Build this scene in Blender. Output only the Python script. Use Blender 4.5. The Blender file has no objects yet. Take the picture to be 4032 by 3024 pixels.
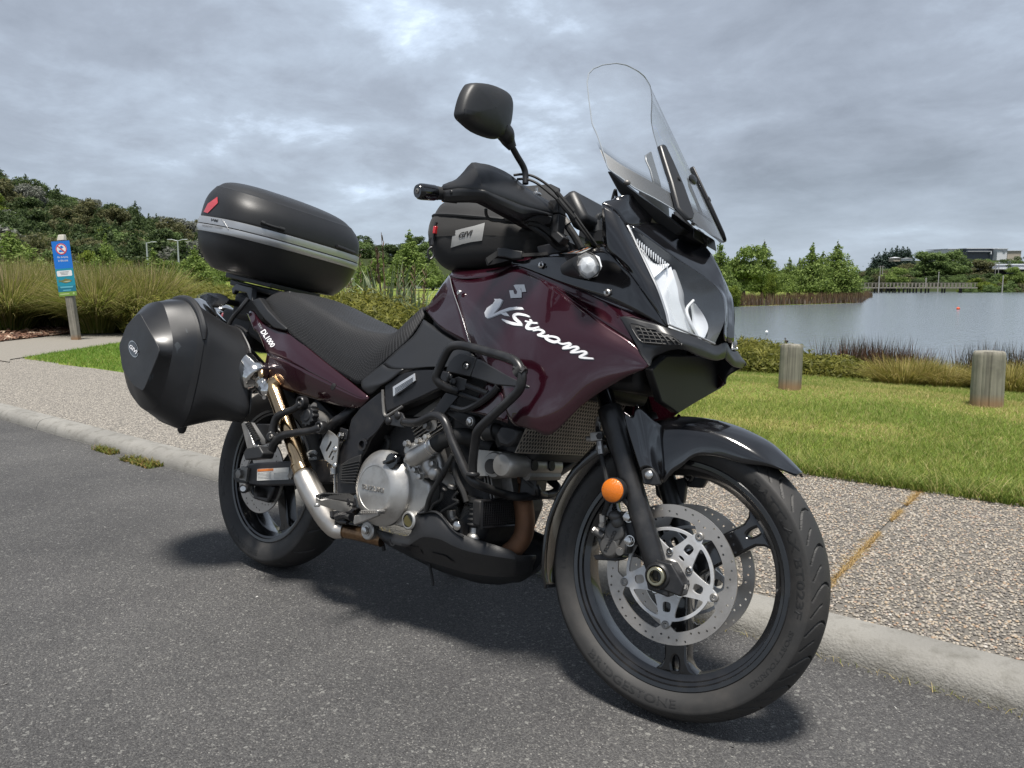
import bpy, bmesh, math, random
import numpy as np
from mathutils import Vector, Matrix, Euler
from mathutils.bvhtree import BVHTree
R = math.radians
SC = bpy.context.scene
COL = SC.collection
rng = random.Random(7)

# ------------------------------------------------------------------ camera, world, sun, exposure
cam_d = bpy.data.cameras.new('camera'); cam = bpy.data.objects.new('camera', cam_d); COL.objects.link(cam)
CAM = np.array([2.305, -1.519, 0.977]); YAW = R(128.694); PITCH = R(7.149)
cam.location = CAM; cam.rotation_euler = (math.pi/2 - PITCH, 0, YAW - math.pi/2)
cam_d.sensor_width = 36; cam_d.lens = 36*3028/4032; cam_d.clip_start = 0.05; cam_d.clip_end = 4000
cam_d.dof.use_dof = False
SC.camera = cam

w = bpy.data.worlds.new('World'); SC.world = w; w.use_nodes = True
wt = w.node_tree; wn = wt.nodes; wl = wt.links; wn.clear()
SUN_EL, SUN_AZ = R(75), R(-55)          # azimuth measured from +x towards +y
def wnode(t, **k):
    n = wn.new(t)
    for a, b in k.items(): setattr(n, a, b)
    return n
def wmath(op, a, b=None, c=None):
    n = wnode('ShaderNodeMath', operation=op)
    for i, v in enumerate((a, b, c)):
        if v is None: continue
        if isinstance(v, (int, float)): n.inputs[i].default_value = v
        else: wl.new(v, n.inputs[i])
    return n.outputs[0]
out = wnode('ShaderNodeOutputWorld')
sky = wnode('ShaderNodeTexSky', sky_type='NISHITA', sun_disc=False, sun_elevation=SUN_EL, sun_rotation=math.pi/2 - SUN_AZ)
bg_sky = wnode('ShaderNodeBackground'); bg_sky.inputs['Strength'].default_value = 0.05
wl.new(sky.outputs[0], bg_sky.inputs['Color'])
tc = wnode('ShaderNodeTexCoord'); sep = wnode('ShaderNodeSeparateXYZ'); wl.new(tc.outputs['Generated'], sep.inputs[0])
zz = wmath('ADD', wmath('MAXIMUM', sep.outputs['Z'], 0.0), 0.24)      # a cloud layer seen in perspective
cx = wmath('DIVIDE', sep.outputs['X'], zz); cy = wmath('DIVIDE', sep.outputs['Y'], zz)
cmb = wnode('ShaderNodeCombineXYZ'); wl.new(cx, cmb.inputs[0]); wl.new(cy, cmb.inputs[1])
def wnoise(scale, detail, rough, dist, off):
    mp = wnode('ShaderNodeMapping'); mp.inputs['Location'].default_value = off
    wl.new(cmb.outputs[0], mp.inputs[0])
    n = wnode('ShaderNodeTexNoise'); n.inputs['Scale'].default_value = scale; n.inputs['Detail'].default_value = detail
    n.inputs['Roughness'].default_value = rough; n.inputs['Distortion'].default_value = dist
    wl.new(mp.outputs[0], n.inputs['Vector']); return n.outputs['Fac']
n1 = wnoise(0.85, 9, 0.52, 0.10, (3.1, 7.7, 0)); n2 = wnoise(2.7, 12, 0.62, 0.2, (1.0, 2.0, 4.0)); n3 = wnoise(0.42, 4, 0.5, 0.0, (9.0, 1.5, 2))
dens = wmath('MULTIPLY_ADD', wmath('ADD', wmath('MULTIPLY', n1, 0.50), wmath('ADD', wmath('MULTIPLY', n2, 0.32), wmath('MULTIPLY', n3, 0.36))), 1.40, -0.215)
ramp = wnode('ShaderNodeValToRGB'); wl.new(dens, ramp.inputs[0])
el = ramp.color_ramp.elements
el[0].position = 0.42; el[0].color = (0.74, 0.85, 1.0, 1)
el[1].position = 0.78; el[1].color = (0.17, 0.19, 0.225, 1)
for pos, c in ((0.475, (0.47, 0.55, 0.66, 1)), (0.53, (0.335, 0.385, 0.455, 1)), (0.61, (0.265, 0.298, 0.352, 1))):
    e = ramp.color_ramp.elements.new(pos); e.color = c
# pale band low over the horizon, ground tone under it
hz = wnode('ShaderNodeValToRGB'); wl.new(sep.outputs['Z'], hz.inputs[0])
h = hz.color_ramp.elements; h[0].position = 0.0; h[0].color = (0.55, 0.55, 0.55, 1); h[1].position = 0.16; h[1].color = (0, 0, 0, 1)
mixh = wnode('ShaderNodeMix', data_type='RGBA'); wl.new(hz.outputs[0], mixh.inputs['Factor'])
wl.new(ramp.outputs[0], mixh.inputs[6]); mixh.inputs[7].default_value = (0.33, 0.40, 0.49, 1)
bg_cl = wnode('ShaderNodeBackground'); bg_cl.inputs['Strength'].default_value = 0.60
wl.new(mixh.outputs[2], bg_cl.inputs['Color'])
mixs = wnode('ShaderNodeMixShader'); mixs.inputs[0].default_value = 0.90
wl.new(bg_sky.outputs[0], mixs.inputs[1]); wl.new(bg_cl.outputs[0], mixs.inputs[2]); wl.new(mixs.outputs[0], out.inputs[0])

sun_d = bpy.data.lights.new('sun', 'SUN'); sun_d.energy = 2.45; sun_d.angle = R(10); sun_d.color = (1.0, 0.955, 0.89)
sun = bpy.data.objects.new('sun', sun_d); COL.objects.link(sun)
sd = Vector((math.cos(SUN_EL)*math.cos(SUN_AZ), math.cos(SUN_EL)*math.sin(SUN_AZ), math.sin(SUN_EL)))
sun.rotation_euler = (-sd).to_track_quat('-Z', 'Y').to_euler(); sun.location = sd*50
vs = SC.view_settings; vs.view_transform = 'Standard'; vs.look = 'None'; vs.gamma = 1; vs.exposure = 1.45
try: vs.use_curve_mapping = False
except Exception: pass
SC.cycles.max_bounces = 8; SC.cycles.transparent_max_bounces = 24; SC.cycles.caustics_reflective = False; SC.cycles.caustics_refractive = False
SC.cycles.sample_clamp_indirect = 4.0

# ------------------------------------------------------------------ surveyed points
# Every shape below is laid down in metres in its own frame: the road frame (z up, x along the kerb), the frame of the
# motorcycle (leaning on its stand) or the frame of its steered fork. survey() turns a measured bearing plus a known
# plane (lateral offset y, station x, or height z) into such a point.
LEAN, STEER = R(11.2), R(4.33)
RAKE = R(26.5); AX = Vector((-math.sin(RAKE), 0, math.cos(RAKE))); HEAD = Vector((1.535+0.109, 0, 0))
M_LEAN = Matrix.Rotation(-LEAN, 4, 'X')
M_FORK = Matrix.Translation(HEAD) @ Matrix.Rotation(STEER, 4, AX) @ Matrix.Translation(-HEAD)
FW = np.array([math.cos(YAW)*math.cos(PITCH), math.sin(YAW)*math.cos(PITCH), -math.sin(PITCH)])
RT = np.array([math.sin(YAW), -math.cos(YAW), 0]); UP = np.cross(RT, FW)
def bearing(u, v): return Vector(FW + RT*((u*1.8228-2016)/3028) - UP*((v*1.8228-1512)/3028))
VC = Vector(CAM)
def survey(u, v, axis, val, frame):
    inv = frame.inverted(); c = inv @ VC; d = inv.to_3x3() @ bearing(u, v)
    return c + d*((val - c[axis])/d[axis])
I4 = Matrix.Identity(4); M_BF = M_LEAN @ M_FORK
SHEET = dict(A=(553,829.5,4), B=(553,414.75,4), C=(1106,414.75,4), D=(1106,829.5,4), E=(829.5,622.1,4), F=(829.5,164.6,4),
             H=(1106,103.7,4), I=(207.4,553,2.295), J=(414.75,345.6,2.295), K=(1152,987.5,2.7488), N=(0,0,1), L=(1261.8,1042.4,4.32))
def uv(t, x, y): o = SHEET[t]; return o[0]+x/o[2], o[1]+y/o[2]
def p(t, x, y, Y): return survey(*uv(t, x, y), 1, Y, M_LEAN)      # motorcycle frame, on the plane y = Y
def pX(t, x, y, X): return survey(*uv(t, x, y), 0, X, M_LEAN)     # motorcycle frame, on the plane x = X
def pZ(t, x, y, Z): return survey(*uv(t, x, y), 2, Z, M_LEAN)
def f(t, x, y, Y): return survey(*uv(t, x, y), 1, Y, M_BF)        # fork frame
def G(u, v, z=0.0): return survey(u, v, 2, z, I4)                 # road frame
def at_depth(u, v, d): return VC + bearing(u, v)*d                # road frame, d metres ahead

# ------------------------------------------------------------------ objects and tags
def link(name, data, parent=None, matrix=None):
    o = bpy.data.objects.new(name, data); COL.objects.link(o)
    if parent is not None: o.parent = parent
    if matrix is not None: o.matrix_local = matrix
    return o
def tag(o, label=None, cat=None, group=None, kind=None):
    if label: o['label'] = label
    if cat: o['category'] = cat
    if group: o['group'] = group
    if kind: o['kind'] = kind
    return o
def empty(name, loc=(0,0,0), rz=0): 
    o = link(name, None); o.location = loc; o.rotation_euler = (0, 0, rz); return o
def finish(me, mat, angle=35, smooth=True):
    if mat is not None:
        for m in (mat if isinstance(mat, (list, tuple)) else [mat]): me.materials.append(m)
    if smooth:
        me.shade_smooth()
        if angle < 180: me.set_sharp_from_angle(angle=R(angle))
    me.update(); return me
def np_mesh(name, verts, faces_flat, nper, mat_idx=None):
    """fast mesh: verts (n,3) array, faces flat index array with nper corners each"""
    me = bpy.data.meshes.new(name); v = np.asarray(verts, dtype=np.float32); fl = np.asarray(faces_flat, dtype=np.int32).ravel()
    n = len(fl)//nper
    me.vertices.add(len(v)); me.vertices.foreach_set('co', v.ravel())
    me.loops.add(len(fl)); me.loops.foreach_set('vertex_index', fl)
    me.polygons.add(n); me.polygons.foreach_set('loop_start', np.arange(n, dtype=np.int32)*nper)
    me.polygons.foreach_set('loop_total', np.full(n, nper, dtype=np.int32))
    if mat_idx is not None: me.polygons.foreach_set('material_index', np.asarray(mat_idx, dtype=np.int32))
    me.update(calc_edges=True); me.validate(); return me
def basis(d):
    d = d.normalized(); a = Vector((0,0,1)) if abs(d.z) < 0.9 else Vector((0,1,0))
    u = d.cross(a).normalized(); return u, d.cross(u).normalized(), d
def spline(pts, sub=6, closed=False):
    """Catmull-Rom through points"""
    P = [Vector(q) for q in pts]; n = len(P)
    if n < 3 or sub < 2: return P
    out = []
    rngn = n if closed else n-1
    for i in range(rngn):
        p1, p2 = P[i], P[(i+1) % n]
        p0 = P[(i-1) % n] if (closed or i > 0) else p1*2-p2
        p3 = P[(i+2) % n] if (closed or i+2 < n) else p2*2-p1
        for k in range(sub):
            t = k/sub; t2 = t*t; t3 = t2*t
            out.append(0.5*((2*p1)+(p2-p0)*t+(2*p0-5*p1+4*p2-p3)*t2+(3*p1-p0-3*p2+p3)*t3))
    if not closed: out.append(P[-1])
    return out
class MB:
    def __init__(s): s.v = []; s.f = []; s.m = []
    def add(s, V, F, mi=0):
        o = len(s.v); s.v += [Vector(q) for q in V]; s.f += [[i+o for i in q] for q in F]; s.m += [mi]*len(F)
    def box(s, c, size, rot=None, mi=0):
        M = rot.to_matrix() if isinstance(rot, Euler) else (rot if rot is not None else Matrix.Identity(3))
        c = Vector(c); hx, hy, hz = [a/2 for a in size]
        V = [c + M @ Vector((x, y, z)) for x in (-hx,hx) for y in (-hy,hy) for z in (-hz,hz)]
        s.add(V, [(0,1,3,2),(4,6,7,5),(0,4,5,1),(2,3,7,6),(0,2,6,4),(1,5,7,3)], mi)
    def prism(s, outline, depth, mi=0):
        P = [Vector(q) for q in outline]; d = Vector(depth); n = len(P)
        s.add(P+[q+d for q in P], [list(range(n))[::-1], list(range(n, 2*n))]+[(i, (i+1) % n, n+(i+1) % n, n+i) for i in range(n)], mi)
    def tube(s, pts, r, n=10, sub=6, closed=False, cap=True, mi=0):
        rs = r if isinstance(r, (list, tuple)) else [r]*len(pts)
        aug = spline(pts, sub, closed); m = len(aug)
        k = len(pts)-(0 if closed else 1)
        def rad(i):
            t = i/(m if closed else max(m-1, 1))*k; a = int(t); b = min(a+1, len(rs)-1) if not closed else (a+1) % len(rs)
            a = min(a, len(rs)-1); return rs[a]+(rs[b]-rs[a])*(t-int(t))
        V = []; u = None
        for i in range(m):
            if closed: d = aug[(i+1) % m]-aug[i-1]
            else: d = aug[min(i+1, m-1)]-aug[max(i-1, 0)]
            d.normalize()
            if u is None: u, w_, _ = basis(d)
            else:
                u = (u-d*u.dot(d)).normalized()
            w_ = d.cross(u)
            for j in range(n):
                a = 2*math.pi*j/n; V.append(aug[i]+(u*math.cos(a)+w_*math.sin(a))*rad(i))
        F = []
        for i in range(m if closed else m-1):
            for j in range(n):
                a, b = i*n+j, i*n+(j+1) % n; c, e = ((i+1) % m)*n+j, ((i+1) % m)*n+(j+1) % n; F.append((a, b, e, c))
        if cap and not closed: F += [list(range(n))[::-1], [(m-1)*n+j for j in range(n)]]
        s.add(V, F, mi)
    def lathe(s, prof, c=(0,0,0), axis=(0,1,0), n=32, closed=False, cap=False, mi=0, up=None):
        """prof: (radius, offset along axis)"""
        c = Vector(c); u, w_, d = basis(Vector(axis)); V = []
        m = len(prof)
        for r, h in prof:
            for j in range(n):
                a = 2*math.pi*j/n; V.append(c+d*h+(u*math.cos(a)+w_*math.sin(a))*r)
        F = []
        for i in range(m if closed else m-1):
            for j in range(n):
                a, b = i*n+j, i*n+(j+1) % n; i2 = (i+1) % m; F.append((a, b, i2*n+(j+1) % n, i2*n+j))
        if cap: F += [list(range(n))[::-1], [(m-1)*n+j for j in range(n)]]
        s.add(V, F, mi)
    def cyl(s, a, b, r, n=16, mi=0, bev=0.0):
        a, b = Vector(a), Vector(b); L = (b-a).length; bev = min(bev, r*0.45, L*0.45)
        prof = [(r, 0), (r, L)] if bev <= 0 else [(r-bev, 0), (r, bev), (r, L-bev), (r-bev, L)]
        s.lathe(prof, a, b-a, n, cap=True, mi=mi)
    def ball(s, c, rx, ry=None, rz=None, n=14, rot=None, mi=0):
        ry = ry or rx; rz = rz or rx; V = []; F = []; m = n//2
        M = rot if rot is not None else Matrix.Identity(3); c = Vector(c)
        for i in range(m+1):
            t = math.pi*i/m
            for j in range(n):
                a = 2*math.pi*j/n; V.append(c+M @ Vector((rx*math.sin(t)*math.cos(a), ry*math.sin(t)*math.sin(a), rz*math.cos(t))))
        for i in range(m):
            for j in range(n): F.append((i*n+j, (i+1)*n+j, (i+1)*n+(j+1) % n, i*n+(j+1) % n))
        s.add(V, F, mi)
    def build(s, name, mat, parent=None, matrix=None, angle=35, bevel=0, seg=2, smooth=True):
        me = bpy.data.meshes.new(name); me.from_pydata([tuple(q) for q in s.v], [], s.f)
        for pl, mi in zip(me.polygons, s.m): pl.material_index = mi
        bm = bmesh.new(); bm.from_mesh(me); bmesh.ops.remove_doubles(bm, verts=bm.verts, dist=1e-6); bmesh.ops.recalc_face_normals(bm, faces=bm.faces); bm.to_mesh(me); bm.free()
        finish(me, mat, angle, smooth); o = link(name, me, parent, matrix)
        if bevel:
            b = o.modifiers.new('bevel', 'BEVEL'); b.width = bevel; b.segments = seg; b.limit_method = 'ANGLE'; b.angle_limit = R(40); b.harden_normals = False
        return o
def gridmesh(name, G_, mat, sub=(4, 4), closed_v=False):
    """smooth surface through a grid of points (rows of equal length)"""
    rows = [spline(r, sub[1], closed_v) for r in G_]
    cols = list(zip(*rows)); cols = [spline(c, sub[0]) for c in cols]
    nr, nc = len(cols[0]), len(cols)
    V = [cols[j][i] for i in range(nr) for j in range(nc)]; F = []
    for i in range(nr-1):
        for j in range(nc if closed_v else nc-1):
            F.append((i*nc+j, i*nc+(j+1) % nc, (i+1)*nc+(j+1) % nc, (i+1)*nc+j))
    me = bpy.data.meshes.new(name); me.from_pydata([tuple(q) for q in V], [], F)
    uvl = me.uv_layers.new(name='UVMap')
    # arc-length uv so that woven patterns keep their size
    su = [0.0]; sv = [0.0]; mi = nr//2; mj = nc//2
    for j in range(1, nc+1): su.append(su[-1]+(V[mi*nc+j % nc]-V[mi*nc+j-1]).length)
    for i in range(1, nr): sv.append(sv[-1]+(V[i*nc+mj]-V[(i-1)*nc+mj]).length)
    li = 0
    for i in range(nr-1):
        for j in range(nc if closed_v else nc-1):
            for (a, b) in ((i, j), (i, j+1), (i+1, j+1), (i+1, j)):
                uvl.data[li].uv = (su[b], sv[a]); li += 1
    return me
def sheet(name, G_, mat, parent=None, sub=(4, 4), thick=0.003, matrix=None, angle=50, closed_v=False, side=(0,-1,0), off=None):
    me = gridmesh(name, G_, mat, sub, closed_v)
    # make the outside face `side`
    n = Vector((0,0,0))
    for pl in me.polygons: n += pl.normal*pl.area
    if n.dot(Vector(side)) < 0: me.flip_normals()
    finish(me, mat, angle); o = link(name, me, parent, matrix)
    if thick:
        s = o.modifiers.new('thickness', 'SOLIDIFY'); s.thickness = thick; s.offset = -1 if off is None else off; s.use_even_offset = False
    return o
def mirror_mesh(me):
    m = me.copy(); n = len(m.vertices); co = np.empty(n*3, dtype=np.float32); m.vertices.foreach_get('co', co)
    co[1::3] *= -1; m.vertices.foreach_set('co', co); m.flip_normals(); m.update(); return m
def mirror(o, parent=None):
    c = o.copy(); COL.objects.link(c)
    if o.data is not None: c.data = mirror_mesh(o.data)
    if parent is not None: c.parent = parent
    for ch in o.children: mirror(ch, c)
    return c
def flat2d(name, loops, thick, M, mat, parent=None, matrix=None, bevel=0.0, angle=30):
    """a plate cut from 2D loops (outer first, then holes), with real thickness; M maps plate x,y,z to its frame"""
    cu = bpy.data.curves.new(name, 'CURVE'); cu.dimensions = '2D'; cu.fill_mode = 'BOTH'; cu.extrude = thick/2; cu.bevel_depth = bevel; cu.bevel_resolution = 1; cu.offset = -bevel
    for L in loops:
        sp = cu.splines.new('POLY'); sp.points.add(len(L)-1)
        for i, q in enumerate(L): sp.points[i].co = (q[0], q[1], 0, 1)
        sp.use_cyclic_u = True
    t = bpy.data.objects.new('tmp', cu); COL.objects.link(t)
    dg = bpy.context.evaluated_depsgraph_get(); me = bpy.data.meshes.new_from_object(t.evaluated_get(dg)); bpy.data.objects.remove(t); bpy.data.curves.remove(cu)
    me.transform(M); me.materials.clear(); me.name = name
    finish(me, mat, angle); return link(name, me, parent, matrix)
def text_mesh(s, extrude=0.02, bold=0.0, shear=0.0):
    cu = bpy.data.curves.new('t', 'FONT'); cu.body = s; cu.extrude = extrude; cu.offset = bold; cu.shear = shear; cu.resolution_u = 3
    t = bpy.data.objects.new('tmp', cu); COL.objects.link(t)
    dg = bpy.context.evaluated_depsgraph_get(); me = bpy.data.meshes.new_from_object(t.evaluated_get(dg)); bpy.data.objects.remove(t); bpy.data.curves.remove(cu)
    return me
def lettering(name, s, P0, P1, P2, mat, parent, matrix=None, raise_=0.001, bold=0.0, shear=0.0):
    """text filling the parallelogram P0 (lower left), P1 (lower right), P2 (upper left)"""
    me = text_mesh(s, 0.5, bold, shear); n = len(me.vertices); co = np.empty(n*3, dtype=np.float32); me.vertices.foreach_get('co', co); co = co.reshape(-1, 3)
    lo, hi = co.min(0), co.max(0); P0, P1, P2 = map(Vector, (P0, P1, P2)); ex = P1-P0; ey = P2-P0; nz = ex.cross(ey).normalized()
    for i in range(n):
        a = (co[i,0]-lo[0])/(hi[0]-lo[0]); b = (co[i,1]-lo[1])/(hi[1]-lo[1]); co[i] = P0+ex*a+ey*b+nz*(co[i,2]*raise_)
    me.vertices.foreach_set('co', co.ravel()); me.materials.clear(); finish(me, mat, 30, False); return link(name, me, parent, matrix)
def bvh_of(*objs):
    """one search tree over objects, in the road frame"""
    bpy.context.view_layer.update(); V = []; F = []
    for o in objs:
        b = len(V); M = o.matrix_world; V += [M @ v.co for v in o.data.vertices]; F += [[i+b for i in pl.vertices] for pl in o.data.polygons]
    return BVHTree.FromPolygons(V, F)
def on_surface(tree, u, v, lift, frame):
    hit = tree.ray_cast(VC, bearing(u, v).normalized())
    if hit[0] is None: return None
    n = hit[1]
    if n.dot(bearing(u, v)) > 0: n = -n
    return frame.inverted() @ (hit[0]+n*lift)
def applique(name, polys, t, tree, mat, parent, frame=None, lift=0.0012, dens=10, skirt=True):
    """flat print or thin trim that follows the surface it sits on; polys are outlines measured on sheet t"""
    fr = M_LEAN if frame is None else frame; mb = MB()
    for poly in polys:
        bm = bmesh.new(); vs_ = [bm.verts.new((q[0], q[1], 0)) for q in poly]
        bm.faces.new(vs_); bmesh.ops.triangulate(bm, faces=bm.faces)
        for _ in range(6):
            long = [e for e in bm.edges if e.calc_length() > dens]
            if not long: break
            bmesh.ops.subdivide_edges(bm, edges=long, cuts=1); bmesh.ops.triangulate(bm, faces=bm.faces)
        bm.verts.index_update(); V = []; ok = True; last = None
        for v_ in bm.verts:
            q = on_surface(tree, *uv(t, v_.co.x, v_.co.y), lift, fr)
            if q is None: q = last
            if q is None: ok = False; break
            last = q; V.append(q)
        if ok:
            F = [[x.index for x in fc.verts] for fc in bm.faces]
            mb.add(V, F)
        bm.free()
    return mb.build(name, mat, parent, angle=60)
def ribbon(pts, wd):
    """outline of a brush stroke along pts with widths wd, in sheet units"""
    P = spline([(q[0], q[1], 0) for q in pts], 5); n = len(P); L = []; Rr = []
    for i in range(n):
        d = (P[min(i+1, n-1)]-P[max(i-1, 0)]).normalized(); t = i/(n-1)*(len(wd)-1); a = int(t); b = min(a+1, len(wd)-1); ww = (wd[a]+(wd[b]-wd[a])*(t-a))/2
        nn = Vector((-d.y, d.x, 0)); L.append(P[i]+nn*ww); Rr.append(P[i]-nn*ww)
    return [[(L[i].x,L[i].y),(L[i+1].x,L[i+1].y),(Rr[i+1].x,Rr[i+1].y),(Rr[i].x,Rr[i].y)] for i in range(n-1)]

# ------------------------------------------------------------------ materials
def nt(m): return m.node_tree.nodes, m.node_tree.links
def mat(name, base, rough=0.5, metal=0.0, coat=0.0, coat_r=0.03, spec=0.5, bump=None, var=None, rvar=None, dust=None, sheen=0.0, emit=None):
    """bump=(scale,strength,detail) var=(scale,amount) rvar=(scale,amount) dust=(colour,amount,scale)"""
    m = bpy.data.materials.new(name); m.use_nodes = True; n, l = nt(m); b = n['Principled BSDF']
    c4 = (*base, 1) if len(base) == 3 else base
    b.inputs['Base Color'].default_value = c4; b.inputs['Roughness'].default_value = rough; b.inputs['Metallic'].default_value = metal
    b.inputs['Coat Weight'].default_value = coat; b.inputs['Coat Roughness'].default_value = coat_r; b.inputs['Specular IOR Level'].default_value = spec
    if sheen: b.inputs['Sheen Weight'].default_value = sheen
    if emit: b.inputs['Emission Color'].default_value = (*emit[0], 1); b.inputs['Emission Strength'].default_value = emit[1]
    co = n.new('ShaderNodeTexCoord')
    def noise(sc, det=4, rg=0.55):
        q = n.new('ShaderNodeTexNoise'); q.inputs['Scale'].default_value = sc; q.inputs['Detail'].default_value = det; q.inputs['Roughness'].default_value = rg
        l.new(co.outputs['Object'], q.inputs['Vector']); return q.outputs['Fac']
    cur = None
    if var:
        mx = n.new('ShaderNodeMix'); mx.data_type = 'RGBA'; l.new(noise(var[0]), mx.inputs['Factor'])
        mx.inputs[6].default_value = (*[x*(1-var[1]) for x in base[:3]], 1); mx.inputs[7].default_value = (*[min(1, x*(1+var[1])) for x in base[:3]], 1); cur = mx.outputs[2]
    if dust:
        rp = n.new('ShaderNodeMapRange'); l.new(noise(dust[2], 6, 0.65), rp.inputs[0]); rp.inputs[1].default_value = 0.48; rp.inputs[2].default_value = 0.75; rp.inputs[4].default_value = dust[1]
        mx = n.new('ShaderNodeMix'); mx.data_type = 'RGBA'; l.new(rp.outputs[0], mx.inputs['Factor'])
        if cur is None: mx.inputs[6].default_value = c4
        else: l.new(cur, mx.inputs[6])
        mx.inputs[7].default_value = (*dust[0], 1); cur = mx.outputs[2]
    if cur is not None: l.new(cur, b.inputs['Base Color'])
    if rvar:
        rp = n.new('ShaderNodeMapRange'); l.new(noise(rvar[0], 5), rp.inputs[0]); rp.inputs[1].default_value = 0.3; rp.inputs[2].default_value = 0.7
        rp.inputs[3].default_value = max(0, rough-rvar[1]); rp.inputs[4].default_value = rough+rvar[1]; l.new(rp.outputs[0], b.inputs['Roughness'])
    if bump:
        bp_ = n.new('ShaderNodeBump'); bp_.inputs['Strength'].default_value = bump[1]; bp_.inputs['Distance'].default_value = bump[3] if len(bump) > 3 else 0.001
        l.new(noise(bump[0], bump[2] if len(bump) > 2 else 3), bp_.inputs['Height']); l.new(bp_.outputs[0], b.inputs['Normal'])
    return m
def glassy(name, tint, gloss=1.0, rough=0.0, ior=1.45, body=0.0, body_col=(0.8,0.8,0.8)):
    m = bpy.data.materials.new(name); m.use_nodes = True; n, l = nt(m); n.remove(n['Principled BSDF']); o = n['Material Output']
    tr = n.new('ShaderNodeBsdfTransparent'); tr.inputs[0].default_value = (*tint, 1)
    gl = n.new('ShaderNodeBsdfGlossy'); gl.inputs['Roughness'].default_value = rough; gl.inputs[0].default_value = (gloss, gloss, gloss, 1)
    lw = n.new('ShaderNodeLayerWeight'); lw.inputs[0].default_value = 0.5; pw = n.new('ShaderNodeMath'); pw.operation = 'POWER'; l.new(lw.outputs['Facing'], pw.inputs[0]); pw.inputs[1].default_value = 4.0; fr = n.new('ShaderNodeMath'); fr.operation = 'MULTIPLY_ADD'; l.new(pw.outputs[0], fr.inputs[0]); fr.inputs[1].default_value = 0.85; fr.inputs[2].default_value = ((ior-1)/(ior+1))**2
    mx = n.new('ShaderNodeMixShader'); l.new(fr.outputs[0], mx.inputs[0]); l.new(tr.outputs[0], mx.inputs[1]); l.new(gl.outputs[0], mx.inputs[2]); last = mx.outputs[0]
    if body:
        df = n.new('ShaderNodeBsdfDiffuse'); df.inputs[0].default_value = (*body_col, 1); m2 = n.new('ShaderNodeMixShader'); m2.inputs[0].default_value = body
        l.new(last, m2.inputs[1]); l.new(df.outputs[0], m2.inputs[2]); last = m2.outputs[0]
    l.new(last, o.inputs[0]); return m
X = {}
X['maroon'] = mat('maroon pearl paint', (0.030, 0.0026, 0.0085), 0.26, 0.45, 1.0, 0.012)
X['gloss'] = mat('black gloss paint', (0.005, 0.005, 0.006), 0.16, 0, 0.9, 0.02, dust=((0.04,0.04,0.04), 0.05, 7), rvar=(5, 0.03))
X['plastic'] = mat('black textured plastic', (0.016, 0.0165, 0.018), 0.46, bump=(700, 0.12, 2), rvar=(9, 0.08), dust=((0.06,0.058,0.055), 0.22, 8))
X['guard'] = mat('satin grey-black plastic', (0.016, 0.0165, 0.018), 0.38, bump=(500, 0.05, 2), rvar=(11, 0.05), dust=((0.05,0.05,0.05), 0.08, 10))
X['case'] = mat('black luggage plastic', (0.010, 0.0102, 0.0112), 0.46, bump=(900, 0.14, 2), rvar=(7, 0.06), dust=((0.05,0.05,0.05), 0.10, 6))
X['lid'] = mat('smooth black luggage lid', (0.009, 0.0095, 0.011), 0.36, 0, 0.15, 0.25, rvar=(5, 0.07), dust=((0.06,0.06,0.06), 0.12, 9))
X['frame'] = mat('black coated frame', (0.012, 0.012, 0.014), 0.38, 0.1, bump=(600, 0.08), dust=((0.09,0.08,0.07), 0.22, 14))
X['bar'] = mat('black powder coat tube', (0.013, 0.013, 0.014), 0.36, 0.0, bump=(500, 0.10, 2), dust=((0.10,0.095,0.09), 0.25, 22))
X['rubber'] = mat('black rubber', (0.013, 0.013, 0.013), 0.62, bump=(300, 0.12), dust=((0.05,0.048,0.045), 0.3, 12))
X['tyre'] = mat('tyre rubber', (0.022, 0.0215, 0.021), 0.62, bump=(260, 0.15, 3), var=(14, 0.25), dust=((0.062,0.056,0.050), 0.55, 9))
X['tyre_text'] = mat('moulded tyre lettering', (0.015, 0.0148, 0.0145), 0.5)
X['rim'] = mat('black wheel paint', (0.007, 0.0072, 0.008), 0.22, 0.0, 0.6, 0.05, dust=((0.06,0.055,0.05), 0.2, 14))
X['alu'] = mat('cast aluminium', (0.50, 0.49, 0.47), 0.40, 0.85, bump=(240, 0.10, 3), rvar=(20, 0.10), dust=((0.16,0.14,0.12), 0.55, 16))
X['alu_dark'] = mat('weathered aluminium', (0.26, 0.25, 0.235), 0.50, 0.75, bump=(220, 0.14), dust=((0.08,0.07,0.06), 0.6, 18))
X['alu_head'] = mat('cylinder head alloy', (0.36, 0.345, 0.32), 0.42, 0.7, bump=(200, 0.12), dust=((0.12,0.105,0.09), 0.5, 18))
X['steel'] = mat('bright steel', (0.62, 0.61, 0.59), 0.25, 1.0, rvar=(30, 0.1))
X['chrome'] = mat('polished steel', (0.66, 0.65, 0.63), 0.09, 1.0, rvar=(12, 0.05))
X['carrier'] = mat('silver disc carrier', (0.62, 0.62, 0.62), 0.42, 0.55, bump=(300, 0.05), dust=((0.20,0.15,0.10), 0.35, 30))
X['disc'] = mat('brake disc steel', (0.47, 0.44, 0.405), 0.40, 0.85, bump=(200, 0.05), dust=((0.14,0.12,0.10), 0.5, 10))
X['caliper'] = mat('grey caliper paint', (0.085, 0.083, 0.08), 0.45, 0.35, bump=(300, 0.15), dust=((0.12,0.11,0.10), 0.35, 30))
X['pipe'] = mat('brushed exhaust', (0.56, 0.53, 0.49), 0.36, 0.95, bump=(60, 0.05), rvar=(14, 0.09), dust=((0.20,0.16,0.12), 0.45, 11))
X['bronze'] = mat('heat tinted steel', (0.50, 0.36, 0.21), 0.15, 1.0, rvar=(10, 0.06), dust=((0.12,0.08,0.09), 0.5, 14))
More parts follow.
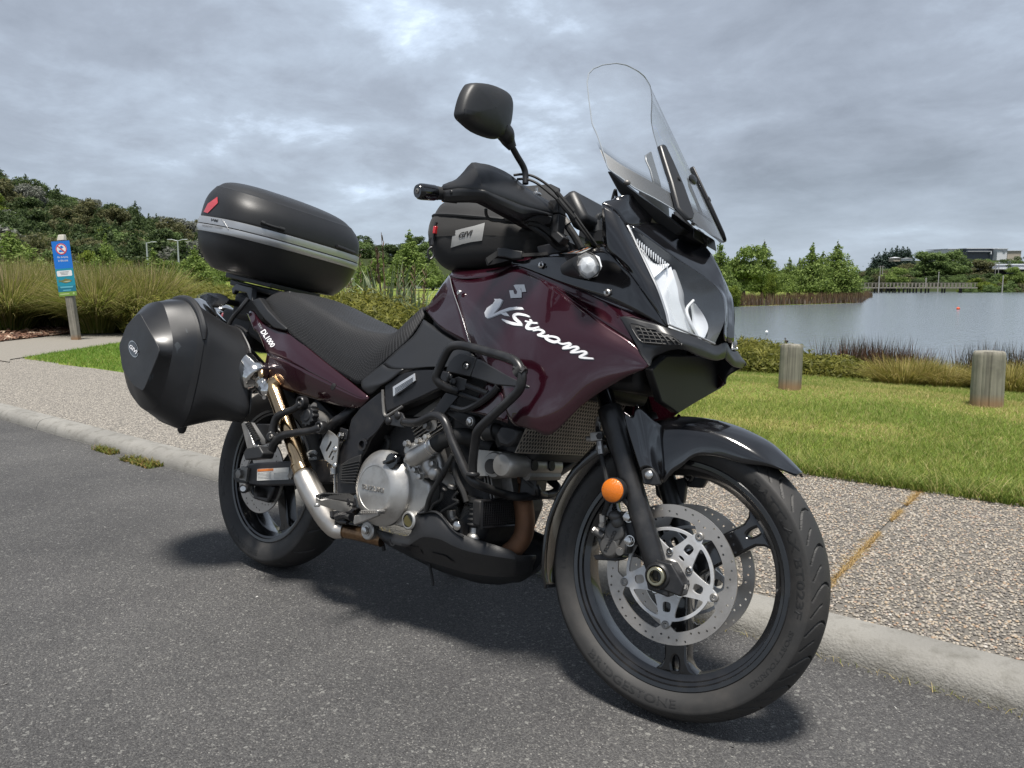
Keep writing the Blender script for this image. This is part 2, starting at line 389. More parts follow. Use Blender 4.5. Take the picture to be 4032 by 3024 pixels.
X['rust'] = mat('rusty header steel', (0.17, 0.085, 0.045), 0.62, 0.6, bump=(160, 0.3), var=(16, 0.55), dust=((0.10,0.07,0.055), 0.8, 12))
X['brown'] = mat('brown tinted pipe', (0.24, 0.15, 0.085), 0.33, 0.95, dust=((0.07,0.04,0.03), 0.75, 60))
X['guardmesh'] = mat('bare radiator guard', (0.34, 0.31, 0.27), 0.45, 0.35, dust=((0.09,0.08,0.07), 0.6, 9))
X['dark'] = mat('engine bay black', (0.010, 0.010, 0.011), 0.6, bump=(120, 0.4), dust=((0.05,0.045,0.04), 0.4, 14))  # black base with paler dust, for the engine core and other black parts
X['amber'] = mat('amber reflector', (0.62, 0.155, 0.006), 0.25, 0, 0.4, 0.05, bump=(700, 0.9, 0))
X['red'] = mat('red lens', (0.45, 0.015, 0.02), 0.10, 0, 1.0, 0.02)
X['clear'] = glassy('clear lens', (0.94, 0.95, 0.96), 0.9)
X['lamp_glass'] = glassy('moulded lamp lens', (0.90, 0.92, 0.93), 0.95, 0.02, body=0.34, body_col=(.8,.82,.84))
X['screen'] = glassy('clear screen', (0.90, 0.915, 0.93), 0.75, ior=1.40, body=0.06, body_col=(0.75,0.8,0.85))
X['white'] = mat('white lettering', (0.78, 0.78, 0.80), 0.35)
X['grey_label'] = mat('pale grey reflective patch', (0.36, 0.36, 0.35), 0.55, 0.1, var=(60, 0.12))
X['fabric'] = mat('black nylon', (0.012, 0.0115, 0.0115), 0.7, bump=(420, 0.35, 2), sheen=0.06, dust=((0.04,0.037,0.035), 0.2, 9))
X['fabric_g'] = mat('faded charcoal fabric', (0.017, 0.016, 0.015), 0.8, bump=(600, 0.4, 2), sheen=0.06)
X['silver'] = mat('silver plastic trim', (0.46, 0.47, 0.48), 0.30, 0.65, dust=((0.25,0.25,0.25), 0.2, 10))
X['sticker'] = mat('paper label', (0.55, 0.55, 0.53), 0.5, var=(40, 0.25))
X['orange'] = mat('orange print', (0.60, 0.17, 0.03), 0.5)
X['reflector'] = mat('lamp bowl', (0.88, 0.89, 0.90), 0.28, 0.30)
X['lamp_dark'] = mat('lamp inner housing', (0.10, 0.105, 0.11), 0.25, 0.7)
X['signal_glass'] = glassy('signal lens', (0.92,0.93,0.94), 0.9, 0.02, body=0.14, body_col=(.8,.8,.8))
X['black_gl'] = mat('gloss black bezel', (0.005, 0.005, 0.006), 0.12, 0, 0.6)
X['chin'] = mat('matte black inner panel', (0.006, 0.006, 0.007), 0.55)
X['greygrip'] = mat('ribbed peg rubber', (0.014, 0.014, 0.014), 0.55)
def net_material():
    m = bpy.data.materials.new('woven net seat cover'); m.use_nodes = True; n, l = nt(m); b = n['Principled BSDF']
    tcx = n.new('ShaderNodeTexCoord'); br = n.new('ShaderNodeTexBrick'); mp = n.new('ShaderNodeMapping'); l.new(tcx.outputs['UV'], mp.inputs[0]); l.new(mp.outputs[0], br.inputs['Vector'])
    br.inputs['Scale'].default_value = 1.0; br.inputs['Brick Width'].default_value = 0.012; br.inputs['Row Height'].default_value = 0.0066; br.inputs['Mortar Size'].default_value = 0.0016; br.inputs['Mortar Smooth'].default_value = 0.35; br.offset = 0.5
    br.inputs['Color1'].default_value = (0.0015,0.0015,0.002,1); br.inputs['Color2'].default_value = (0.0015,0.0015,0.002,1); br.inputs['Mortar'].default_value = (0.024,0.0245,0.027,1)
    l.new(br.outputs['Color'], b.inputs['Base Color']); b.inputs['Roughness'].default_value = 0.6
    bp_ = n.new('ShaderNodeBump'); bp_.inputs['Strength'].default_value = 0.9; bp_.inputs['Distance'].default_value = 0.003; l.new(br.outputs['Fac'], bp_.inputs['Height']); l.new(bp_.outputs[0], b.inputs['Normal']); return m
X['net'] = net_material()
# ------------------------------------------------------------------ setting
HZ = 620.0; FPX = 3028/1.8228
def W(u, d, z=0.0):      # a spot on bearing u, d metres ahead along the view, at height z
    dd = d/math.cos(PITCH)
    h = Vector((FW[0], FW[1], 0)).normalized(); r = Vector((RT[0], RT[1], 0)).normalized()
    # depth measured along the level heading
    q = VC + h*d + r*((u-1106)/FPX*d*math.cos(PITCH)*1.0); return Vector((q.x, q.y, z))
def zof(v, d): return CAM[2]+(HZ-v)/FPX*d
def noise2(x, y, seed=0):
    x = np.asarray(x, float); y = np.asarray(y, float); xi = np.floor(x); yi = np.floor(y); fx = x-xi; fy = y-yi; fx = fx*fx*(3-2*fx); fy = fy*fy*(3-2*fy)
    def hsh(a, b): t = np.sin(a*127.1+b*311.7+seed*74.7)*43758.5453; return t-np.floor(t)
    return (hsh(xi, yi)*(1-fx)+hsh(xi+1, yi)*fx)*(1-fy)+(hsh(xi, yi+1)*(1-fx)+hsh(xi+1, yi+1)*fx)*fy
LAKE_UD = [(1480,19),(1560,17.2),(1700,14.8),(1850,13.5),(2000,12.9),(2212,12.2),(2700,11.5),(4000,15),(6500,60),(5000,230),(2700,248),(2300,238),(2095,232),(2078,262),(1850,262),(1836,200),(1885,118),(1888,108),(1866,72),(1800,68),(1700,63),(1600,58),(1530,50),(1480,30)]
LAKE = np.array([W(u, d)[:2] for u, d in LAKE_UD])
def lake_sd(x, y):   # signed distance, negative inside the lake
    P = LAKE; n = len(P); x = np.asarray(x, float); y = np.asarray(y, float); dmin = np.full(x.shape, 1e9); ins = np.zeros(x.shape, bool)
    for i in range(n):
        a, b = P[i], P[(i+1) % n]; e = b-a; t = np.clip(((x-a[0])*e[0]+(y-a[1])*e[1])/(e@e), 0, 1); dmin = np.minimum(dmin, np.hypot(x-a[0]-t*e[0], y-a[1]-t*e[1]))
        c = ((a[1] > y) != (b[1] > y)) & (x < (b[0]-a[0])*(y-a[1])/(b[1]-a[1]+1e-12)+a[0]); ins ^= c
    return np.where(ins, -dmin, dmin)
BUMPS = [(W(-440, 205), 36, 98, 0), (W(850, 300), 11.5, 110, 0), (W(1945, 640), 19, 46, 0), (W(2190, 600), 15, 80, 0), (W(2130, 400), 7, 60, 0), (W(560, 330), 6, 80, 0)]
def ground(x, y):
    x = np.asarray(x, float); y = np.asarray(y, float)
    h = np.full(x.shape, 0.07)
    dist = np.hypot(x-CAM[0], y-CAM[1])
    hx, hy = math.cos(YAW), math.sin(YAW); side = ((x-CAM[0])*hy-(y-CAM[1])*hx)/np.maximum((x-CAM[0])*hx+(y-CAM[1])*hy, 1)   # bearing to the right
    h = h+np.clip((dist-22)/80, 0, 1)*0.55*np.clip((0.25-side)*4, 0, 1)
    h = h+np.clip((dist-230)/200, 0, 1)*3.0
    for c, H_, R_, _ in BUMPS:
        rr = np.hypot(x-c.x, y-c.y)/R_; h = h+H_*np.exp(-1.6*rr*rr)*np.clip((dist-35)/50, 0, 1)
    sd = lake_sd(x, y); t = np.clip((sd+0.6)/3.0, 0, 1); h = np.where(sd < 2.4, -1.3+(h+1.3)*t*t*(3-2*t), h)
    h = h-0.27*np.clip((y-5.6)/3.4, 0, 1)*np.clip((x+9)/4, 0, 1)*(dist < 60); h = np.where(y < 2.25, -0.06, h)
    return h
def gz(v): return float(ground(np.array([v.x]), np.array([v.y]))[0])
def on_ground(u, d, dz=0.0): q = W(u, d); q.z = gz(q)+dz; return q

def gmat(name): 
    m = bpy.data.materials.new(name); m.use_nodes = True; n, l = nt(m); return m, n, l, n['Principled BSDF']
def nnode(n, t, **k):
    q = n.new(t)
    for a, b in k.items(): setattr(q, a, b)
    return q
def grass_ground():
    m, n, l, b = gmat('grass ground'); co = nnode(n, 'ShaderNodeTexCoord')
    a = nnode(n, 'ShaderNodeTexNoise'); a.inputs['Scale'].default_value = 0.42; a.inputs['Detail'].default_value = 6; l.new(co.outputs['Object'], a.inputs['Vector'])
    c = nnode(n, 'ShaderNodeTexNoise'); c.inputs['Scale'].default_value = 26; c.inputs['Detail'].default_value = 5; l.new(co.outputs['Object'], c.inputs['Vector'])
    r = nnode(n, 'ShaderNodeValToRGB'); l.new(a.outputs['Fac'], r.inputs[0]); e = r.color_ramp.elements
    e[0].position = 0.36; e[0].color = (0.115, 0.180, 0.030, 1); e[1].position = 0.70; e[1].color = (0.32, 0.28, 0.10, 1)
    q = r.color_ramp.elements.new(0.52); q.color = (0.165, 0.215, 0.040, 1)
    r2 = nnode(n, 'ShaderNodeMix', data_type='RGBA', blend_type='MULTIPLY'); r2.inputs['Factor'].default_value = 0.55; l.new(r.outputs[0], r2.inputs[6])
    r3 = nnode(n, 'ShaderNodeValToRGB'); l.new(c.outputs['Fac'], r3.inputs[0]); r3.color_ramp.elements[0].position = 0.3; r3.color_ramp.elements[0].color = (0.35,0.35,0.3,1); r3.color_ramp.elements[1].position = 0.62; l.new(r3.outputs[0], r2.inputs[7])
    at = nnode(n, 'ShaderNodeAttribute', attribute_name='wild'); r4 = nnode(n, 'ShaderNodeMix', data_type='RGBA'); l.new(at.outputs['Fac'], r4.inputs['Factor']); l.new(r2.outputs[2], r4.inputs[6]); r4.inputs[7].default_value = (0.030,0.040,0.014,1); l.new(r4.outputs[2], b.inputs['Base Color']); b.inputs['Roughness'].default_value = 0.9; b.inputs['Specular IOR Level'].default_value = 0.1
    bp_ = nnode(n, 'ShaderNodeBump'); bp_.inputs['Strength'].default_value = 0.8; bp_.inputs['Distance'].default_value = 0.04; l.new(c.outputs['Fac'], bp_.inputs['Height']); l.new(bp_.outputs[0], b.inputs['Normal']); return m
# terrain: rings round the parking place, finer near it
rad_ = np.concatenate([np.linspace(1.0, 16, 46), np.geomspace(16.5, 1500, 90)]); ang = np.linspace(0, 2*np.pi, 400, endpoint=False)
gx = CAM[0]+np.outer(rad_, np.cos(ang)); gy = CAM[1]+np.outer(rad_, np.sin(ang)); gh = ground(gx, gy); nr_, na_ = gx.shape
V = np.stack([gx, gy, gh], -1).reshape(-1, 3); V = np.vstack([V, [[CAM[0], CAM[1], -0.06]]])
idx = np.arange(nr_*na_).reshape(nr_, na_); F4 = np.stack([idx[:-1], idx[1:], np.roll(idx[1:], -1, 1), np.roll(idx[:-1], -1, 1)], -1).reshape(-1, 4)
tme = np_mesh('lawn', V, F4, 4); wild = tme.attributes.new('wild', 'FLOAT', 'POINT'); wild.data.foreach_set('value', np.maximum(np.clip((V[:,2]-1.5)/1.5, 0, 1), np.clip((np.hypot(V[:,0], V[:,1])-190)/20, 0, 1)).astype(np.float32)); finish(tme, grass_ground(), 180); tag(link('lawn', tme), kind='structure')

# road
def asphalt():
    m, n, l, b = gmat('worn asphalt'); co = nnode(n, 'ShaderNodeTexCoord')
    v = nnode(n, 'ShaderNodeTexVoronoi'); v.inputs['Scale'].default_value = 290; l.new(co.outputs['Object'], v.inputs['Vector'])
    v2 = nnode(n, 'ShaderNodeTexVoronoi'); v2.inputs['Scale'].default_value = 130; l.new(co.outputs['Object'], v2.inputs['Vector'])
    a = nnode(n, 'ShaderNodeTexNoise'); a.inputs['Scale'].default_value = 0.9; a.inputs['Detail'].default_value = 8; a.inputs['Roughness'].default_value = 0.65; l.new(co.outputs['Object'], a.inputs['Vector'])
    sp = nnode(n, 'ShaderNodeSeparateColor'); l.new(v.outputs['Color'], sp.inputs[0]); sp2 = nnode(n, 'ShaderNodeSeparateColor'); l.new(v2.outputs['Color'], sp2.inputs[0])
    r = nnode(n, 'ShaderNodeValToRGB'); l.new(sp.outputs[0], r.inputs[0]); e = r.color_ramp.elements; e[0].position = 0; e[0].color = (0.052,0.051,0.052,1); e[1].position = 1; e[1].color = (0.27,0.265,0.25,1)
    for pos, c in ((0.55,(0.084,0.083,0.084,1)),(0.86,(0.115,0.114,0.112,1)),(0.965,(0.15,0.147,0.14,1))): q = r.color_ramp.elements.new(pos); q.color = c
    r2 = nnode(n, 'ShaderNodeValToRGB'); l.new(sp2.outputs[1], r2.inputs[0]); e = r2.color_ramp.elements; e[0].position = 0.978; e[0].color = (0,0,0,1); e[1].position = 0.99; e[1].color = (1,1,1,1)
    mx = nnode(n, 'ShaderNodeMix', data_type='RGBA'); l.new(r2.outputs[0], mx.inputs['Factor']); l.new(r.outputs[0], mx.inputs[6]); mx.inputs[7].default_value = (0.20,0.20,0.19,1)
    r3 = nnode(n, 'ShaderNodeValToRGB'); l.new(a.outputs['Fac'], r3.inputs[0]); e = r3.color_ramp.elements; e[0].position = 0.33; e[0].color = (0.62,0.62,0.63,1); e[1].position = 0.68; e[1].color = (1.12,1.11,1.09,1)
    mu = nnode(n, 'ShaderNodeMix', data_type='RGBA', blend_type='MULTIPLY'); mu.inputs['Factor'].default_value = 1; l.new(mx.outputs[2], mu.inputs[6]); l.new(r3.outputs[0], mu.inputs[7])
    l.new(mu.outputs[2], b.inputs['Base Color']); b.inputs['Roughness'].default_value = 0.82; b.inputs['Specular IOR Level'].default_value = 0.35
    bp_ = nnode(n, 'ShaderNodeBump'); bp_.inputs['Strength'].default_value = 1.0; bp_.inputs['Distance'].default_value = 0.004; l.new(v.outputs['Distance'], bp_.inputs['Height']); bp_.invert = True
    l.new(bp_.outputs[0], b.inputs['Normal']); return m
mb = MB(); mb.add([(-160,-60,0),(160,-60,0),(160,0.522,0),(-160,0.522,0)], [(0,1,2,3)]); tag(mb.build('road', asphalt()), kind='structure')
# kerb: rounded concrete lengths with open joints
kerbm = mat('weathered concrete kerb', (0.215, 0.208, 0.19), 0.88, bump=(150, 1.0, 8, 0.004), var=(4, 0.4), dust=((0.095,0.09,0.075), 0.85, 16))
KP = [(0.515,-0.05),(0.519,0.012),(0.527,0.036),(0.543,0.055),(0.566,0.066),(0.600,0.071),(0.648,0.0725),(0.648,-0.05)]
kx = [-40.0]
while kx[-1] < 24: kx.append(kx[-1]+2.43)
kroot = None
for i, (a, b) in enumerate(zip(kx[:-1], kx[1:])):
    mb = MB(); mb.prism([(a+0.004, y, z) for y, z in KP], (b-a-0.008, 0, 0)); o = mb.build('kerb' if i == 0 else 'kerb_stone', kerbm, kroot, angle=60)
    if i == 0: kroot = tag(o, kind='structure')
# footpath of exposed aggregate, pebbles as geometry where they can be seen one by one
def aggregate():
    m, n, l, b = gmat('exposed aggregate'); co = nnode(n, 'ShaderNodeTexCoord')
    v = nnode(n, 'ShaderNodeTexVoronoi'); v.inputs['Scale'].default_value = 105; l.new(co.outputs['Object'], v.inputs['Vector'])
    sp = nnode(n, 'ShaderNodeSeparateColor'); l.new(v.outputs['Color'], sp.inputs[0]); r = nnode(n, 'ShaderNodeValToRGB'); l.new(sp.outputs[0], r.inputs[0]); e = r.color_ramp.elements
    e[0].position = 0; e[0].color = (0.14,0.128,0.115,1); e[1].position = 1; e[1].color = (0.48,0.43,0.36,1)
    for pos, c in ((0.3,(0.23,0.21,0.18,1)),(0.6,(0.31,0.28,0.24,1)),(0.85,(0.37,0.34,0.29,1))): q = r.color_ramp.elements.new(pos); q.color = c
    d = nnode(n, 'ShaderNodeMapRange'); l.new(v.outputs['Distance'], d.inputs[0]); d.inputs[1].default_value = 0.42; d.inputs[2].default_value = 0.62; d.inputs[3].default_value = 1; d.inputs[4].default_value = 0.42
    mu = nnode(n, 'ShaderNodeMix', data_type='RGBA', blend_type='MULTIPLY'); mu.inputs['Factor'].default_value = 1; l.new(r.outputs[0], mu.inputs[6]); l.new(d.outputs[0], mu.inputs[7])
    l.new(mu.outputs[2], b.inputs['Base Color']); b.inputs['Roughness'].default_value = 0.75
    bp_ = nnode(n, 'ShaderNodeBump'); bp_.invert = True; bp_.inputs['Strength'].default_value = 1; bp_.inputs['Distance'].default_value = 0.006; l.new(v.outputs['Distance'], bp_.inputs['Height']); l.new(bp_.outputs[0], b.inputs['Normal']); return m
agg = aggregate(); mortar = mat('dark path mortar', (0.125,0.115,0.10), 0.9, bump=(160,0.6,4,0.003))
PZ = 0.064; PX0, PX1 = 0.35, 2.75
mb = MB(); mb.add([(-40,0.646,PZ),(PX0,0.646,PZ),(PX0,2.31,PZ),(-40,2.31,PZ)], [(0,1,2,3)]); mb.add([(PX1,0.646,PZ),(24,0.646,PZ),(24,2.31,PZ),(PX1,2.31,PZ)], [(0,1,2,3)])
sp_ = [(-8.75,2.09,PZ+.02),(-8.2,2.30,PZ+.02),(-8.75,2.31,PZ+.02)]
path = tag(mb.build('footpath', agg), kind='structure')
mb = MB(); J = 1.645; mb.add([(PX0,0.646,PZ-.003),(J-.008,0.646,PZ-.003),(J-.030,2.31,PZ-.003),(PX0,2.31,PZ-.003)], [(0,1,2,3)]); mb.add([(J+.012,0.646,PZ-.003),(PX1,0.646,PZ-.003),(PX1,2.31,PZ-.003),(J-.010,2.31,PZ-.003)], [(0,1,2,3)]); mb.add([(J-.05,0.646,PZ-.008),(J+.03,0.646,PZ-.008),(J+.03,2.31,PZ-.008),(J-.05,2.31,PZ-.008)], [(0,1,2,3)]); mb.build('path_slab', mortar, path)
r_ = np.random.RandomState(3)
def pebbles(n, x0, x1, y0, y1, name, smin, smax, zb):
    # low domes, random ellipse, tilt and tone
    k = 6; tx = r_.rand(n)*(x1-x0)+x0; ty = r_.rand(n)*(y1-y0)+y0
    keep = np.abs(tx-(J-(ty-.646)*0.012)) > 0.010; tx, ty = tx[keep], ty[keep]; n = len(tx)
    a = (smin+(smax-smin)*r_.rand(n)**1.6)/2; asp = 0.62+0.38*r_.rand(n); th = r_.rand(n)*np.pi; hgt = a*(0.45+0.4*r_.rand(n))
    t = np.linspace(0, 2*np.pi, k, endpoint=False); rad = 1+0.22*(r_.rand(n, k)-0.5)
    Vv = []
    for s_, hz in ((1.0, -0.25), (0.86, 0.45)):
        ex = a[:,None]*np.cos(t)*rad*s_; ey = (a*asp)[:,None]*np.sin(t)*rad*s_; X_ = tx[:,None]+ex*np.cos(th)[:,None]-ey*np.sin(th)[:,None]; Y_ = ty[:,None]+ex*np.sin(th)[:,None]+ey*np.cos(th)[:,None]
        Vv.append(np.stack([X_, Y_, np.broadcast_to((zb+hgt*hz)[:,None], X_.shape)], -1))
    top = np.stack([tx+a*0.15*(r_.rand(n)-.5), ty+a*0.15*(r_.rand(n)-.5), zb+hgt*0.8], -1)[:,None,:]
    V = np.concatenate([Vv[0], Vv[1], top], 1).reshape(-1, 3); m_ = 2*k+1; base = np.arange(n)[:,None]*m_
    f = []
    for j in range(k): j2 = (j+1) % k; f += [(j, j2, k+j2), (j, k+j2, k+j), (k+j, k+j2, 2*k)]
    F = (base[:,:,None]+np.array(f)[None]).reshape(-1, 3)
    o = link(name, finish(np_mesh(name, V, F, 3), None, 180)); return o
def island_tones(name, cols, rough=0.6, transl=0.0, noise=None, lodark=0.75):
    """one tone per loose piece, from a ramp"""
    m, n, l, b = gmat(name); g = nnode(n, 'ShaderNodeNewGeometry'); r = nnode(n, 'ShaderNodeValToRGB'); l.new(g.outputs['Random Per Island'], r.inputs[0])
    e = r.color_ramp.elements; e[0].position = cols[0][0]; e[0].color = (*cols[0][1], 1); e[1].position = cols[-1][0]; e[1].color = (*cols[-1][1], 1)
    for pos, c in cols[1:-1]: q = e.new(pos); q.color = (*c, 1)
    last = r.outputs[0]
    if noise:
        co = nnode(n, 'ShaderNodeTexCoord'); a = nnode(n, 'ShaderNodeTexNoise'); a.inputs['Scale'].default_value = noise[0]; a.inputs['Detail'].default_value = 4; l.new(co.outputs['Object'], a.inputs['Vector'])
        mr = nnode(n, 'ShaderNodeMapRange'); l.new(a.outputs['Fac'], mr.inputs[0]); mr.inputs[1].default_value = 0.35; mr.inputs[2].default_value = 0.65
        mx = nnode(n, 'ShaderNodeMix', data_type='RGBA', blend_type='MIX'); l.new(mr.outputs[0], mx.inputs['Factor']); l.new(last, mx.inputs[6]); 
        m2 = nnode(n, 'ShaderNodeMix', data_type='RGBA', blend_type='MULTIPLY'); m2.inputs['Factor'].default_value = 1; l.new(last, m2.inputs[6]); m2.inputs[7].default_value = (*noise[1], 1); l.new(m2.outputs[2], mx.inputs[7]); last = mx.outputs[2]
    b.inputs['Roughness'].default_value = rough; b.inputs['Specular IOR Level'].default_value = 0.25
    l.new(last, b.inputs['Base Color'])
    if transl:
        t = nnode(n, 'ShaderNodeBsdfTranslucent'); l.new(last, t.inputs[0]); ms = nnode(n, 'ShaderNodeMixShader'); ms.inputs[0].default_value = transl; l.new(b.outputs[0], ms.inputs[1]); l.new(t.outputs[0], ms.inputs[2]); l.new(ms.outputs[0], n['Material Output'].inputs[0])
    return m
pebm = island_tones('path pebbles', [(0,(0.10,0.092,0.085)),(0.22,(0.17,0.155,0.14)),(0.42,(0.24,0.215,0.185)),(0.62,(0.31,0.275,0.225)),(0.80,(0.38,0.345,0.295)),(0.92,(0.36,0.27,0.18)),(0.96,(0.30,0.20,0.145)),(1.0,(0.50,0.475,0.43))], 0.5)
o = pebbles(56000, PX0, PX1, 0.652, 2.31, 'pebbles', 0.005, 0.0115, PZ+0.0005); o.data.materials.append(pebm); tag(o, 'small rounded brown and grey pebbles set in the footpath', 'pebbles', kind='stuff')
# side path and mulch bed on the left
mb = MB(); d_ = Vector((-0.655,0.755,0)); nrm = Vector((0.755,0.655,0)); A0 = Vector((-8.75,2.09,0.0745)); B0 = Vector((-11.9,2.55,0.0745))
mb.add([Vector((-8.35,1.95,.0745)), A0, A0+d_*3.2, A0+d_*14, B0+d_*14.5, B0+d_*4, B0, Vector((-13.2,1.95,.0745))], [tuple(range(8))]); tag(mb.build('side_path', mat('pale worn path', (0.19,0.175,0.15), 0.9, bump=(120,0.8,4,0.004), var=(60,0.4), dust=((0.26,0.24,0.20), 0.5, 40))), kind='structure')
mb = MB(); mb.add([Vector((-13.1,1.95,.0815)), B0+Vector((0,0,.007)), B0+d_*4+Vector((0,0,.007)), B0+d_*14.5+Vector((0,0,.007)), B0+d_*14.5-nrm*9+Vector((0,0,.007)), Vector((-30,1.95,.0815))], [tuple(range(6))]); tag(mb.build('mulch_bed', mat('bark bed', (0.085,0.055,0.042), 0.95, bump=(60,1,4,0.01), var=(30,0.5))), kind='structure')
def chips(n, pts_fn, name, smin, smax, cols, label, cat):
    P = pts_fn(n); n = len(P); L = smin+(smax-smin)*r_.rand(n); Wd = L*(0.25+0.3*r_.rand(n)); th = r_.rand(n)*6.28; ti = (r_.rand(n)-.5)*0.9; ro = (r_.rand(n)-.5)*0.9
    ux = np.stack([np.cos(th)*np.cos(ti), np.sin(th)*np.cos(ti), np.sin(ti)], -1); uy = np.stack([-np.sin(th)*np.cos(ro), np.cos(th)*np.cos(ro), np.sin(ro)], -1); nz = np.cross(ux, uy); tk = (Wd*0.22)[:,None]
    C_ = P; q = [C_-ux*L[:,None]/2-uy*Wd[:,None]/2, C_+ux*L[:,None]/2-uy*Wd[:,None]*0.3, C_+ux*L[:,None]*0.42+uy*Wd[:,None]/2, C_-ux*L[:,None]*0.45+uy*Wd[:,None]*0.4]
    V = np.stack(q+[a+nz*tk for a in q], 1).reshape(-1, 3); f = np.array([(4,5,6,7),(0,1,5,4),(1,2,6,5),(2,3,7,6),(3,0,4,7)]); F = (np.arange(n)[:,None,None]*8+f[None]).reshape(-1, 4)
    o = link(name, finish(np_mesh(name, V, F, 4), island_tones(name, cols, 0.8), 180, False)); return tag(o, label, cat, kind='stuff')
def mulch_pts(n):
    t = r_.rand(n)*15-0.5; s_ = r_.rand(n)**1.7*4.5; x_ = B0.x+d_.x*t-nrm.x*s_; y_ = B0.y+d_.y*t-nrm.y*s_; return np.stack([x_, y_, np.full(n, .085)+r_.rand(n)*0.05+0.06*np.clip(s_/2,0,1)], -1)
chips(9000, mulch_pts, 'bark_mulch', 0.04, 0.13, [(0,(0.06,0.03,0.02)),(0.3,(0.15,0.075,0.05)),(0.6,(0.26,0.15,0.10)),(0.85,(0.40,0.27,0.19)),(1,(0.55,0.44,0.34))], 'brown bark chips spread under the tussocks beside the side path', 'bark mulch')
# lake
def water():
    m, n, l, b = gmat('lake water'); co = nnode(n, 'ShaderNodeTexCoord'); mp = nnode(n, 'ShaderNodeMapping'); mp.inputs['Rotation'].default_value = (0,0,YAW); mp.inputs['Scale'].default_value = (1.6,0.55,1); l.new(co.outputs['Object'], mp.inputs[0])
    a = nnode(n, 'ShaderNodeTexNoise'); a.inputs['Scale'].default_value = 2.6; a.inputs['Detail'].default_value = 5; a.inputs['Roughness'].default_value = 0.6; l.new(mp.outputs[0], a.inputs['Vector'])
    b.inputs['Base Color'].default_value = (0.135,0.160,0.185,1); b.inputs['Roughness'].default_value = 0.14; b.inputs['IOR'].default_value = 1.33; b.inputs['Specular IOR Level'].default_value = 0.5
    bp_ = nnode(n, 'ShaderNodeBump'); bp_.inputs['Strength'].default_value = 0.35; bp_.inputs['Distance'].default_value = 0.08; l.new(a.outputs['Fac'], bp_.inputs['Height']); l.new(bp_.outputs[0], b.inputs['Normal']); return m
LZ = -0.45; c_ = LAKE.mean(0)
mb = MB(); P_ = [Vector((c_[0]+(q[0]-c_[0])*1.02, c_[1]+(q[1]-c_[1])*1.02, LZ)) for q in LAKE]
bm = bmesh.new(); vs_ = [bm.verts.new(v) for v in P_]; bm.faces.new(vs_); bmesh.ops.triangulate(bm, faces=bm.faces); me = bpy.data.meshes.new('lake_water'); bm.to_mesh(me); bm.free()
if me.polygons[0].normal.z < 0: me.flip_normals()
finish(me, water(), 180); tag(link('lake_water', me), kind='structure')

# ------------------------------------------------------------------ grass blades
def blades(P, hmin, hmax, wid, lean, seg, name, m, label, cat, rs, bend=0.5, kind='stuff', dirs=None):
    n = len(P); h = hmin+(hmax-hmin)*rs.rand(n); th = rs.rand(n)*2*np.pi if dirs is None else dirs; le = lean*(0.3+rs.rand(n)); ph = rs.rand(n)*np.pi
    dx, dy = np.cos(th), np.sin(th); wx, wy = np.cos(ph), np.sin(ph); V = np.zeros((n, 2*seg+1, 3))
    for s_ in range(seg+1):
        t = s_/seg; hz = h*t*(1-bend*0.5*t*le); off = h*le*(t**1.8); w_ = wid*(1-t)**0.7*0.5
        cx_ = P[:,0]+dx*off; cy_ = P[:,1]+dy*off; cz_ = P[:,2]+hz
        if s_ < seg:
            V[:,2*s_,0] = cx_-wx*w_; V[:,2*s_,1] = cy_-wy*w_; V[:,2*s_,2] = cz_; V[:,2*s_+1,0] = cx_+wx*w_; V[:,2*s_+1,1] = cy_+wy*w_; V[:,2*s_+1,2] = cz_
        else: V[:,2*seg] = np.stack([cx_, cy_, cz_], -1)
    f = []
    for s_ in range(seg-1): f += [(2*s_, 2*s_+1, 2*s_+3), (2*s_, 2*s_+3, 2*s_+2)]
    f.append((2*seg-2, 2*seg-1, 2*seg)); F = (np.arange(n)[:,None,None]*(2*seg+1)+np.array(f)[None]).reshape(-1, 3)
    o = link(name, finish(np_mesh(name, V.reshape(-1, 3), F, 3), m, 180)); return tag(o, label, cat, kind=kind)
lawn_m = island_tones('lawn blades', [(0,(0.115,0.180,0.030)),(0.35,(0.180,0.245,0.045)),(0.65,(0.245,0.290,0.068)),(0.86,(0.33,0.32,0.105)),(1,(0.45,0.38,0.18))], 0.55, 0.45)
dry_m = island_tones('dry lawn blades', [(0,(0.17,0.21,0.045)),(0.35,(0.29,0.28,0.08)),(0.7,(0.44,0.36,0.15)),(1,(0.58,0.46,0.24))], 0.7, 0.4)
def scatter(n, x0, x1, y0, y1, fn): 
    x_ = r_.rand(n)*(x1-x0)+x0; y_ = r_.rand(n)*(y1-y0)+y0; k = fn(x_, y_); x_, y_ = x_[k], y_[k]; return np.stack([x_, y_, ground(x_, y_)-0.004], -1)
def inview(x_, y_, u0, u1):
    hx, hy = math.cos(YAW), math.sin(YAW); d = (x_-CAM[0])*hx+(y_-CAM[1])*hy; s_ = ((x_-CAM[0])*hy-(y_-CAM[1])*hx)/np.maximum(d, .1)*FPX+1106; return (s_ > u0) & (s_ < u1) & (d > 0), d
def dryness(x_, y_):
    n_ = 0.6*noise2(x_*0.7+y_*0.1, y_*1.1, 1)+0.4*noise2(x_*1.9, y_*2.6, 2); band = np.exp(-((y_-5.3-0.12*np.sin(x_*2.1))/0.55)**2); return n_*0.75+0.42*band-0.20*(y_ < 3.3)
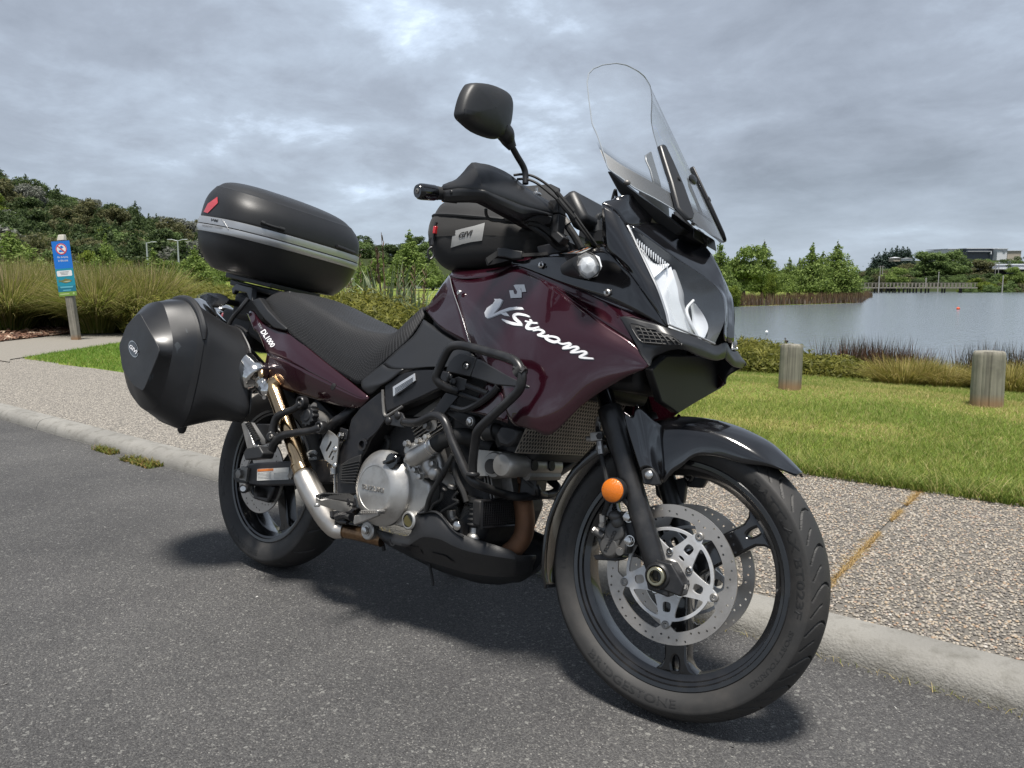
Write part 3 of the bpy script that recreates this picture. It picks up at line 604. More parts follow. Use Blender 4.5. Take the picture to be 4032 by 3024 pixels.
def lawn_pts(n, dry, yr=(2.29, 8.8)):
    def fn(x_, y_):
        k, d = inview(x_, y_, 1430, 2290); dr = dryness(x_, y_); thin = r_.rand(len(x_)) < np.clip((4.2/np.maximum(d, 3))**1.6, 0, 1)
        sel = (dr+0.22*(r_.rand(len(x_))-.5) > 0.50); k &= thin & (sel if dry else ~sel) & (lake_sd(x_, y_) > 3.6); edge = y_ > 2.29+0.05*noise2(x_*7, x_*0, 5); return k & edge
    return scatter(n, -6, 4.5, yr[0], yr[1], fn)
blades(lawn_pts(620000, False), 0.022, 0.058, 0.0042, 0.95, 2, 'grass', lawn_m, 'short green mown grass blades of the lawn beyond the footpath', 'grass', np.random.RandomState(11))
blades(lawn_pts(620000, True), 0.015, 0.042, 0.0040, 1.1, 2, 'dry_grass', dry_m, 'dry straw coloured grass worn into the lawn around the posts', 'grass', np.random.RandomState(12))
def edge_pts(n): x_ = r_.rand(n)*5.2-1.0; y_ = 2.26+r_.rand(n)**2*0.30; return np.stack([x_, y_, np.full(n, .066)], -1)
blades(edge_pts(9000), 0.05, 0.11, 0.0055, 1.0, 3, 'edge_grass', lawn_m, 'longer green grass tufts overhanging the footpath edge', 'grass', np.random.RandomState(13))
def wedge_pts(n):
    def fn(x_, y_):
        s_ = (x_-A0.x)*nrm.x+(y_-A0.y)*nrm.y; k, d = inview(x_, y_, -60, 420); return k & (s_ > 0.04) & (y_ > 2.30-(x_ < -7)*0.12)
    return scatter(n, -12, -3.5, 2.1, 7, fn)
wedge_m = island_tones('left lawn blades', [(0,(0.095,0.195,0.022)),(0.5,(0.155,0.270,0.036)),(0.9,(0.23,0.30,0.06)),(1,(0.34,0.32,0.12))], 0.55, 0.35)
blades(wedge_pts(90000), 0.03, 0.07, 0.007, 0.8, 2, 'wedge_grass', wedge_m, 'bright green grass wedge between the footpath and the side path', 'grass', np.random.RandomState(14))
def crack_pts(n): y_ = 0.75+1.56*r_.rand(n)**0.8; return np.stack([J-(y_-.646)*0.012+(r_.rand(n)-.5)*0.03*(noise2(y_*6, y_*0, 8) > 0.35), y_, np.full(n, PZ-.006)], -1)[(noise2(y_*5, y_*0, 9) > 0.22) | (y_ > 2.0)]
blades(crack_pts(3200), 0.008, 0.026, 0.0022, 1.8, 2, 'crack_grass', island_tones('straw in the joint', [(0,(0.22,0.13,0.05)),(0.5,(0.42,0.29,0.12)),(1,(0.55,0.42,0.22))], 0.8, 0.2), 'dry straw growing along the joint across the footpath', 'dry grass', np.random.RandomState(15))
def weed_pts(n, x0, x1, y0, y1): x_ = x0+(x1-x0)*r_.rand(n); return np.stack([x_, y0+(y1-y0)*r_.rand(n), np.full(n, 0.0)], -1)
wm = island_tones('kerb weeds', [(0,(0.07,0.10,0.015)),(0.5,(0.15,0.17,0.03)),(0.8,(0.26,0.20,0.06)),(1,(0.35,0.22,0.09))], 0.7, 0.3)
P_ = np.vstack([weed_pts(260, -2.55, -2.30, .46, .52), weed_pts(420, -2.12, -1.78, .43, .52), weed_pts(120, -4.5, -4.3, .44, .52)]); blades(P_, 0.015, 0.05, 0.007, 1.0, 2, 'kerb_weed', wm, 'low yellow green weeds in the gutter at the kerb foot', 'weeds', np.random.RandomState(16))
P_ = weed_pts(700, -0.2, 3.0, .495, .53); P_ = P_[noise2(P_[:,0]*4, P_[:,0]*0, 4) > .5]; blades(P_, 0.006, 0.03, 0.002, 1.8, 2, 'gutter_straw', dry_m, 'dry straw caught along the kerb foot behind the front wheel', 'dry grass', np.random.RandomState(17))
def grit_pts(n): x_ = r_.rand(n)*9-6.0; y_ = r_.rand(n)*3.2-2.7; return np.stack([x_, y_, np.full(n, .001)], -1)
chips(900, grit_pts, 'road_grit', 0.003, 0.011, [(0,(0.10,0.10,0.10)),(0.7,(0.22,0.21,0.20)),(1,(0.62,0.61,0.58))], 'pale grit scattered over the asphalt', 'grit')

# ------------------------------------------------------------------ plants
def leafmat(name, dark, mid, light, noise=0.9):
    return island_tones(name, [(0,dark),(0.45,mid),(0.85,light),(1,tuple(min(1,c*1.25) for c in light))], 0.6, 0.45, (noise, (0.62,0.68,0.60)))
L_CY = leafmat('swamp cypress leaves', (0.120,0.175,0.042), (0.195,0.265,0.066), (0.265,0.340,0.095))
L_DK = leafmat('broad dark leaves', (0.050,0.078,0.032), (0.078,0.112,0.042), (0.112,0.152,0.056))
L_OL = leafmat('olive bush leaves', (0.095,0.098,0.048), (0.132,0.132,0.062), (0.18,0.172,0.082))
L_GY = leafmat('grey bush leaves', (0.13,0.135,0.115), (0.20,0.205,0.180), (0.30,0.30,0.27))
L_YG = leafmat('yellow green leaves', (0.110,0.150,0.024), (0.175,0.225,0.034), (0.235,0.285,0.045))
L_PN = leafmat('far pine needles', (0.040,0.068,0.058), (0.055,0.088,0.072), (0.072,0.106,0.082))
L_MID = leafmat('mid green leaves', (0.10,0.155,0.050), (0.15,0.215,0.070), (0.20,0.265,0.095))
L_SH = leafmat('olive ground shrub', (0.105,0.110,0.022), (0.175,0.175,0.035), (0.255,0.240,0.055), 3.5)
BARK = mat('grey bark', (0.085,0.070,0.055), 0.9, bump=(30,0.8,4,0.02), var=(8,0.4))
def leaves(cent, radii, n, size, rs, name, m, flat=0.0, asp=1.5):
    """leaf-clump quads over many lobes; cent (k,3), radii (k,3)"""
    k = len(cent); vol = radii.prod(1)**(2/3.); pick = rs.choice(k, n, p=vol/vol.sum()); d = rs.randn(n, 3); d /= np.linalg.norm(d, axis=1)[:,None]; rr = (0.55+0.45*rs.rand(n)**0.5)*(1+0.18*rs.randn(n))
    C_ = cent[pick]+d*radii[pick]*rr[:,None]
    nv = d*0.7+rs.randn(n, 3)*0.6; nv[:,2] += 0.25+flat; nv /= np.linalg.norm(nv, axis=1)[:,None]; a = rs.randn(n, 3); a -= nv*(a*nv).sum(1)[:,None]; a /= np.linalg.norm(a, axis=1)[:,None]; b = np.cross(nv, a); s_ = size*(0.55+0.9*rs.rand(n))[:,None]
    q = [C_-a*s_*asp*.5, C_+b*s_*.36, C_+a*s_*asp*.5, C_-b*s_*.36]; V = np.stack(q, 1).reshape(-1, 3); F = np.arange(n*4)
    return finish(np_mesh(name, V, F, 4), m, 180, False)
def conifer_lobes(h, r, rs, base=0.16, lev=11, power=0.8, per=6):
    C_, Rr = [], []
    for i in range(lev):
        t = i/(lev-1); z = h*(base+(1-base)*t); rad = r*(1-t)**power*(0.82+0.3*rs.rand())+0.03*h*(1-t)
        m_ = max(1, int(per*(1-t)+1.5))
        for j in range(m_):
            a = 2*math.pi*(j+rs.rand()*0.8)/m_+i; q = rad*(0.62+0.25*rs.rand()); C_.append((q*math.cos(a), q*math.sin(a), z+h*0.02*rs.randn())); Rr.append((rad*0.50+h*.018, rad*0.50+h*.018, h*0.050+rad*0.10))
        C_.append((0, 0, z)); Rr.append((rad*0.5+.02*h, rad*0.5+.02*h, h*0.07))
    return np.array(C_), np.array(Rr)
def round_lobes(h, r, rs, base=0.25, k=26, top=0.5):
    C_, Rr = [], []
    for i in range(k):
        t = rs.rand(); z = h*(base+(1-base)*t*0.92); e = math.sqrt(max(0.05, 1-((t-0.42)/0.62)**2)); a = rs.rand()*6.28; q = r*e*math.sqrt(rs.rand())*0.85; s_ = r*(0.26+0.16*rs.rand()); C_.append((q*math.cos(a), q*math.sin(a), z)); Rr.append((s_, s_, s_*0.72))
    return np.array(C_), np.array(Rr)
def trunk_mesh(h, r, rs, limbs, name='trunk'):
    mb = MB(); mb.tube([Vector((0,0,-0.3)), Vector((0.02*h*rs.randn()*.3,0.0,h*0.35)), Vector((0,0.01*h*rs.randn(),h*0.88))], [r*1.35, r*0.8, r*0.2], 8, 3)
    for C_ in limbs:
        z0 = max(h*0.15, C_[2]-0.35*math.hypot(C_[0], C_[1])); mb.tube([Vector((0,0,z0)), Vector((C_[0]*.5, C_[1]*.5, (z0+C_[2])/2+.03*h)), Vector(C_)], [r*0.42, r*0.26, r*0.08], 5, 2)
    me = bpy.data.meshes.new(name); me.from_pydata([tuple(q) for q in mb.v], [], mb.f); return finish(me, BARK, 180)
PROTO = {}
def proto(key, kind, h, r, n, size, m, seed, base=0.2, power=.8, k=26, lev=11):
    rs = np.random.RandomState(seed); C_, Rr = conifer_lobes(h, r, rs, base, lev, power) if kind == 'c' else round_lobes(h, r, rs, base, k)
    lm = C_[rs.choice(len(C_), min(9, len(C_)), replace=False)]; PROTO[key] = (trunk_mesh(h, r*0.075+h*0.012, rs, lm), leaves(C_, Rr, n, size, rs, 'crown', m), h)
for i in range(4): proto('cy%d' % i, 'c', 10, 3.1+0.35*(i % 3), 8500, 0.30, L_CY, 20+i, 0.17, 0.72+0.08*i)
for i in range(3): proto('rd%d' % i, 'r', 9, 3.6, 7000, 0.34, (L_MID, L_CY, L_YG)[i], 30+i, 0.16, k=30)
BK = [('DK', L_DK), ('OL', L_OL), ('GY', L_GY), ('YG', L_YG), ('MID', L_MID)]
for nm, m_ in BK:
    for i in range(2): proto(nm+str(i), 'r', 8, 4.3, 4400, 0.43, m_, 40+i+hash(nm) % 1 , 0.02, k=24)
for i in range(2): proto('pine%d' % i, 'c', 12, 3.0, 2200, 0.62, L_PN, 60+i, 0.12, 0.6)
for i in range(2): proto('DKC%d' % i, 'c', 10, 3.0, 3800, 0.42, L_DK, 64+i, 0.05, 0.7)
def tree(name, key, pos, h, label, cat='tree', group=None, wide=1.0, rz=None, parts=True):
    tm_, cm_, H_ = PROTO[key]; s_ = h/H_; rz = rng.random()*6.28 if rz is None else rz
    if parts:
        root = empty(name, pos, rz); root.scale = (s_*wide, s_*wide, s_); link('trunk', tm_, root); link('crown', cm_, root)
    else:
        root = link(name, cm_); root.location = pos; root.rotation_euler = (0,0,rz); root.scale = (s_*wide, s_*wide, s_)
    return tag(root, label, cat, group)
def tree_at(name, key, u, d, vtop, label, group=None, wide=1.0, base=None, cat='tree', parts=True, rz=None):
    pos = on_ground(u, d) if base is None else W(u, d, base); h = zof(vtop, d)-pos.z; return tree(name, key, pos, h, label, cat, group, wide, rz, parts)
# trees on the spit in the lake
RG = 'trees on the spit across the water'
tree_at('cypress_tree', 'cy0', 1552, 60, 527, 'pale green feathery tree partly hidden by the headlight cowl', RG, 0.95)
tree_at('cypress_tree', 'rd1', 1605, 76, 522, 'round headed green tree standing behind the first tree right of the windshield', RG, 0.95)
tree_at('cypress_tree', 'cy1', 1648, 82, 524, 'slender pointed green tree between the round headed tree and the gap', RG, 0.9)
tree_at('cypress_tree', 'cy2', 1703, 88, 560, 'small pointed tree at the left of the dense pair on the spit', RG, 1.0)
tree_at('cypress_tree', 'cy3', 1752, 76, 530, 'broad green feathery tree in the middle of the spit', RG, 1.15)
tree_at('cypress_tree', 'cy1', 1806, 78, 528, 'tall green tree nearest the end of the spit', RG, 1.2)
tree_at('cypress_tree', 'cy0', 1725, 82, 562, 'low tree with bare trunk filling the dense pair on the spit', RG, 1.1)
tree_at('cypress_tree', 'cy2', 1775, 84, 548, 'half hidden tree behind the broad tree of the spit', RG, 1.1)
tree_at('cabbage_tree', 'YG1', 1663, 66, 588, 'low rounded yellow green bushy tree on the spit beside the gap', RG, 0.55, cat='tree', parts=False)
tree_at('cypress_tree', 'rd2', 1585, 58, 618, 'low light green shrubby tree at the waterline beside the headlight', None, 0.8)
# park trees on the left
LG = 'park trees below the wooded hill'
for i, (u, d, v, key, wd, lab) in enumerate([
    (30, 70, 500, 'cy1', 1.5, 'broad light green tree behind the tussocks at the left edge'), (108, 76, 545, 'rd0', 1.0, 'mid green tree left of the blue sign'),
    (196, 74, 545, 'rd2', 0.9, 'rounded tree just right of the blue sign'), (236, 62, 512, 'cy2', 0.75, 'upright yellow green tree with a pointed top in the middle of the park trees'), (270, 60, 560, 'rd2', 0.7, 'small yellow green tree right of the pointed one'),
    (335, 66, 540, 'cy3', 1.35, 'wide soft green tree under the first lamp post'), (375, 68, 556, 'rd1', 0.8, 'green tree under the second lamp post'), (425, 66, 538, 'cy0', 1.4, 'light green tree left of the top case'), (470, 72, 560, 'rd1', 0.9, 'light green tree half behind the top case'),
    (150, 84, 556, 'MID0', .7, 'dark green bush behind the blue sign post'), (65, 80, 575, 'MID1', .8, 'green bush between the left edge trees'), (300, 78, 580, 'MID0', .8, 'green bush behind the small yellow green tree')]):
    tree_at('park_tree', key, u, d, v, lab, LG, wd)
# lawn trees seen between the top case and the tank bag
tree_at('cypress_tree', 'cy3', 886, 92, 503, 'conical green tree on the far lawn between top case and tank bag', None, 1.18)
tree_at('lawn_tree', 'rd1', 806, 86, 552, 'wide green tree right of the top case', None, 0.95)
tree_at('lawn_tree', 'cy1', 935, 95, 560, 'smaller green tree left of the tank bag', None, 1.1)
tree_at('lawn_tree', 'cy0', 783, 98, 566, 'green tree hidden against the top case edge', None, 1.1)
tree_at('lawn_tree', 'rd1', 965, 95, 588, 'low green tree just behind the tank', None, 0.9)
# the wooded hill
rs = np.random.RandomState(5); hillG = 'bush trees covering the left hill'; HL = {'DK': 'dark green bush tree on the wooded hill', 'OL': 'olive brown bush tree on the wooded hill', 'GY': 'grey flowering bush tree on the wooded hill', 'YG': 'bright yellow green bush tree on the wooded hill', 'MID': 'mid green bush tree on the wooded hill', 'DKC': 'dark pointed bush tree on the wooded hill'}
spots = []
for k in range(6000):
    u = -90+rs.rand()*640; d = 95+rs.rand()**0.8*190; q = W(u, d); z = gz(q); v = HZ-(z-CAM[2])/d*FPX
    if z < 2.0: continue
    if any((q.x-a.x)**2+(q.y-a.y)**2 < (3.6+d*.012)**2 for a in spots): continue
    q.z = z; spots.append(q)
    kk = rs.choice(['DK','OL','GY','YG','MID','DKC'], p=[.34,.26,.09,.07,.12,.12]); h = (5.0+3.6*rs.rand())*(1.25 if kk == 'DKC' else 1); lab = HL[kk].replace('on the wooded hill', ('on the skyline' if d > 205 else 'halfway up' if d > 150 else 'at the foot')+' of the hill '+('at the left edge' if u < 50 else 'left of the sign' if u < 120 else 'above the sign' if u < 200 else 'left of the lamps' if u < 300 else 'above the lamps' if u < 400 else 'behind the top case')); tree('bush_tree', kk+str(rs.randint(2)), q-Vector((0,0,.6)), h, lab, 'tree', lab, 0.95+0.3*rs.rand(), rs.rand()*6.28, False)
    if len(spots) >= 255: break
tree_at('bush_tree', 'DKC0', 306, 200, 463, 'tall dark pointed tree standing above the skyline of the hill', None, 1.1, parts=False)
# far side bush: middle ridge, lake shore, far hill
def scatter_bush(n, u0, u1, d0, d1, hmin, hmax, keys, name, label, group, seed, vmax=None, sink=0.5):
    rs = np.random.RandomState(seed)
    for k in range(n):
        u = u0+(u1-u0)*(k+rs.rand())/n; d = d0+(d1-d0)*rs.rand(); q = on_ground(u, d, -sink); kk = keys[rs.randint(len(keys))]; lab = {'O':'olive ','D':'dark ','M':'mid green ','Y':'yellow green '}[kk[0]]+label+(', left end' if k < n/4 else ', left of middle' if k < n/2 else ', right of middle' if k < 3*n/4 else ', right end'); tree(name, kk, q, hmin+(hmax-hmin)*rs.rand(), lab, 'tree', lab, 1.0+0.5*rs.rand(), rs.rand()*6.28, False)
scatter_bush(26, 560, 1010, 225, 290, 4, 7, ['OL0','DK1','MID0','DK0'], 'ridge_bush', 'bush tree on the slope under the hilltop houses', 'bush on the slope below the houses', 70)
scatter_bush(16, 1540, 1850, 150, 300, 4, 7, ['MID0','OL0','DK1','MID1'], 'shore_bush', 'distant bush between the spit trees and the footbridge', 'distant bush behind the spit', 71)
scatter_bush(34, 1830, 2230, 268, 330, 3, 5.5, ['MID0','MID1','OL1','DK0'], 'shore_bush', 'bush on the far shore behind the footbridge', 'bush behind the footbridge', 72)
scatter_bush(46, 1840, 2230, 340, 560, 5, 9, ['MID1','OL0','DK1','MID0'], 'hill_bush', 'bush on the far hill across the lake', 'bush on the far hill', 73)
scatter_bush(22, 2080, 2240, 224, 240, 2.6, 4.4, ['MID0','OL1','YG0','MID1'], 'bank_bush', 'green bank bush at the right end of the footbridge', 'bushes on the right bank', 74)
for i, (u, v, w_) in enumerate([(1885,552,.8),(1895,546,.8),(1908,540,.85),(1922,537,.9),(1933,534,1),(1945,534,1),(1955,536,1),(1960,540,.9)]): tree_at('pine_tree', 'pine%d' % (i % 2), u, 615, v, 'dark pine in the row on the far hilltop', 'dark pines on the far hilltop', w_*1.25, parts=False)
for i, (u, v) in enumerate([(2030,549),(2040,549)]): tree_at('pine_tree', 'pine0', u, 620, v, 'dark pine beside the white hilltop warehouse', 'pair of pines by the warehouse', 1.6, parts=False)
for i, (u, d, v, key, wd, lab) in enumerate([(1925,262,572,'rd1',1.25,'bright green round tree on the far shore behind the footbridge'),(1995,330,546,'rd0',1.25,'wide grey green tree behind the middle of the footbridge'),(2025,330,548,'rd0',1.3,'grey green tree left of the pale shed'),(2058,332,544,'rd0',1.2,'tall grey green tree nearest the pale shed'),(2195,240,572,'rd1',1.1,'bright green tree on the right bank at the picture edge'),(2168,245,598,'YG0',.9,'light green tree on the right bank left of the edge tree'),(1893,255,590,'OL0',.5,'brown conical tree behind the footbridge'),(1904,256,592,'OL1',.45,'second brown conical tree behind the footbridge')]): tree_at('shore_tree', key, u, d, v, lab, None, wd)
# low olive shrubs on the near shore, behind the seat
def shrub(label, u, d, wx, h, seed, m=L_SH, n=12000, size=0.030, group=None):
    rs = np.random.RandomState(seed); k = 20; a = rs.rand(k)*6.28; q = np.sqrt(rs.rand(k)); C_ = np.stack([q*np.cos(a)*wx*.8, q*np.sin(a)*wx*.55, h*(0.35+0.38*(1-q**2)*rs.rand(k))], -1); Rr = np.stack([wx*(.25+.12*rs.rand(k)), wx*(.25+.12*rs.rand(k)), h*(.28+.1*rs.rand(k))], -1)
    r0 = on_ground(u, d, -.05); root = empty('shrub', r0, YAW-math.pi/2); o = link('foliage', leaves(C_, Rr, n, size, rs, 'foliage', m, asp=2.6), root); mb = MB()
    for j in range(7): mb.tube([Vector((0.1*rs.randn(),0.1*rs.randn(),0)), Vector(C_[j])*0.6, Vector(C_[j])], [.014,.01,.004], 5, 2)
    mb.build('stem', BARK, root); return tag(root, label, 'shrub', group)
shrub('olive shrub behind the left wooden post', 1650, 11.0, 0.95, 0.40, 1); shrub('low olive shrub between the cowl and the left wooden post', 1590, 10.6, 0.85, 0.38, 2); shrub('olive shrub right of the left wooden post', 1765, 10.4, 0.70, 0.38, 3); shrub('olive shrub end nearest the brown reeds', 1812, 10.0, 0.42, 0.30, 4, n=6000); shrub('back olive shrub beside the water', 1625, 12.2, 1.1, 0.40, 5)
for i, (u, d, wx, h, lab) in enumerate([(640,12.5,1.5,1.05,'olive ground cover left of the seat under the top case'),(720,11.0,1.3,1.02,'olive ground cover under the top case front'),(790,9.6,1.0,.90,'olive ground cover above the middle of the seat'),(850,8.6,.9,.72,'olive ground cover nearest the seat dip'),(905,9.4,.8,.62,'olive ground cover against the fuel tank'),(560,13.5,1.6,1.05,'olive ground cover behind the tail'),(480,15,1.7,1.05,'olive ground cover behind the pannier top'),(420,17,1.7,1.05,'low olive ground cover right of the tussocks'),(760,13,1.4,1.05,'back olive ground cover below the flax')]): shrub(lab, u, d, wx, h, 20+i, n=15000, size=.034)
# tussocks, reeds, flax
def tussock_mesh(name, n, h, spread, wid, m, seed, upright=0.0):
    rs = np.random.RandomState(seed); a = rs.rand(n)*6.28; q = np.sqrt(rs.rand(n))*0.22*spread*max(1, h*.8); P = np.stack([q*np.cos(a), q*np.sin(a), np.zeros(n)], -1); le = (0.12+0.95*rs.rand(n)**1.1)*(1-upright); L = h*(0.65+0.5*rs.rand(n)); seg = 4; ph = a+1.57+0.6*rs.randn(n); V = np.zeros((n, 2*seg+1, 3))
    for s_ in range(seg+1):
        t = s_/seg; out_ = L*le*(t**1.5)*0.95*spread; z = L*(t-le*0.62*t**2.4); w_ = wid*(1-t*.85)*0.5; cx_ = P[:,0]+np.cos(a)*out_; cy_ = P[:,1]+np.sin(a)*out_
        if s_ < seg:
            for sg, ii in ((-1, 2*s_), (1, 2*s_+1)): V[:,ii,0] = cx_+sg*np.cos(ph)*w_; V[:,ii,1] = cy_+sg*np.sin(ph)*w_; V[:,ii,2] = z
        else: V[:,2*seg] = np.stack([cx_, cy_, z], -1)
    f = []
    for s_ in range(seg-1): f += [(2*s_, 2*s_+1, 2*s_+3), (2*s_, 2*s_+3, 2*s_+2)]
    f.append((2*seg-2, 2*seg-1, 2*seg)); F = (np.arange(n)[:,None,None]*(2*seg+1)+np.array(f)[None]).reshape(-1, 3); return finish(np_mesh(name, V.reshape(-1, 3), F, 3), m, 180)
T1 = island_tones('tussock leaves', [(0,(0.095,0.130,0.026)),(0.4,(0.185,0.215,0.042)),(0.72,(0.275,0.270,0.075)),(0.92,(0.38,0.33,0.14)),(1,(0.50,0.42,0.23))], 0.6, 0.45)
T2 = island_tones('golden tussock leaves', [(0,(0.12,0.13,0.025)),(0.4,(0.22,0.20,0.042)),(0.75,(0.32,0.26,0.08)),(1,(0.45,0.35,0.16))], 0.6, 0.4)
TS = island_tones('tussock seed heads', [(0,(0.30,0.23,0.12)),(1,(0.50,0.40,0.25))], 0.8, 0.3)
tmesh = [tussock_mesh('leaves', 3600, 1.42, 1.35, 0.020, T1, 80+i) for i in range(3)]; smesh = [tussock_mesh('seed_heads', 800, 1.45, 1.1, 0.016, TS, 90+i, 0.2) for i in range(2)]
TG = 'big tussocks in the bark bed'
for i, (u, d, s_, lab) in enumerate([(15,15.4,1.0,'big tussock at the left edge of the bark bed'),(70,16.4,1.05,'tussock behind the left edge one'),(-40,16,1.0,'tussock cut by the left edge'),(205,15.3,0.98,'big tussock right of the sign post'),(125,16.6,1.05,'tussock behind the sign'),(262,16.0,1.0,'tussock between the sign and the pannier'),(318,16.2,1.08,'feathery tussock left of the pannier'),(345,17.5,1.0,'tussock behind the feathery one'),(230,17.8,1.1,'back tussock right of the sign'),(170,18.6,1.1,'back tussock left of centre'),(40,18.8,1.15,'back tussock near the left edge'),(290,15.4,.8,'low tussock beside the pannier top'),(-10,19.5,1.2,'back tussock cut by the left edge'),(100,20,1.15,'rear tussock above the sign bottom'),(300,19.5,1.05,'rear tussock below the second lamp post')]):
    r0 = on_ground(u, d, 0.02); root = empty('tussock', r0, rng.random()*6.28); root.scale = (s_, s_, s_*(0.92+.12*rng.random())); link('leaves', tmesh[i % 3], root); link('seed_heads', smesh[i % 2], root); tag(root, lab, 'tussock', TG)
tm2 = [tussock_mesh('leaves', 1800, 0.40, 1.45, 0.008, T2, 100+i) for i in range(2)]
for i, (u, d, s_, lab) in enumerate([(1965,8.9,1.0,'golden tussock left of the right wooden post'),(2050,8.7,.85,'golden tussock touching the right wooden post'),(2200,8.2,1.0,'golden tussock at the right edge behind the right post'),(2010,9.6,.9,'golden tussock at the water behind the left golden one'),(2260,8.8,1.0,'golden tussock cut by the right edge')]):
    r0 = on_ground(u, d, -.02); root = link('tussock', tm2[i % 2]); root.location = r0; root.rotation_euler = (0,0,rng.random()*6.28); root.scale = (s_,)*3; tag(root, lab, 'tussock', 'golden tussocks on the near shore')
RB = island_tones('reed stems', [(0,(0.018,0.020,0.012)),(0.5,(0.045,0.040,0.022)),(0.8,(0.10,0.055,0.030)),(1,(0.16,0.10,0.06))], 0.7, 0.15)
RB2 = island_tones('rusty reed stems', [(0,(0.030,0.018,0.012)),(0.5,(0.085,0.038,0.024)),(0.85,(0.15,0.065,0.04)),(1,(0.22,0.15,0.10))], 0.7, 0.15)
def reed_mesh(name, n, h, r, wid, m, seed, le=0.12):
    rs = np.random.RandomState(seed); a = rs.rand(n)*6.28; q = r*np.sqrt(rs.rand(n)); P = np.stack([q*np.cos(a), q*np.sin(a), np.zeros(n)], -1); o = blades(P, h*.5, h*1.1, wid, le, 2, name, m, None, None, rs, kind=None); me = o.data; bpy.data.objects.remove(o); return me
rm = [reed_mesh('stems', 420, 0.95, 0.5, 0.011, RB, 110), reed_mesh('stems', 420, 0.80, 0.42, 0.012, RB2, 111, .2), reed_mesh('stems', 160, 0.95, 0.5, 0.010, RB, 112, .15)]
for i, (u, d, k, s_, lab) in enumerate([(1840,11.6,0,1.0,'dark reed clump left of the rusty reeds'),(1872,11.0,1,1.0,'rusty brown reed clump beyond the olive shrubs'),(1905,11.0,0,1.0,'dark reed clump in the middle of the near shore'),(1935,10.6,1,.95,'rusty reed clump right of the dark middle clump'),(1985,10.8,1,.9,'rusty reed clump left of the gap in the reeds'),(2010,11.4,2,.85,'thin reed clump at the gap'),(2120,10.8,1,.7,'low rusty reed clump behind the right post'),(2150,10.2,0,.9,'dark reed clump right of the right post'),(2195,10.0,0,1.0,'dark reed clump at the right edge'),(1800,12.4,2,.95,'thin reed clump above the olive shrubs'),(1740,12.8,2,.8,'thin reeds behind the left wooden post'),(1620,13.2,2,.85,'thin reeds right of the cowl'),(1580,13.4,2,.9,'thin reeds at the cowl'),(1680,13.2,2,.7,'short thin reeds left of the post'),(1890,12.4,2,1.05,'tall thin reeds behind the rusty clump')]):
    r0 = on_ground(u, d, -.1); root = link('reed_clump', rm[k]); root.location = r0; root.rotation_euler = (0,0,rng.random()*6.28); root.scale = (s_, s_, s_*.64); tag(root, lab, 'reeds', 'reeds along the near shore')
spit = np.array([W(u, d)[:2] for u, d in ((1560,60),(1600,59.5),(1700,64.5),(1800,69.5),(1862,73),(1866,78),(1878,108),(1886,113))])
def spit_pts(n, wid):
    i = r_.randint(0, len(spit)-1, n); t = r_.rand(n); P = spit[i]+(spit[i+1]-spit[i])*t[:,None]; hx, hy = math.cos(YAW), math.sin(YAW); b = r_.rand(n)*wid; return np.stack([P[:,0]+hx*b, P[:,1]+hy*b, np.full(n, LZ)], -1)
blades(spit_pts(9000, 6), 0.55, 1.15, 0.07, 0.15, 2, 'spit_reeds', island_tones('spit reeds', [(0,(0.07,0.045,0.028)),(0.5,(0.13,0.080,0.045)),(0.8,(0.19,0.125,0.075)),(1,(0.22,0.20,0.10))], 0.8, 0.25), 'rusty brown reed bed along the edge of the spit', 'reed bed', np.random.RandomState(120))
blades(spit_pts(2500, 1.5), 0.2, 0.7, 0.09, 0.2, 2, 'spit_reed_feet', island_tones('pale reed feet', [(0,(0.10,0.075,0.062)),(1,(0.26,0.21,0.175))], 0.8, 0.2), 'pale dead reed stalks along the waterline of the spit', 'reed bed', np.random.RandomState(121))
FX = island_tones('flax leaves', [(0,(0.11,0.15,0.075)),(0.5,(0.19,0.23,0.125)),(0.85,(0.29,0.32,0.20)),(1,(0.40,0.40,0.27))], 0.4, 0.25)
fxm = tussock_mesh('leaves', 95, 1.45, 1.0, 0.085, FX, 130, 0.1)
for i, (u, d, s_, lab) in enumerate([(832,13.6,1.05,'green flax clump with upright leaves behind the seat'),(872,12.6,.8,'arching flax clump left of the tank'),(905,12.0,.75,'low flax clump touching the tank edge'),(790,15.5,.9,'flax clump beside the top case front'),(775,14.5,.7,'small pale flax clump under the top case corner')]):
    root = empty('flax_plant', on_ground(u, d), rng.random()*6.28); root.scale = (s_,)*3; link('leaves', fxm, root)
    for j in range(3):
        mb = MB(); x0 = rng.uniform(-.2,.2); hh = 1.5+0.35*rng.random(); mb.tube([Vector((x0,0,.2)), Vector((x0*1.5,.05,hh*.6)), Vector((x0*2.2,.1,hh))], [.011,.009,.005], 5, 2)
        for q_ in range(7): z_ = hh*(.62+.05*q_); sg = 1 if q_ % 2 else -1; mb.tube([Vector((x0*2,.07,z_)), Vector((x0*2+sg*.06,.07,z_+.05)), Vector((x0*2+sg*.075,.07,z_+.10))], [.006,.011,.004], 4, 1)
        mb.build('flower_stalk', mat('dry flax stalk', (0.10,0.06,0.035), 0.8) if (i, j) == (0, 0) else bpy.data.materials['dry flax stalk'], root)
    tag(root, lab, 'flax', 'flax plants behind the seat')
scatter_hedge = []
for i in range(16): u = 380+i*10; shrub_d = 46; 
hm = tussock_mesh('hedge_leaves', 700, 0.9, 1.3, 0.05, T1, 140)
for i in range(14):
    root = link('hedge_tussock', hm); root.location = on_ground(372+i*11, 44); root.rotation_euler = (0,0,i*1.7); root.scale = (1.1,)*3; tag(root, 'low tussock in the hedge row across the park'+(' at its left end' if i < 5 else ' in its middle' if i < 10 else ' at its right end'), 'tussock', 'hedge row of tussocks across the park '+str(i//5))

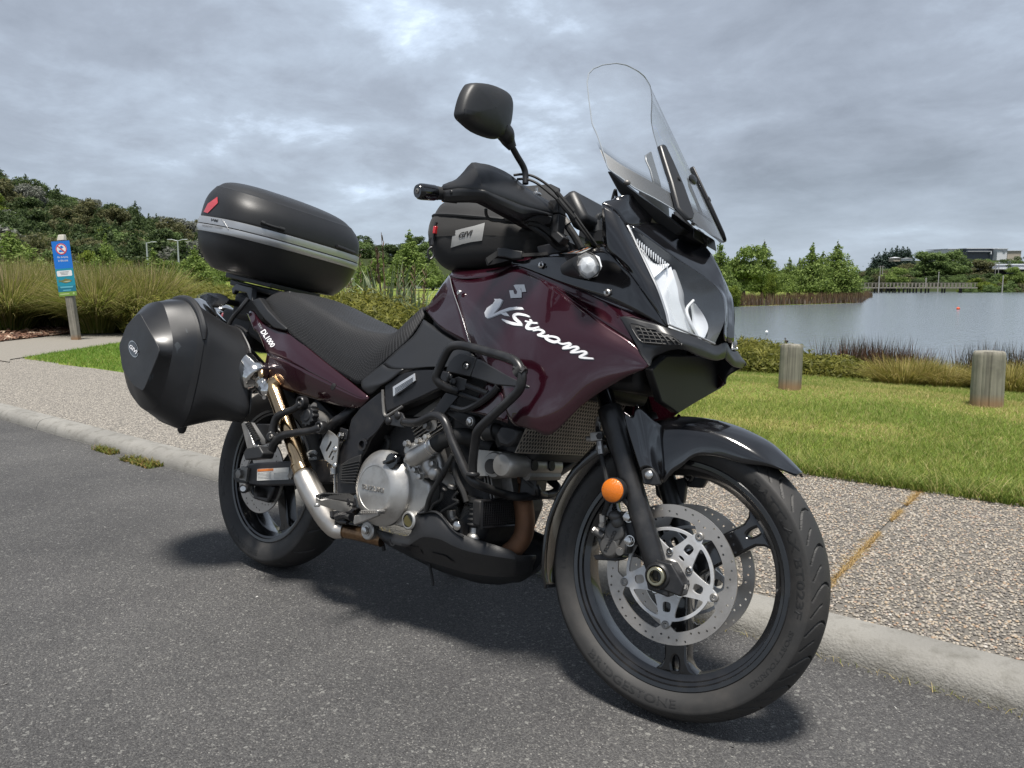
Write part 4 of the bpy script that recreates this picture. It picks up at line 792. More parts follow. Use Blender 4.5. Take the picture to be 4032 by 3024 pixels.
# ------------------------------------------------------------------ posts, sign, lamp posts, bridge, buildings
woodm = mat('weathered timber', (0.24,0.225,0.185), 0.85, var=(9,0.3), dust=((0.10,0.095,0.085), 0.7, 6), bump=(40,0.6,5,0.004))
def grain(m):
    n, l = nt(m); b = n['Principled BSDF']; co = nnode(n, 'ShaderNodeTexCoord'); mp = nnode(n, 'ShaderNodeMapping'); mp.inputs['Scale'].default_value = (55,55,1.6); l.new(co.outputs['Object'], mp.inputs[0]); a = nnode(n, 'ShaderNodeTexNoise'); a.inputs['Scale'].default_value = 1; a.inputs['Detail'].default_value = 6; l.new(mp.outputs[0], a.inputs['Vector'])
    bp_ = nnode(n, 'ShaderNodeBump'); bp_.inputs['Strength'].default_value = 0.7; bp_.inputs['Distance'].default_value = 0.006; l.new(a.outputs['Fac'], bp_.inputs['Height']); l.new(bp_.outputs[0], b.inputs['Normal'])
    old = b.inputs['Base Color'].links[0].from_socket; mr = nnode(n, 'ShaderNodeMapRange'); l.new(a.outputs['Fac'], mr.inputs[0]); mr.inputs[1].default_value = 0.3; mr.inputs[2].default_value = 0.7; mr.inputs[3].default_value = 0.55; mr.inputs[4].default_value = 1.15
    mu = nnode(n, 'ShaderNodeMix', data_type='RGBA', blend_type='MULTIPLY'); mu.inputs['Factor'].default_value = 1; l.new(old, mu.inputs[6]); l.new(mr.outputs[0], mu.inputs[7])
    sp = nnode(n, 'ShaderNodeSeparateXYZ'); l.new(co.outputs['Object'], sp.inputs[0]); m2 = nnode(n, 'ShaderNodeMapRange'); l.new(sp.outputs[2], m2.inputs[0]); m2.inputs[1].default_value = 0.03; m2.inputs[2].default_value = 0.10; m2.inputs[3].default_value = 0.75; m2.inputs[4].default_value = 0
    mx = nnode(n, 'ShaderNodeMix', data_type='RGBA'); l.new(m2.outputs[0], mx.inputs['Factor']); l.new(mu.outputs[2], mx.inputs[6]); mx.inputs[7].default_value = (0.27,0.15,0.07,1); l.new(mx.outputs[2], b.inputs['Base Color'])
grain(woodm)
def bollard(u, v, h, r, lab, tilt, seed, cracks):
    pos = G(u, v, 0.072); rs = np.random.RandomState(seed); n = 64; prof = [(1.0,-.08),(1.0,h*.3),(.985,h*.7),(.98,h-.035),(.955,h-.016),(.88,h-.004),(.5,h),(.01,h+.002)]
    rad = 1+0.02*np.sin(np.linspace(0, 2*np.pi, n, endpoint=False)*3+seed)+0.008*rs.randn(n)
    for c, wd in cracks:
        k = int(c*n) % n; rad[k] *= 1-wd
    V = []; F = []
    for rr, z in prof:
        for j in range(n): a = 2*math.pi*j/n; q = r*rr*(rad[j] if rr > .9 else 1); V.append((q*math.cos(a), q*math.sin(a), z))
    for i in range(len(prof)-1):
        for j in range(n): F.append((i*n+j, i*n+(j+1) % n, (i+1)*n+(j+1) % n, (i+1)*n+j))
    me = bpy.data.meshes.new('bollard'); me.from_pydata(V, [], F); finish(me, woodm, 50); o = link('bollard', me); o.location = pos; o.rotation_euler = (tilt[0], tilt[1], seed); return tag(o, lab, 'bollard', 'timber bollards on the lawn')
bollard(1706, 840, 0.405, 0.098, 'split grey timber post nearer the motorcycle, with a wide crack', (R(-1),R(1.5),0), 1, [(.58,.10),(.66,.03),(.50,.04),(.74,.04),(.82,.03)])
bollard(2130, 876, 0.425, 0.112, 'thicker grey timber post near the right edge of the lawn', (R(-.5),R(1),0), 2, [(.40,.06),(.48,.05),(.55,.04),(.34,.03),(.62,.04),(.28,.03)])
# sign
sd_ = 13.4; base_ = on_ground(157, sd_); sroot = empty('park_sign', base_); tag(sroot, 'blue and green notice on a grey timber post in front of the tussocks', 'sign')
sroot.rotation_euler = (0, 0, YAW-math.pi/2); TL = Matrix.Rotation(R(-4.2), 4, 'Y')
post = MB(); post.prism([(-.065,-.05,-.1),(.065,-.05,-.1),(.065,.05,-.1),(-.065,.05,-.1)], (0,0,1.80)); post.build('post', woodm, sroot, TL, bevel=.008)
cap = MB(); cap.prism([(-.065,-.055,1.71),(.065,-.055,1.71),(.050,-.030,1.81),(-.040,-.030,1.81)], (0,.09,0)); cap.build('post_cap', mat('pale cap', (.45,.43,.38), .6), sroot, TL, bevel=.01)
def plate(z0, z1, m, name, par=sroot, y=-.060, x0=-.155, x1=.155, t=.004): q_ = MB(); q_.prism([(x0,y,z0),(x1,y,z0),(x1,y,z1),(x0,y,z1)], (0,t,0)); return q_.build(name, m, par, TL if par is sroot else None)
SB = mat('sign blue', (.012,.17,.62), .35); ST_ = mat('sign teal', (.015,.26,.36), .35); SGn = mat('sign green', (.17,.30,.05), .4); SD = mat('sign deep teal', (.010,.16,.25), .35)
p1 = plate(1.235, 1.70, SB, 'sign_panel'); p2 = plate(.94, 1.234, ST_, 'sign_panel'); p3 = plate(.84, .939, SD, 'sign_panel'); p4 = plate(.765, .839, SGn, 'sign_panel')
def disc2(cx_, cz, r0, r1, y, m, name, par):
    q_ = MB(); n = 36; V = [(cx_+r*math.cos(2*math.pi*i/n), y, cz+r*math.sin(2*math.pi*i/n)) for r in (r0, r1) for i in range(n)]; q_.add(V, [(i, (i+1) % n, n+(i+1) % n, n+i) for i in range(n)]); return q_.build(name, m, par)
SW = mat('sign white', (.75,.76,.77), .4); SR = mat('sign red', (.62,.04,.05), .4)
disc2(0, 1.565, .0005, .095, -.0615, SW, 'prohibition_symbol', p1); disc2(0, 1.565, .078, .094, -.0625, SR, 'prohibition_ring', p1)
q_ = MB(); q_.prism([(-.062,-.0635,1.615),(-.050,-.0635,1.627),(.062,-.0635,1.515),(.050,-.0635,1.503)], (0,.0005,0)); q_.build('prohibition_bar', SR, p1)
q_ = MB(); q_.prism([(-.035,-.062,1.60),(.015,-.062,1.625),(.045,-.062,1.59),(-.005,-.062,1.565)], (0,.0003,0)); q_.ball((-.02,-.062,1.53), .028, .0004, .02); q_.ball((.025,-.062,1.525), .02, .0004, .016); q_.build('dumping_symbol', SB, p1)
def stext(s, x0, x1, z0, z1, m, par, y=-.0615): lettering('sign_lettering', s, (x0,y,z0), (x1,y,z0), (x0,y,z1), m, par, raise_=.0004)
stext('No dumping', -.085, .095, 1.405, 1.445, SW, p1); stext('in this area', -.080, .090, 1.352, 1.392, SW, p1)
q_ = MB(); q_.prism([(-.125,-.0612,1.105),(.115,-.0612,1.105),(.125,-.0612,1.12),(.125,-.0612,1.185),(.115,-.0612,1.2),(-.125,-.0612,1.2),(-.135,-.0612,1.185),(-.135,-.0612,1.12)], (0,.0004,0)); q_.build('caption_box', SW, p2)
for k in range(3): q_ = MB(); q_.prism([(-.085+.01*k,-.0625,1.175-.022*k),(.075-.012*k,-.0625,1.175-.022*k),(.075-.012*k,-.0625,1.183-.022*k),(-.085+.01*k,-.0625,1.183-.022*k)], (0,.0003,0)); q_.build('caption_line', mat('caption grey', (.3,.33,.34), .6) if k == 0 else bpy.data.materials['caption grey'], p2)
fish = [(-.12,1.055),(-.10,1.035),(-.05,1.04),(-.01,1.058),(.0,1.072),(.02,1.055),(.07,1.045),(.105,1.025),(.09,1.008),(.03,.992),(.0,.985),(-.06,1.0),(-.10,1.018),(-.118,.995)]
q_ = MB(); q_.prism([(a, -.0618, b) for a, b in fish], (0,.0004,0)); q_.build('fish_picture', mat('fish olive', (.16,.17,.06), .5), p2)
q_ = MB(); q_.prism([(-.05,-.0626,1.008),(.03,-.0626,1.0),(.09,-.0626,1.012),(.07,-.0626,1.022),(0,-.0626,1.02)], (0,.0004,0)); q_.build('fish_belly', mat('fish pale', (.45,.45,.30), .5), p2)
q_ = MB(); q_.prism([(-.10,-.0613,.905),(.10,-.0613,.905),(.12,-.0613,.932),(-.12,-.0613,.932)], (0,.0003,0)); q_.prism([(-.07,-.0613,.855),(.07,-.0613,.855),(.07,-.0613,.872),(-.07,-.0613,.872)], (0,.0003,0)); q_.build('panel_strip', mat('pale teal', (.12,.42,.52), .4), p3)
q_ = MB(); q_.prism([(-.13,-.0613,.79),(.03,-.0613,.79),(.03,-.0613,.812),(-.13,-.0613,.812)], (0,.0003,0)); q_.ball((.105,-.0613,.803), .016, .0004, .02); q_.build('green_strip', mat('pale lime', (.40,.52,.22), .4), p4)
# lamp posts
galv = mat('galvanised steel', (.42,.44,.46), .45, .4)
for i, (u, d, vt, lab) in enumerate([(322,92,525,'street lamp with one arm, left of the pair above the park trees'),(389,90,520,'street lamp with two arms, right of the pair above the park trees')]):
    b_ = on_ground(u, d); h = zof(vt, d)-b_.z; root = empty('street_lamp', b_, YAW-math.pi/2); q_ = MB(); q_.tube([Vector((0,0,0)), Vector((0,0,h))], [.13,.075], 10, 1); q_.build('pole', galv, root)
    for sg in ((1,) if i == 0 else (1,-1)):
        q_ = MB(); q_.tube([Vector((0,0,h-.1)), Vector((sg*.6,0,h+.05))], .05, 6, 1); q_.box((sg*.85,0,h+.06), (.6,.3,.1)); q_.build('lamp_head', galv, root, bevel=.02)
    tag(root, lab, 'street lamp', 'street lamps in the park')
# footbridge
bz = 1.06; bd = 212; timb = mat('pale bridge timber', (.235,.215,.18), .8, var=(1,.2)); dkt = mat('dark bridge piles', (.055,.05,.045), .9)
def bp(u, dz): q = W(u, bd, bz+dz); return q
br_ = empty('footbridge', bp(1950, 0)); tag(br_, 'long timber footbridge with a railing across the far end of the lake', 'footbridge')
inv = Matrix.Translation(-bp(1950, 0)); rdir = (bp(2100,0)-bp(1800,0)).normalized(); dpt = Vector((-rdir.y, rdir.x, 0))
def bpart(name, fn, m): q_ = MB(); fn(q_); o = q_.build(name, m, br_, bevel=0); o.data.transform(inv); return o
def beam(q_, u0, u1, z0, z1, dd, t): a, b = bp(u0, z0)+dpt*dd, bp(u1, z0)+dpt*dd; q_.prism([a, b, b+dpt*t, a+dpt*t], (0,0,z1-z0))
bpart('deck', lambda q_: beam(q_, 1838, 2106, -.30, .02, -1.2, 2.4), timb)
for dd in (-1.2, 1.1):
    bpart('handrail', lambda q_: beam(q_, 1838, 2106, 1.08, 1.20, dd, .12), timb); bpart('mid_rail', lambda q_: beam(q_, 1838, 2106, .60, .66, dd, .06), timb)
npost = 34
pm = None
for k in range(npost):
    u = 1840+k*(2100-1840)/(npost-1)
    for dd in (-1.2, 1.1):
        c = bp(u, 0)+dpt*dd
        if pm is None:
            q_ = MB(); q_.box((0,0,.55), (.16,.12,1.25)); o = q_.build('rail_post', timb, br_); pm = o.data
        else: o = link('rail_post', pm, br_)
        o.location = inv @ c; o.rotation_euler = (0,0,math.atan2(rdir.y, rdir.x))
pmm = None
for xx in (437,470,520,575,613,655,682,728,780,828,857,897,934,990,1042,1078,1240,1270,1448,1468):
    u = (3300+xx/3.022)/1.8228; c = bp(u, 0)
    if pmm is None:
        q_ = MB(); q_.lathe([(.22,-2.4),(.22,-.28)], (0,0,0), (0,0,1), 10, cap=True); o = q_.build('pile', dkt, br_); pmm = o.data
    else: o = link('pile', pmm, br_)
    o.location = inv @ c
# buildings
wallw = mat('white cladding', (.62,.63,.65), .5); wallg = mat('dark glazing', (.035,.045,.060), .15); roofg = mat('grey roof', (.16,.145,.135), .7); roofw = mat('pale metal roof', (.60,.62,.65), .4, .2); wallb = mat('beige cladding', (.42,.37,.30), .7); walld = mat('grey cladding', (.22,.24,.27), .6); winm = mat('house window', (.05,.06,.075), .1)
def house(name, u0, u1, d, v_eave, v_top, v_base, lab, wall=wallw, roof=roofg, deep=9, hip=True, cat='house', wins=3, group=None, rz=0.0):
    c = W((u0+u1)/2, d); zb, ze, zt = zof(v_base, d), zof(v_eave, d), zof(v_top, d); L = (u1-u0)/FPX*d; root = empty(name, (c.x, c.y, zb), YAW-math.pi/2+rz); tag(root, lab, cat, group)
    q_ = MB(); q_.box((0,deep/2,(ze-zb)/2-.5), (L*.94,deep,ze-zb+1)); q_.build('wall', wall, root)
    q_ = MB(); e = L/2; r = e-deep*.45 if hip and e > deep*.5 else e*.1 if hip else e; H = zt-zb; E_ = ze-zb
    q_.add([(-e,-.5,E_),(e,-.5,E_),(e,deep+.5,E_),(-e,deep+.5,E_),(-r,deep/2,H),(r,deep/2,H)], [(0,1,5,4),(1,2,5),(2,3,4,5),(3,0,4),(3,2,1,0)]); q_.build('roof', roof, root, angle=10)
    for k in range(wins):
        x_ = -L*.42+L*.84*(k+.5)/wins; q_ = MB(); q_.box((x_,-.03,(ze-zb)*.5), (L*.84/wins*.62,.10,(ze-zb)*.5)); w_ = q_.build('window', winm, root)
        q_ = MB(); ww, hh = L*.84/wins*.62, (ze-zb)*.5
        for sx in (-1, 1): q_.box((x_+sx*ww/2,-.07,(ze-zb)*.5), (.10,.08,hh+.1))
        for sz in (-1, 1): q_.box((x_,-.07,(ze-zb)*.5+sz*hh/2), (ww,.08,.10))
        q_.build('frame', wall, w_)
    return root
HG = 'houses on the ridge'
for a in [(776,806,262,542,534,556,'brown roofed ridge house against the top case'),(785,815,256,548,542,560,'pale ridge house half behind the brown roofed one'),(806,832,258,549,541,560,'white ridge house with a grey roof in the middle of the ridge'),(820,858,260,546,539,557,'long brown roofed ridge house left of the conical tree'),(905,930,262,546,539,556,'dark roofed ridge house right of the conical tree'),(925,952,264,548,541,557,'dark roofed ridge house beside the tank bag'),(408,440,245,516,508,524,'grey roofed house on the hill behind the top case edge'),(700,740,290,540,532,550,'ridge house hidden behind the top case')]: house('house', a[0], a[1], a[2], a[3], a[4], a[5], a[6], group=HG)
house('house', 716, 754, 120, 604, 592, 622, 'pale low house under the wide green tree', wallb, roofg, 7, wins=2)
house('house', 826, 850, 118, 606, 598, 618, 'cream gabled house between the two lawn trees', wallb, roofw, 6, wins=1); house('community_hall', 856, 948, 118, 602, 599, 617, 'long low white building behind the conical tree', wallw, roofg, 6, True, 'building', 7)
def shed(name, u0, u1, d, vt, vb, lab, wall, deep=30, feats=()):
    c = W((u0+u1)/2, d); zb, zt = zof(vb, d), zof(vt, d); L = (u1-u0)/FPX*d; H = zt-zb; root = empty(name, (c.x, c.y, zb), YAW-math.pi/2); tag(root, lab, 'warehouse')
    q_ = MB(); q_.box((0,deep/2,H/2-2), (L,deep,H+4)); q_.build('wall', wall, root); q_ = MB(); q_.prism([(-L/2-.4,-.6,H),(L/2+.4,-.6,H),(L/2+.4,deep,H+.6),(-L/2-.4,deep,H+.6)], (0,0,.5)); q_.build('roof', roofw, root)
    for (nm, fx0, fx1, fz0, fz1, m, pr_) in feats: q_ = MB(); q_.box((-L/2+L*(fx0+fx1)/2,-pr_/2,H*(fz0+fz1)/2), (L*(fx1-fx0),pr_,H*(fz1-fz0))); q_.build(nm, m, root)
    return root
z_ = lambda x: (3300+x/3.022)/1.8228
y_ = lambda v: (900+v/3.022)/1.8228
shed('warehouse', z_(1278), z_(1510), 575, y_(250), y_(318), 'white gabled warehouse at the left end of the hilltop group', wallw, feats=(('door', .1,.3,0,.5,walld,.4),('window', .5,.85,.25,.6,wallg,.4)))
shed('warehouse', z_(1495), z_(1865), 565, y_(244), y_(312), 'dark glazed office block between the white hilltop warehouses', wallg, feats=(('glass_band', .0,.75,.25,.5,wallg,1.5),('white_frame', .0,.76,.52,.60,wallw,2.0),('white_frame', .73,.76,.05,.58,wallw,2.0)))
shed('warehouse', z_(1862), z_(1978), 560, y_(248), y_(312), 'white end wall of the hilltop warehouse with a dark sign', wallw, feats=(('roof_edge', -.02,1.02,.93,1.0,walld,.6),('dark_sign', .55,.8,.55,.75,walld,.5)))
shed('warehouse', z_(1985), z_(2145), 570, y_(270), y_(322), 'beige hilltop shed right of the white warehouse', wallb)
wsh = shed('warehouse', z_(1500), z_(2330), 370, y_(432), y_(545), 'long pale shed with an awning behind the right bank', walld, 40, (('awning', .10,1.0,.52,.60,wallw,7),('opening', .32,.58,.0,.40,X['dark'],.3),('awning_arm', .2,.21,.5,.75,wallw,7),('awning_arm', .45,.46,.5,.75,wallw,7),('awning_arm', .7,.71,.5,.75,wallw,7),('end_wall', -.1,.1,.0,.88,roofw,.5)))
house('house', z_(640), z_(722), 600, y_(350), y_(336), y_(374), 'small pale gabled house below the dark pines', wallb, roofw, 8, wins=2); house('house', z_(786), z_(868), 590, y_(354), y_(347), y_(366), 'white roofed shed beside the pines', wallw, roofw, 8, wins=1)
for i, (x_, vt, d, lab) in enumerate([(1855,395,352,'left power pole in front of the pale shed'),(1893,392,350,'right power pole in front of the pale shed'),(490,440,300,'left power pole beyond the footbridge'),(518,440,300,'right power pole beyond the footbridge'),(483,560,206,'grey lamp post standing by the left piles of the footbridge'),(1188,510,258,'thin lamp post behind the footbridge'),(1040,580,214,'short post on the footbridge'),(1955,555,225,'post on the right bank')]):
    b_ = on_ground(z_(x_), d) if i != 6 else W(z_(x_), d, bz); b_.z = min(b_.z, 2); h = zof(y_(vt), d)-b_.z; root = empty('utility_pole', b_, YAW-math.pi/2); q_ = MB(); q_.tube([Vector((0,0,0)), Vector((0,0,h))], [.17,.12], 8, 1); q_.build('pole', mat('pale pole', (.32,.31,.29), .7) if i == 0 else bpy.data.materials['pale pole'], root)
    q_ = MB(); q_.box((0,0,h-.3), (1.6 if i < 4 else .5,.12,.12)); q_.build('crossarm', bpy.data.materials['pale pole'], root); tag(root, lab, 'pole')
# on the water
q_ = MB(); q_.ball((0,0,.05), .11, .11, .09, 14); q_.cyl((0,0,.12), (0,0,.17), .025, 8); o = q_.build('buoy', mat('orange buoy', (.70,.09,.03), .5)); o.location = W(2073, 51, LZ); tag(o, 'small orange buoy floating on the lake', 'buoy')
bd_ = empty('duck', W(1704, 17.6, LZ+.16)); bd_.rotation_euler = (0,0,YAW); bd_.scale = (.42,.42,.42); q_ = MB(); q_.ball((0,0,.10), .20, .09, .08, 12); q_.tube([Vector((.14,0,.13)), Vector((.19,0,.20)), Vector((.20,0,.24))], [.04,.03,.03], 8, 2); q_.ball((.22,0,.26), .045, .035, .035, 10); q_.tube([Vector((-.15,0,.12)), Vector((-.26,0,.16))], [.05,.01], 6, 1); q_.build('body', mat('duck brown', (.045,.035,.028), .7), bd_); q_ = MB(); q_.tube([Vector((.25,0,.26)), Vector((.32,0,.25))], [.015,.008], 6, 1); q_.build('bill', X['frame'], bd_); tag(bd_, 'dark duck swimming behind the olive shrubs', 'duck')
mk = empty('marker_post', W(1660, 15.8, LZ)); q_ = MB(); q_.tube([Vector((0,0,-.4)), Vector((0,0,.50))], .018, 8, 1); q_.build('stake', galv, mk); q_ = MB(); q_.ball((0,0,.52), .032, .032, .032, 14); q_.build('float', SW, mk); tag(mk, 'white ball on a thin stake at the water edge behind the shrubs', 'marker')
# ------------------------------------------------------------------ the motorcycle
moto = empty('motorcycle'); moto.matrix_local = M_LEAN
tag(moto, 'dark maroon touring motorcycle leaning on its stand beside the kerb', 'motorcycle')
def rot2(a): return Matrix.Rotation(a, 4, 'Y')
def circle(r, n=48, c=(0,0), a0=0): return [(c[0]+r*math.cos(a0+2*math.pi*i/n), c[1]+r*math.sin(a0+2*math.pi*i/n)) for i in range(n)]
def plane_y(c): # plate x,y -> frame x,z ; plate z -> -y
    return Matrix.Translation(c) @ Matrix(((1,0,0,0),(0,0,-1,0),(0,1,0,0),(0,0,0,1)))
def hexbolt(mb, c, d, r=0.007, h=0.006, mi=0):
    c, d = Vector(c), Vector(d).normalized(); mb.lathe([(r*1.35, 0), (r*1.35, 0.0015), (r*1.1, 0.0016)], c, d, 14, mi=mi); mb.lathe([(r, 0.0012), (r, h), (r*0.75, h+0.001), (0.0005, h+0.001)], c, d, 6, mi=mi)
def allen(mb, c, d, r=0.006, h=0.004, mi=0):
    c, d = Vector(c), Vector(d).normalized(); mb.lathe([(r, 0), (r, h*0.6), (r*0.8, h), (r*0.45, h), (r*0.45, h*0.3), (0.0003, h*0.3)], c, d, 14, mi=mi)

def tyre_mesh(rad, half, rim_r, rim_half, crown, groove, nseg=900):
    # profile from right bead to left bead
    P = []
    for t in np.linspace(0, 1, 9): # right side wall
        r = rim_r-0.006+(rad*0.918-rim_r+0.006)*t; y = rim_half*0.92+(half-rim_half*0.92)*math.sin(min(t*1.35, 1)*math.pi/2)
        P.append((r, -y, 0))
    rs, ys = P[-1][0], -P[-1][1]
    nt_ = 72
    for i in range(1, nt_):
        s_ = -1+2*i/nt_; y = ys*s_; r = rs+(rad-rs)*(1-abs(s_)**crown)
        P.append((r, y, s_))
    for t in np.linspace(1, 0, 9):
        r = rim_r-0.006+(rad*0.918-rim_r+0.006)*t; y = rim_half*0.92+(half-rim_half*0.92)*math.sin(min(t*1.35, 1)*math.pi/2)
        P.append((r, y, 0 if t < 1 else 1))
    m = len(P); P[8] = (P[8][0], P[8][1], -1)
    V = np.zeros((nseg, m, 3)); a = np.linspace(0, 2*np.pi, nseg, endpoint=False)
    for j, (r, y, s_) in enumerate(P):
        rr = np.full(nseg, r)
        if abs(s_) < 0.999 and (s_ != 0 or 9 <= j < m-9): rr = rr-groove(a, s_)*0.0060
        V[:, j, 0] = rr*np.cos(a); V[:, j, 1] = y; V[:, j, 2] = rr*np.sin(a)
    idx = np.arange(nseg*m).reshape(nseg, m); q = np.stack([idx[:, :-1], np.roll(idx, -1, 0)[:, :-1], np.roll(idx, -1, 0)[:, 1:], idx[:, 1:]], -1).reshape(-1, 4)
    return np_mesh('tyre', V.reshape(-1, 3), q, 4)
def groove_front(a, s_):
    g = np.zeros_like(a); n = 26
    sg = 1 if s_ < 0 else -1; t = abs(s_)
    if 0.16 < t < 0.93:
        ph = (a*n/(2*np.pi)+(0.25 if sg > 0 else 0.75)+0.9*(t-0.5)**2*2.0*(1)+0.35*t) % 1.0
        g = np.maximum(g, ((ph < 0.06)*1.0))
        if 0.55 < t < 0.9:
            ph2 = (a*n/(2*np.pi)+0.5+(0.25 if sg > 0 else 0.75)+0.9*(t-0.5)**2*2.0+0.35*t) % 1.0
            g = np.maximum(g, (ph2 < 0.045)*0.8)
    return g
def groove_rear(a, s_):
    g = np.zeros_like(a); n = 18; t = abs(s_)
    if 0.2 < t < 0.9:
        ph = (a*n/(2*np.pi)+(0.0 if s_ < 0 else 0.5)+0.55*t) % 1.0
        g = np.maximum(g, (ph < 0.05)*1.0)
    return g
def ring_text(name, s, r0, h, a0, a1, yfun, mat_, parent, flip=False):
    """raised lettering round a side wall: from angle a0 to a1, letters of height h standing on radius r0"""
    me = text_mesh(s, 0.5, 0.012); n = len(me.vertices); co = np.empty(n*3, dtype=np.float32); me.vertices.foreach_get('co', co); co = co.reshape(-1, 3)
    lo, hi = co.min(0), co.max(0)
    for i in range(n):
        t = (co[i,0]-lo[0])/(hi[0]-lo[0]); b = (co[i,1]-lo[1])/(hi[1]-lo[1]); rr = r0+h*(b if not flip else 1-b); an = a0+(a1-a0)*t
        y = yfun(rr)-(0.0007 if co[i,2] > 0 else -0.002); co[i] = (rr*math.cos(an), y, rr*math.sin(an))
    me.vertices.foreach_set('co', co.ravel()); me.materials.clear(); finish(me, mat_, 30, False); return link(name, me, parent)

def rim_body(fl, half, spokes, spoke_w, hub_r, hub_half, slot, name, M, spoke_y=0.017):
    mb = MB()
    prof = [(fl-0.001, -half-0.004), (fl+0.002, -half-0.002), (fl+0.001, -half+0.002), (fl-0.014, -half+0.004), (fl-0.026, -half*0.45), (fl-0.026, half*0.45), (fl-0.014, half-0.004), (fl+0.001, half-0.002), (fl+0.002, half+0.002), (fl-0.001, half+0.004),
            (fl-0.010, half+0.003), (fl-0.0125, half-0.002), (fl-0.019, half-0.004), (fl-0.021, half-0.011), (fl-0.034, half*0.55), (fl-0.036, 0.0), (fl-0.034, -half*0.55), (fl-0.021, -half+0.011), (fl-0.019, -half+0.004), (fl-0.0125, -half+0.002), (fl-0.010, -half-0.003)]
    mb.lathe(prof, n=128, closed=True)
    mb.lathe([(hub_r*0.45, -hub_half), (hub_r*0.8, -hub_half), (hub_r, -hub_half*0.6), (hub_r*0.9, 0), (hub_r, hub_half*0.6), (hub_r*0.8, hub_half), (hub_r*0.45, hub_half)], n=40, closed=True)
    rim = mb.build(name, X['rim'], moto, M, angle=40)
    ri, ro = hub_r*0.7, fl-0.033
    for a in spokes:
        # outline in plate coords (x along spoke)
        o = [(ri, -spoke_w*0.52)]
        for t in np.linspace(0.1, 1, 12):
            x = ri+(ro-ri)*t; wv = spoke_w*(0.5-0.06*t)+(0.030*max(0, (t-0.80)/0.20)**2.2); o.append((x, -wv))
        o += [(x_, -y_) for x_, y_ in o[::-1]]
        sl = [(slot+0.019*math.cos(q)*1.0, 0.0075*math.sin(q)) for q in np.linspace(0, 2*np.pi, 20, endpoint=False)]
        flat2d('spoke', [o, sl], spoke_y*2, rot2(-a) @ plane_y((0,0,0)), X['rim'], rim, bevel=0.006, angle=50)
    return rim
def brake_disc(name, r, ri, y, nb, parent, ang0=0.0, thick=0.005, holes=48):
    tabs = []
    for i in range(240):
        a = 2*math.pi*i/240; d = min(abs(((a-ang0-2*math.pi*k/nb+math.pi) % (2*math.pi))-math.pi) for k in range(nb))
        t = max(0, 1-(d/0.20)**2); tabs.append(((ri-0.016*t**1.2)*math.cos(a), (ri-0.016*t**1.2)*math.sin(a)))
    L = [circle(r, 160), tabs[::-1]]
    w_ = r-ri
    for k in range(holes):
        a = 2*math.pi*k/holes; rr = ri+w_*(0.27+0.50*((k % 4)/3)); L.append(circle(0.0027, 10, (rr*math.cos(a), rr*math.sin(a))))
    return flat2d(name, L, thick, plane_y((0, y, 0)), X['disc'], parent, angle=30)
def disc_carrier(y, nb, ang0, parent):
    R0 = 0.104; out_ = []
    for i in range(300):
        a = 2*math.pi*i/300; d = min(abs(((a-ang0-2*math.pi*k/nb+math.pi) % (2*math.pi))-math.pi) for k in range(nb))
        out_.append(((R0+0.016*max(0, 1-(d/0.13)**2)**0.8)*math.cos(a), (R0+0.016*max(0, 1-(d/0.13)**2)**0.8)*math.sin(a)))
    L = [out_, circle(0.030, 48)]
    def pol(r, a): return (r*math.cos(a), r*math.sin(a))
    for k in range(nb):
        a = ang0+2*math.pi*k/nb; b = a+math.pi/nb
        s_ = 2*math.pi/nb
        tri = [pol(0.0965, b-s_*0.31), pol(0.0965, b-s_*0.16), pol(0.0965, b), pol(0.0965, b+s_*0.16), pol(0.0965, b+s_*0.31), pol(0.088, b+s_*0.315), pol(0.062, b+s_*0.12), pol(0.057, b), pol(0.062, b-s_*0.12), pol(0.088, b-s_*0.315)]
        L.append([(q.x, q.y) for q in spline([(x_, y_, 0) for x_, y_ in tri], 3, True)])
        sm = [pol(0.083, a-s_*0.075), pol(0.083, a+s_*0.075), pol(0.066, a+s_*0.105), pol(0.062, a), pol(0.066, a-s_*0.105)]
        L.append([(q.x, q.y) for q in spline([(x_, y_, 0) for x_, y_ in sm], 3, True)])
        sl = [pol(0.0475+0.0035*math.sin(q), a+0.17*math.cos(q)) for q in np.linspace(0, 2*np.pi, 14, endpoint=False)]
        L.append(sl); L.append(circle(0.0042, 12, pol(0.1125, a)))
    c = flat2d('disc_carrier', L, 0.005, plane_y((0, y, 0)), X['carrier'], parent, bevel=0.0006)
    for k in range(nb):
        a = ang0+2*math.pi*k/nb; q = pol(0.1125, a); mb = MB(); sg = -1 if y < 0 else 1
        mb.lathe([(0.0045, -0.004), (0.0095, -0.004), (0.0095, 0.004), (0.0075, 0.0055), (0.0045, 0.0055)], (q[0], y, q[1]), (0, sg, 0), 20, closed=True); mb.build('disc_button', X['alu_dark'], parent)
        q = pol(0.050, a+math.pi/nb); mb = MB(); allen(mb, (q[0], y+sg*0.0025, q[1]), (0, sg, 0), 0.0085, 0.005); mb.build('disc_bolt', X['steel'], parent)
    return c

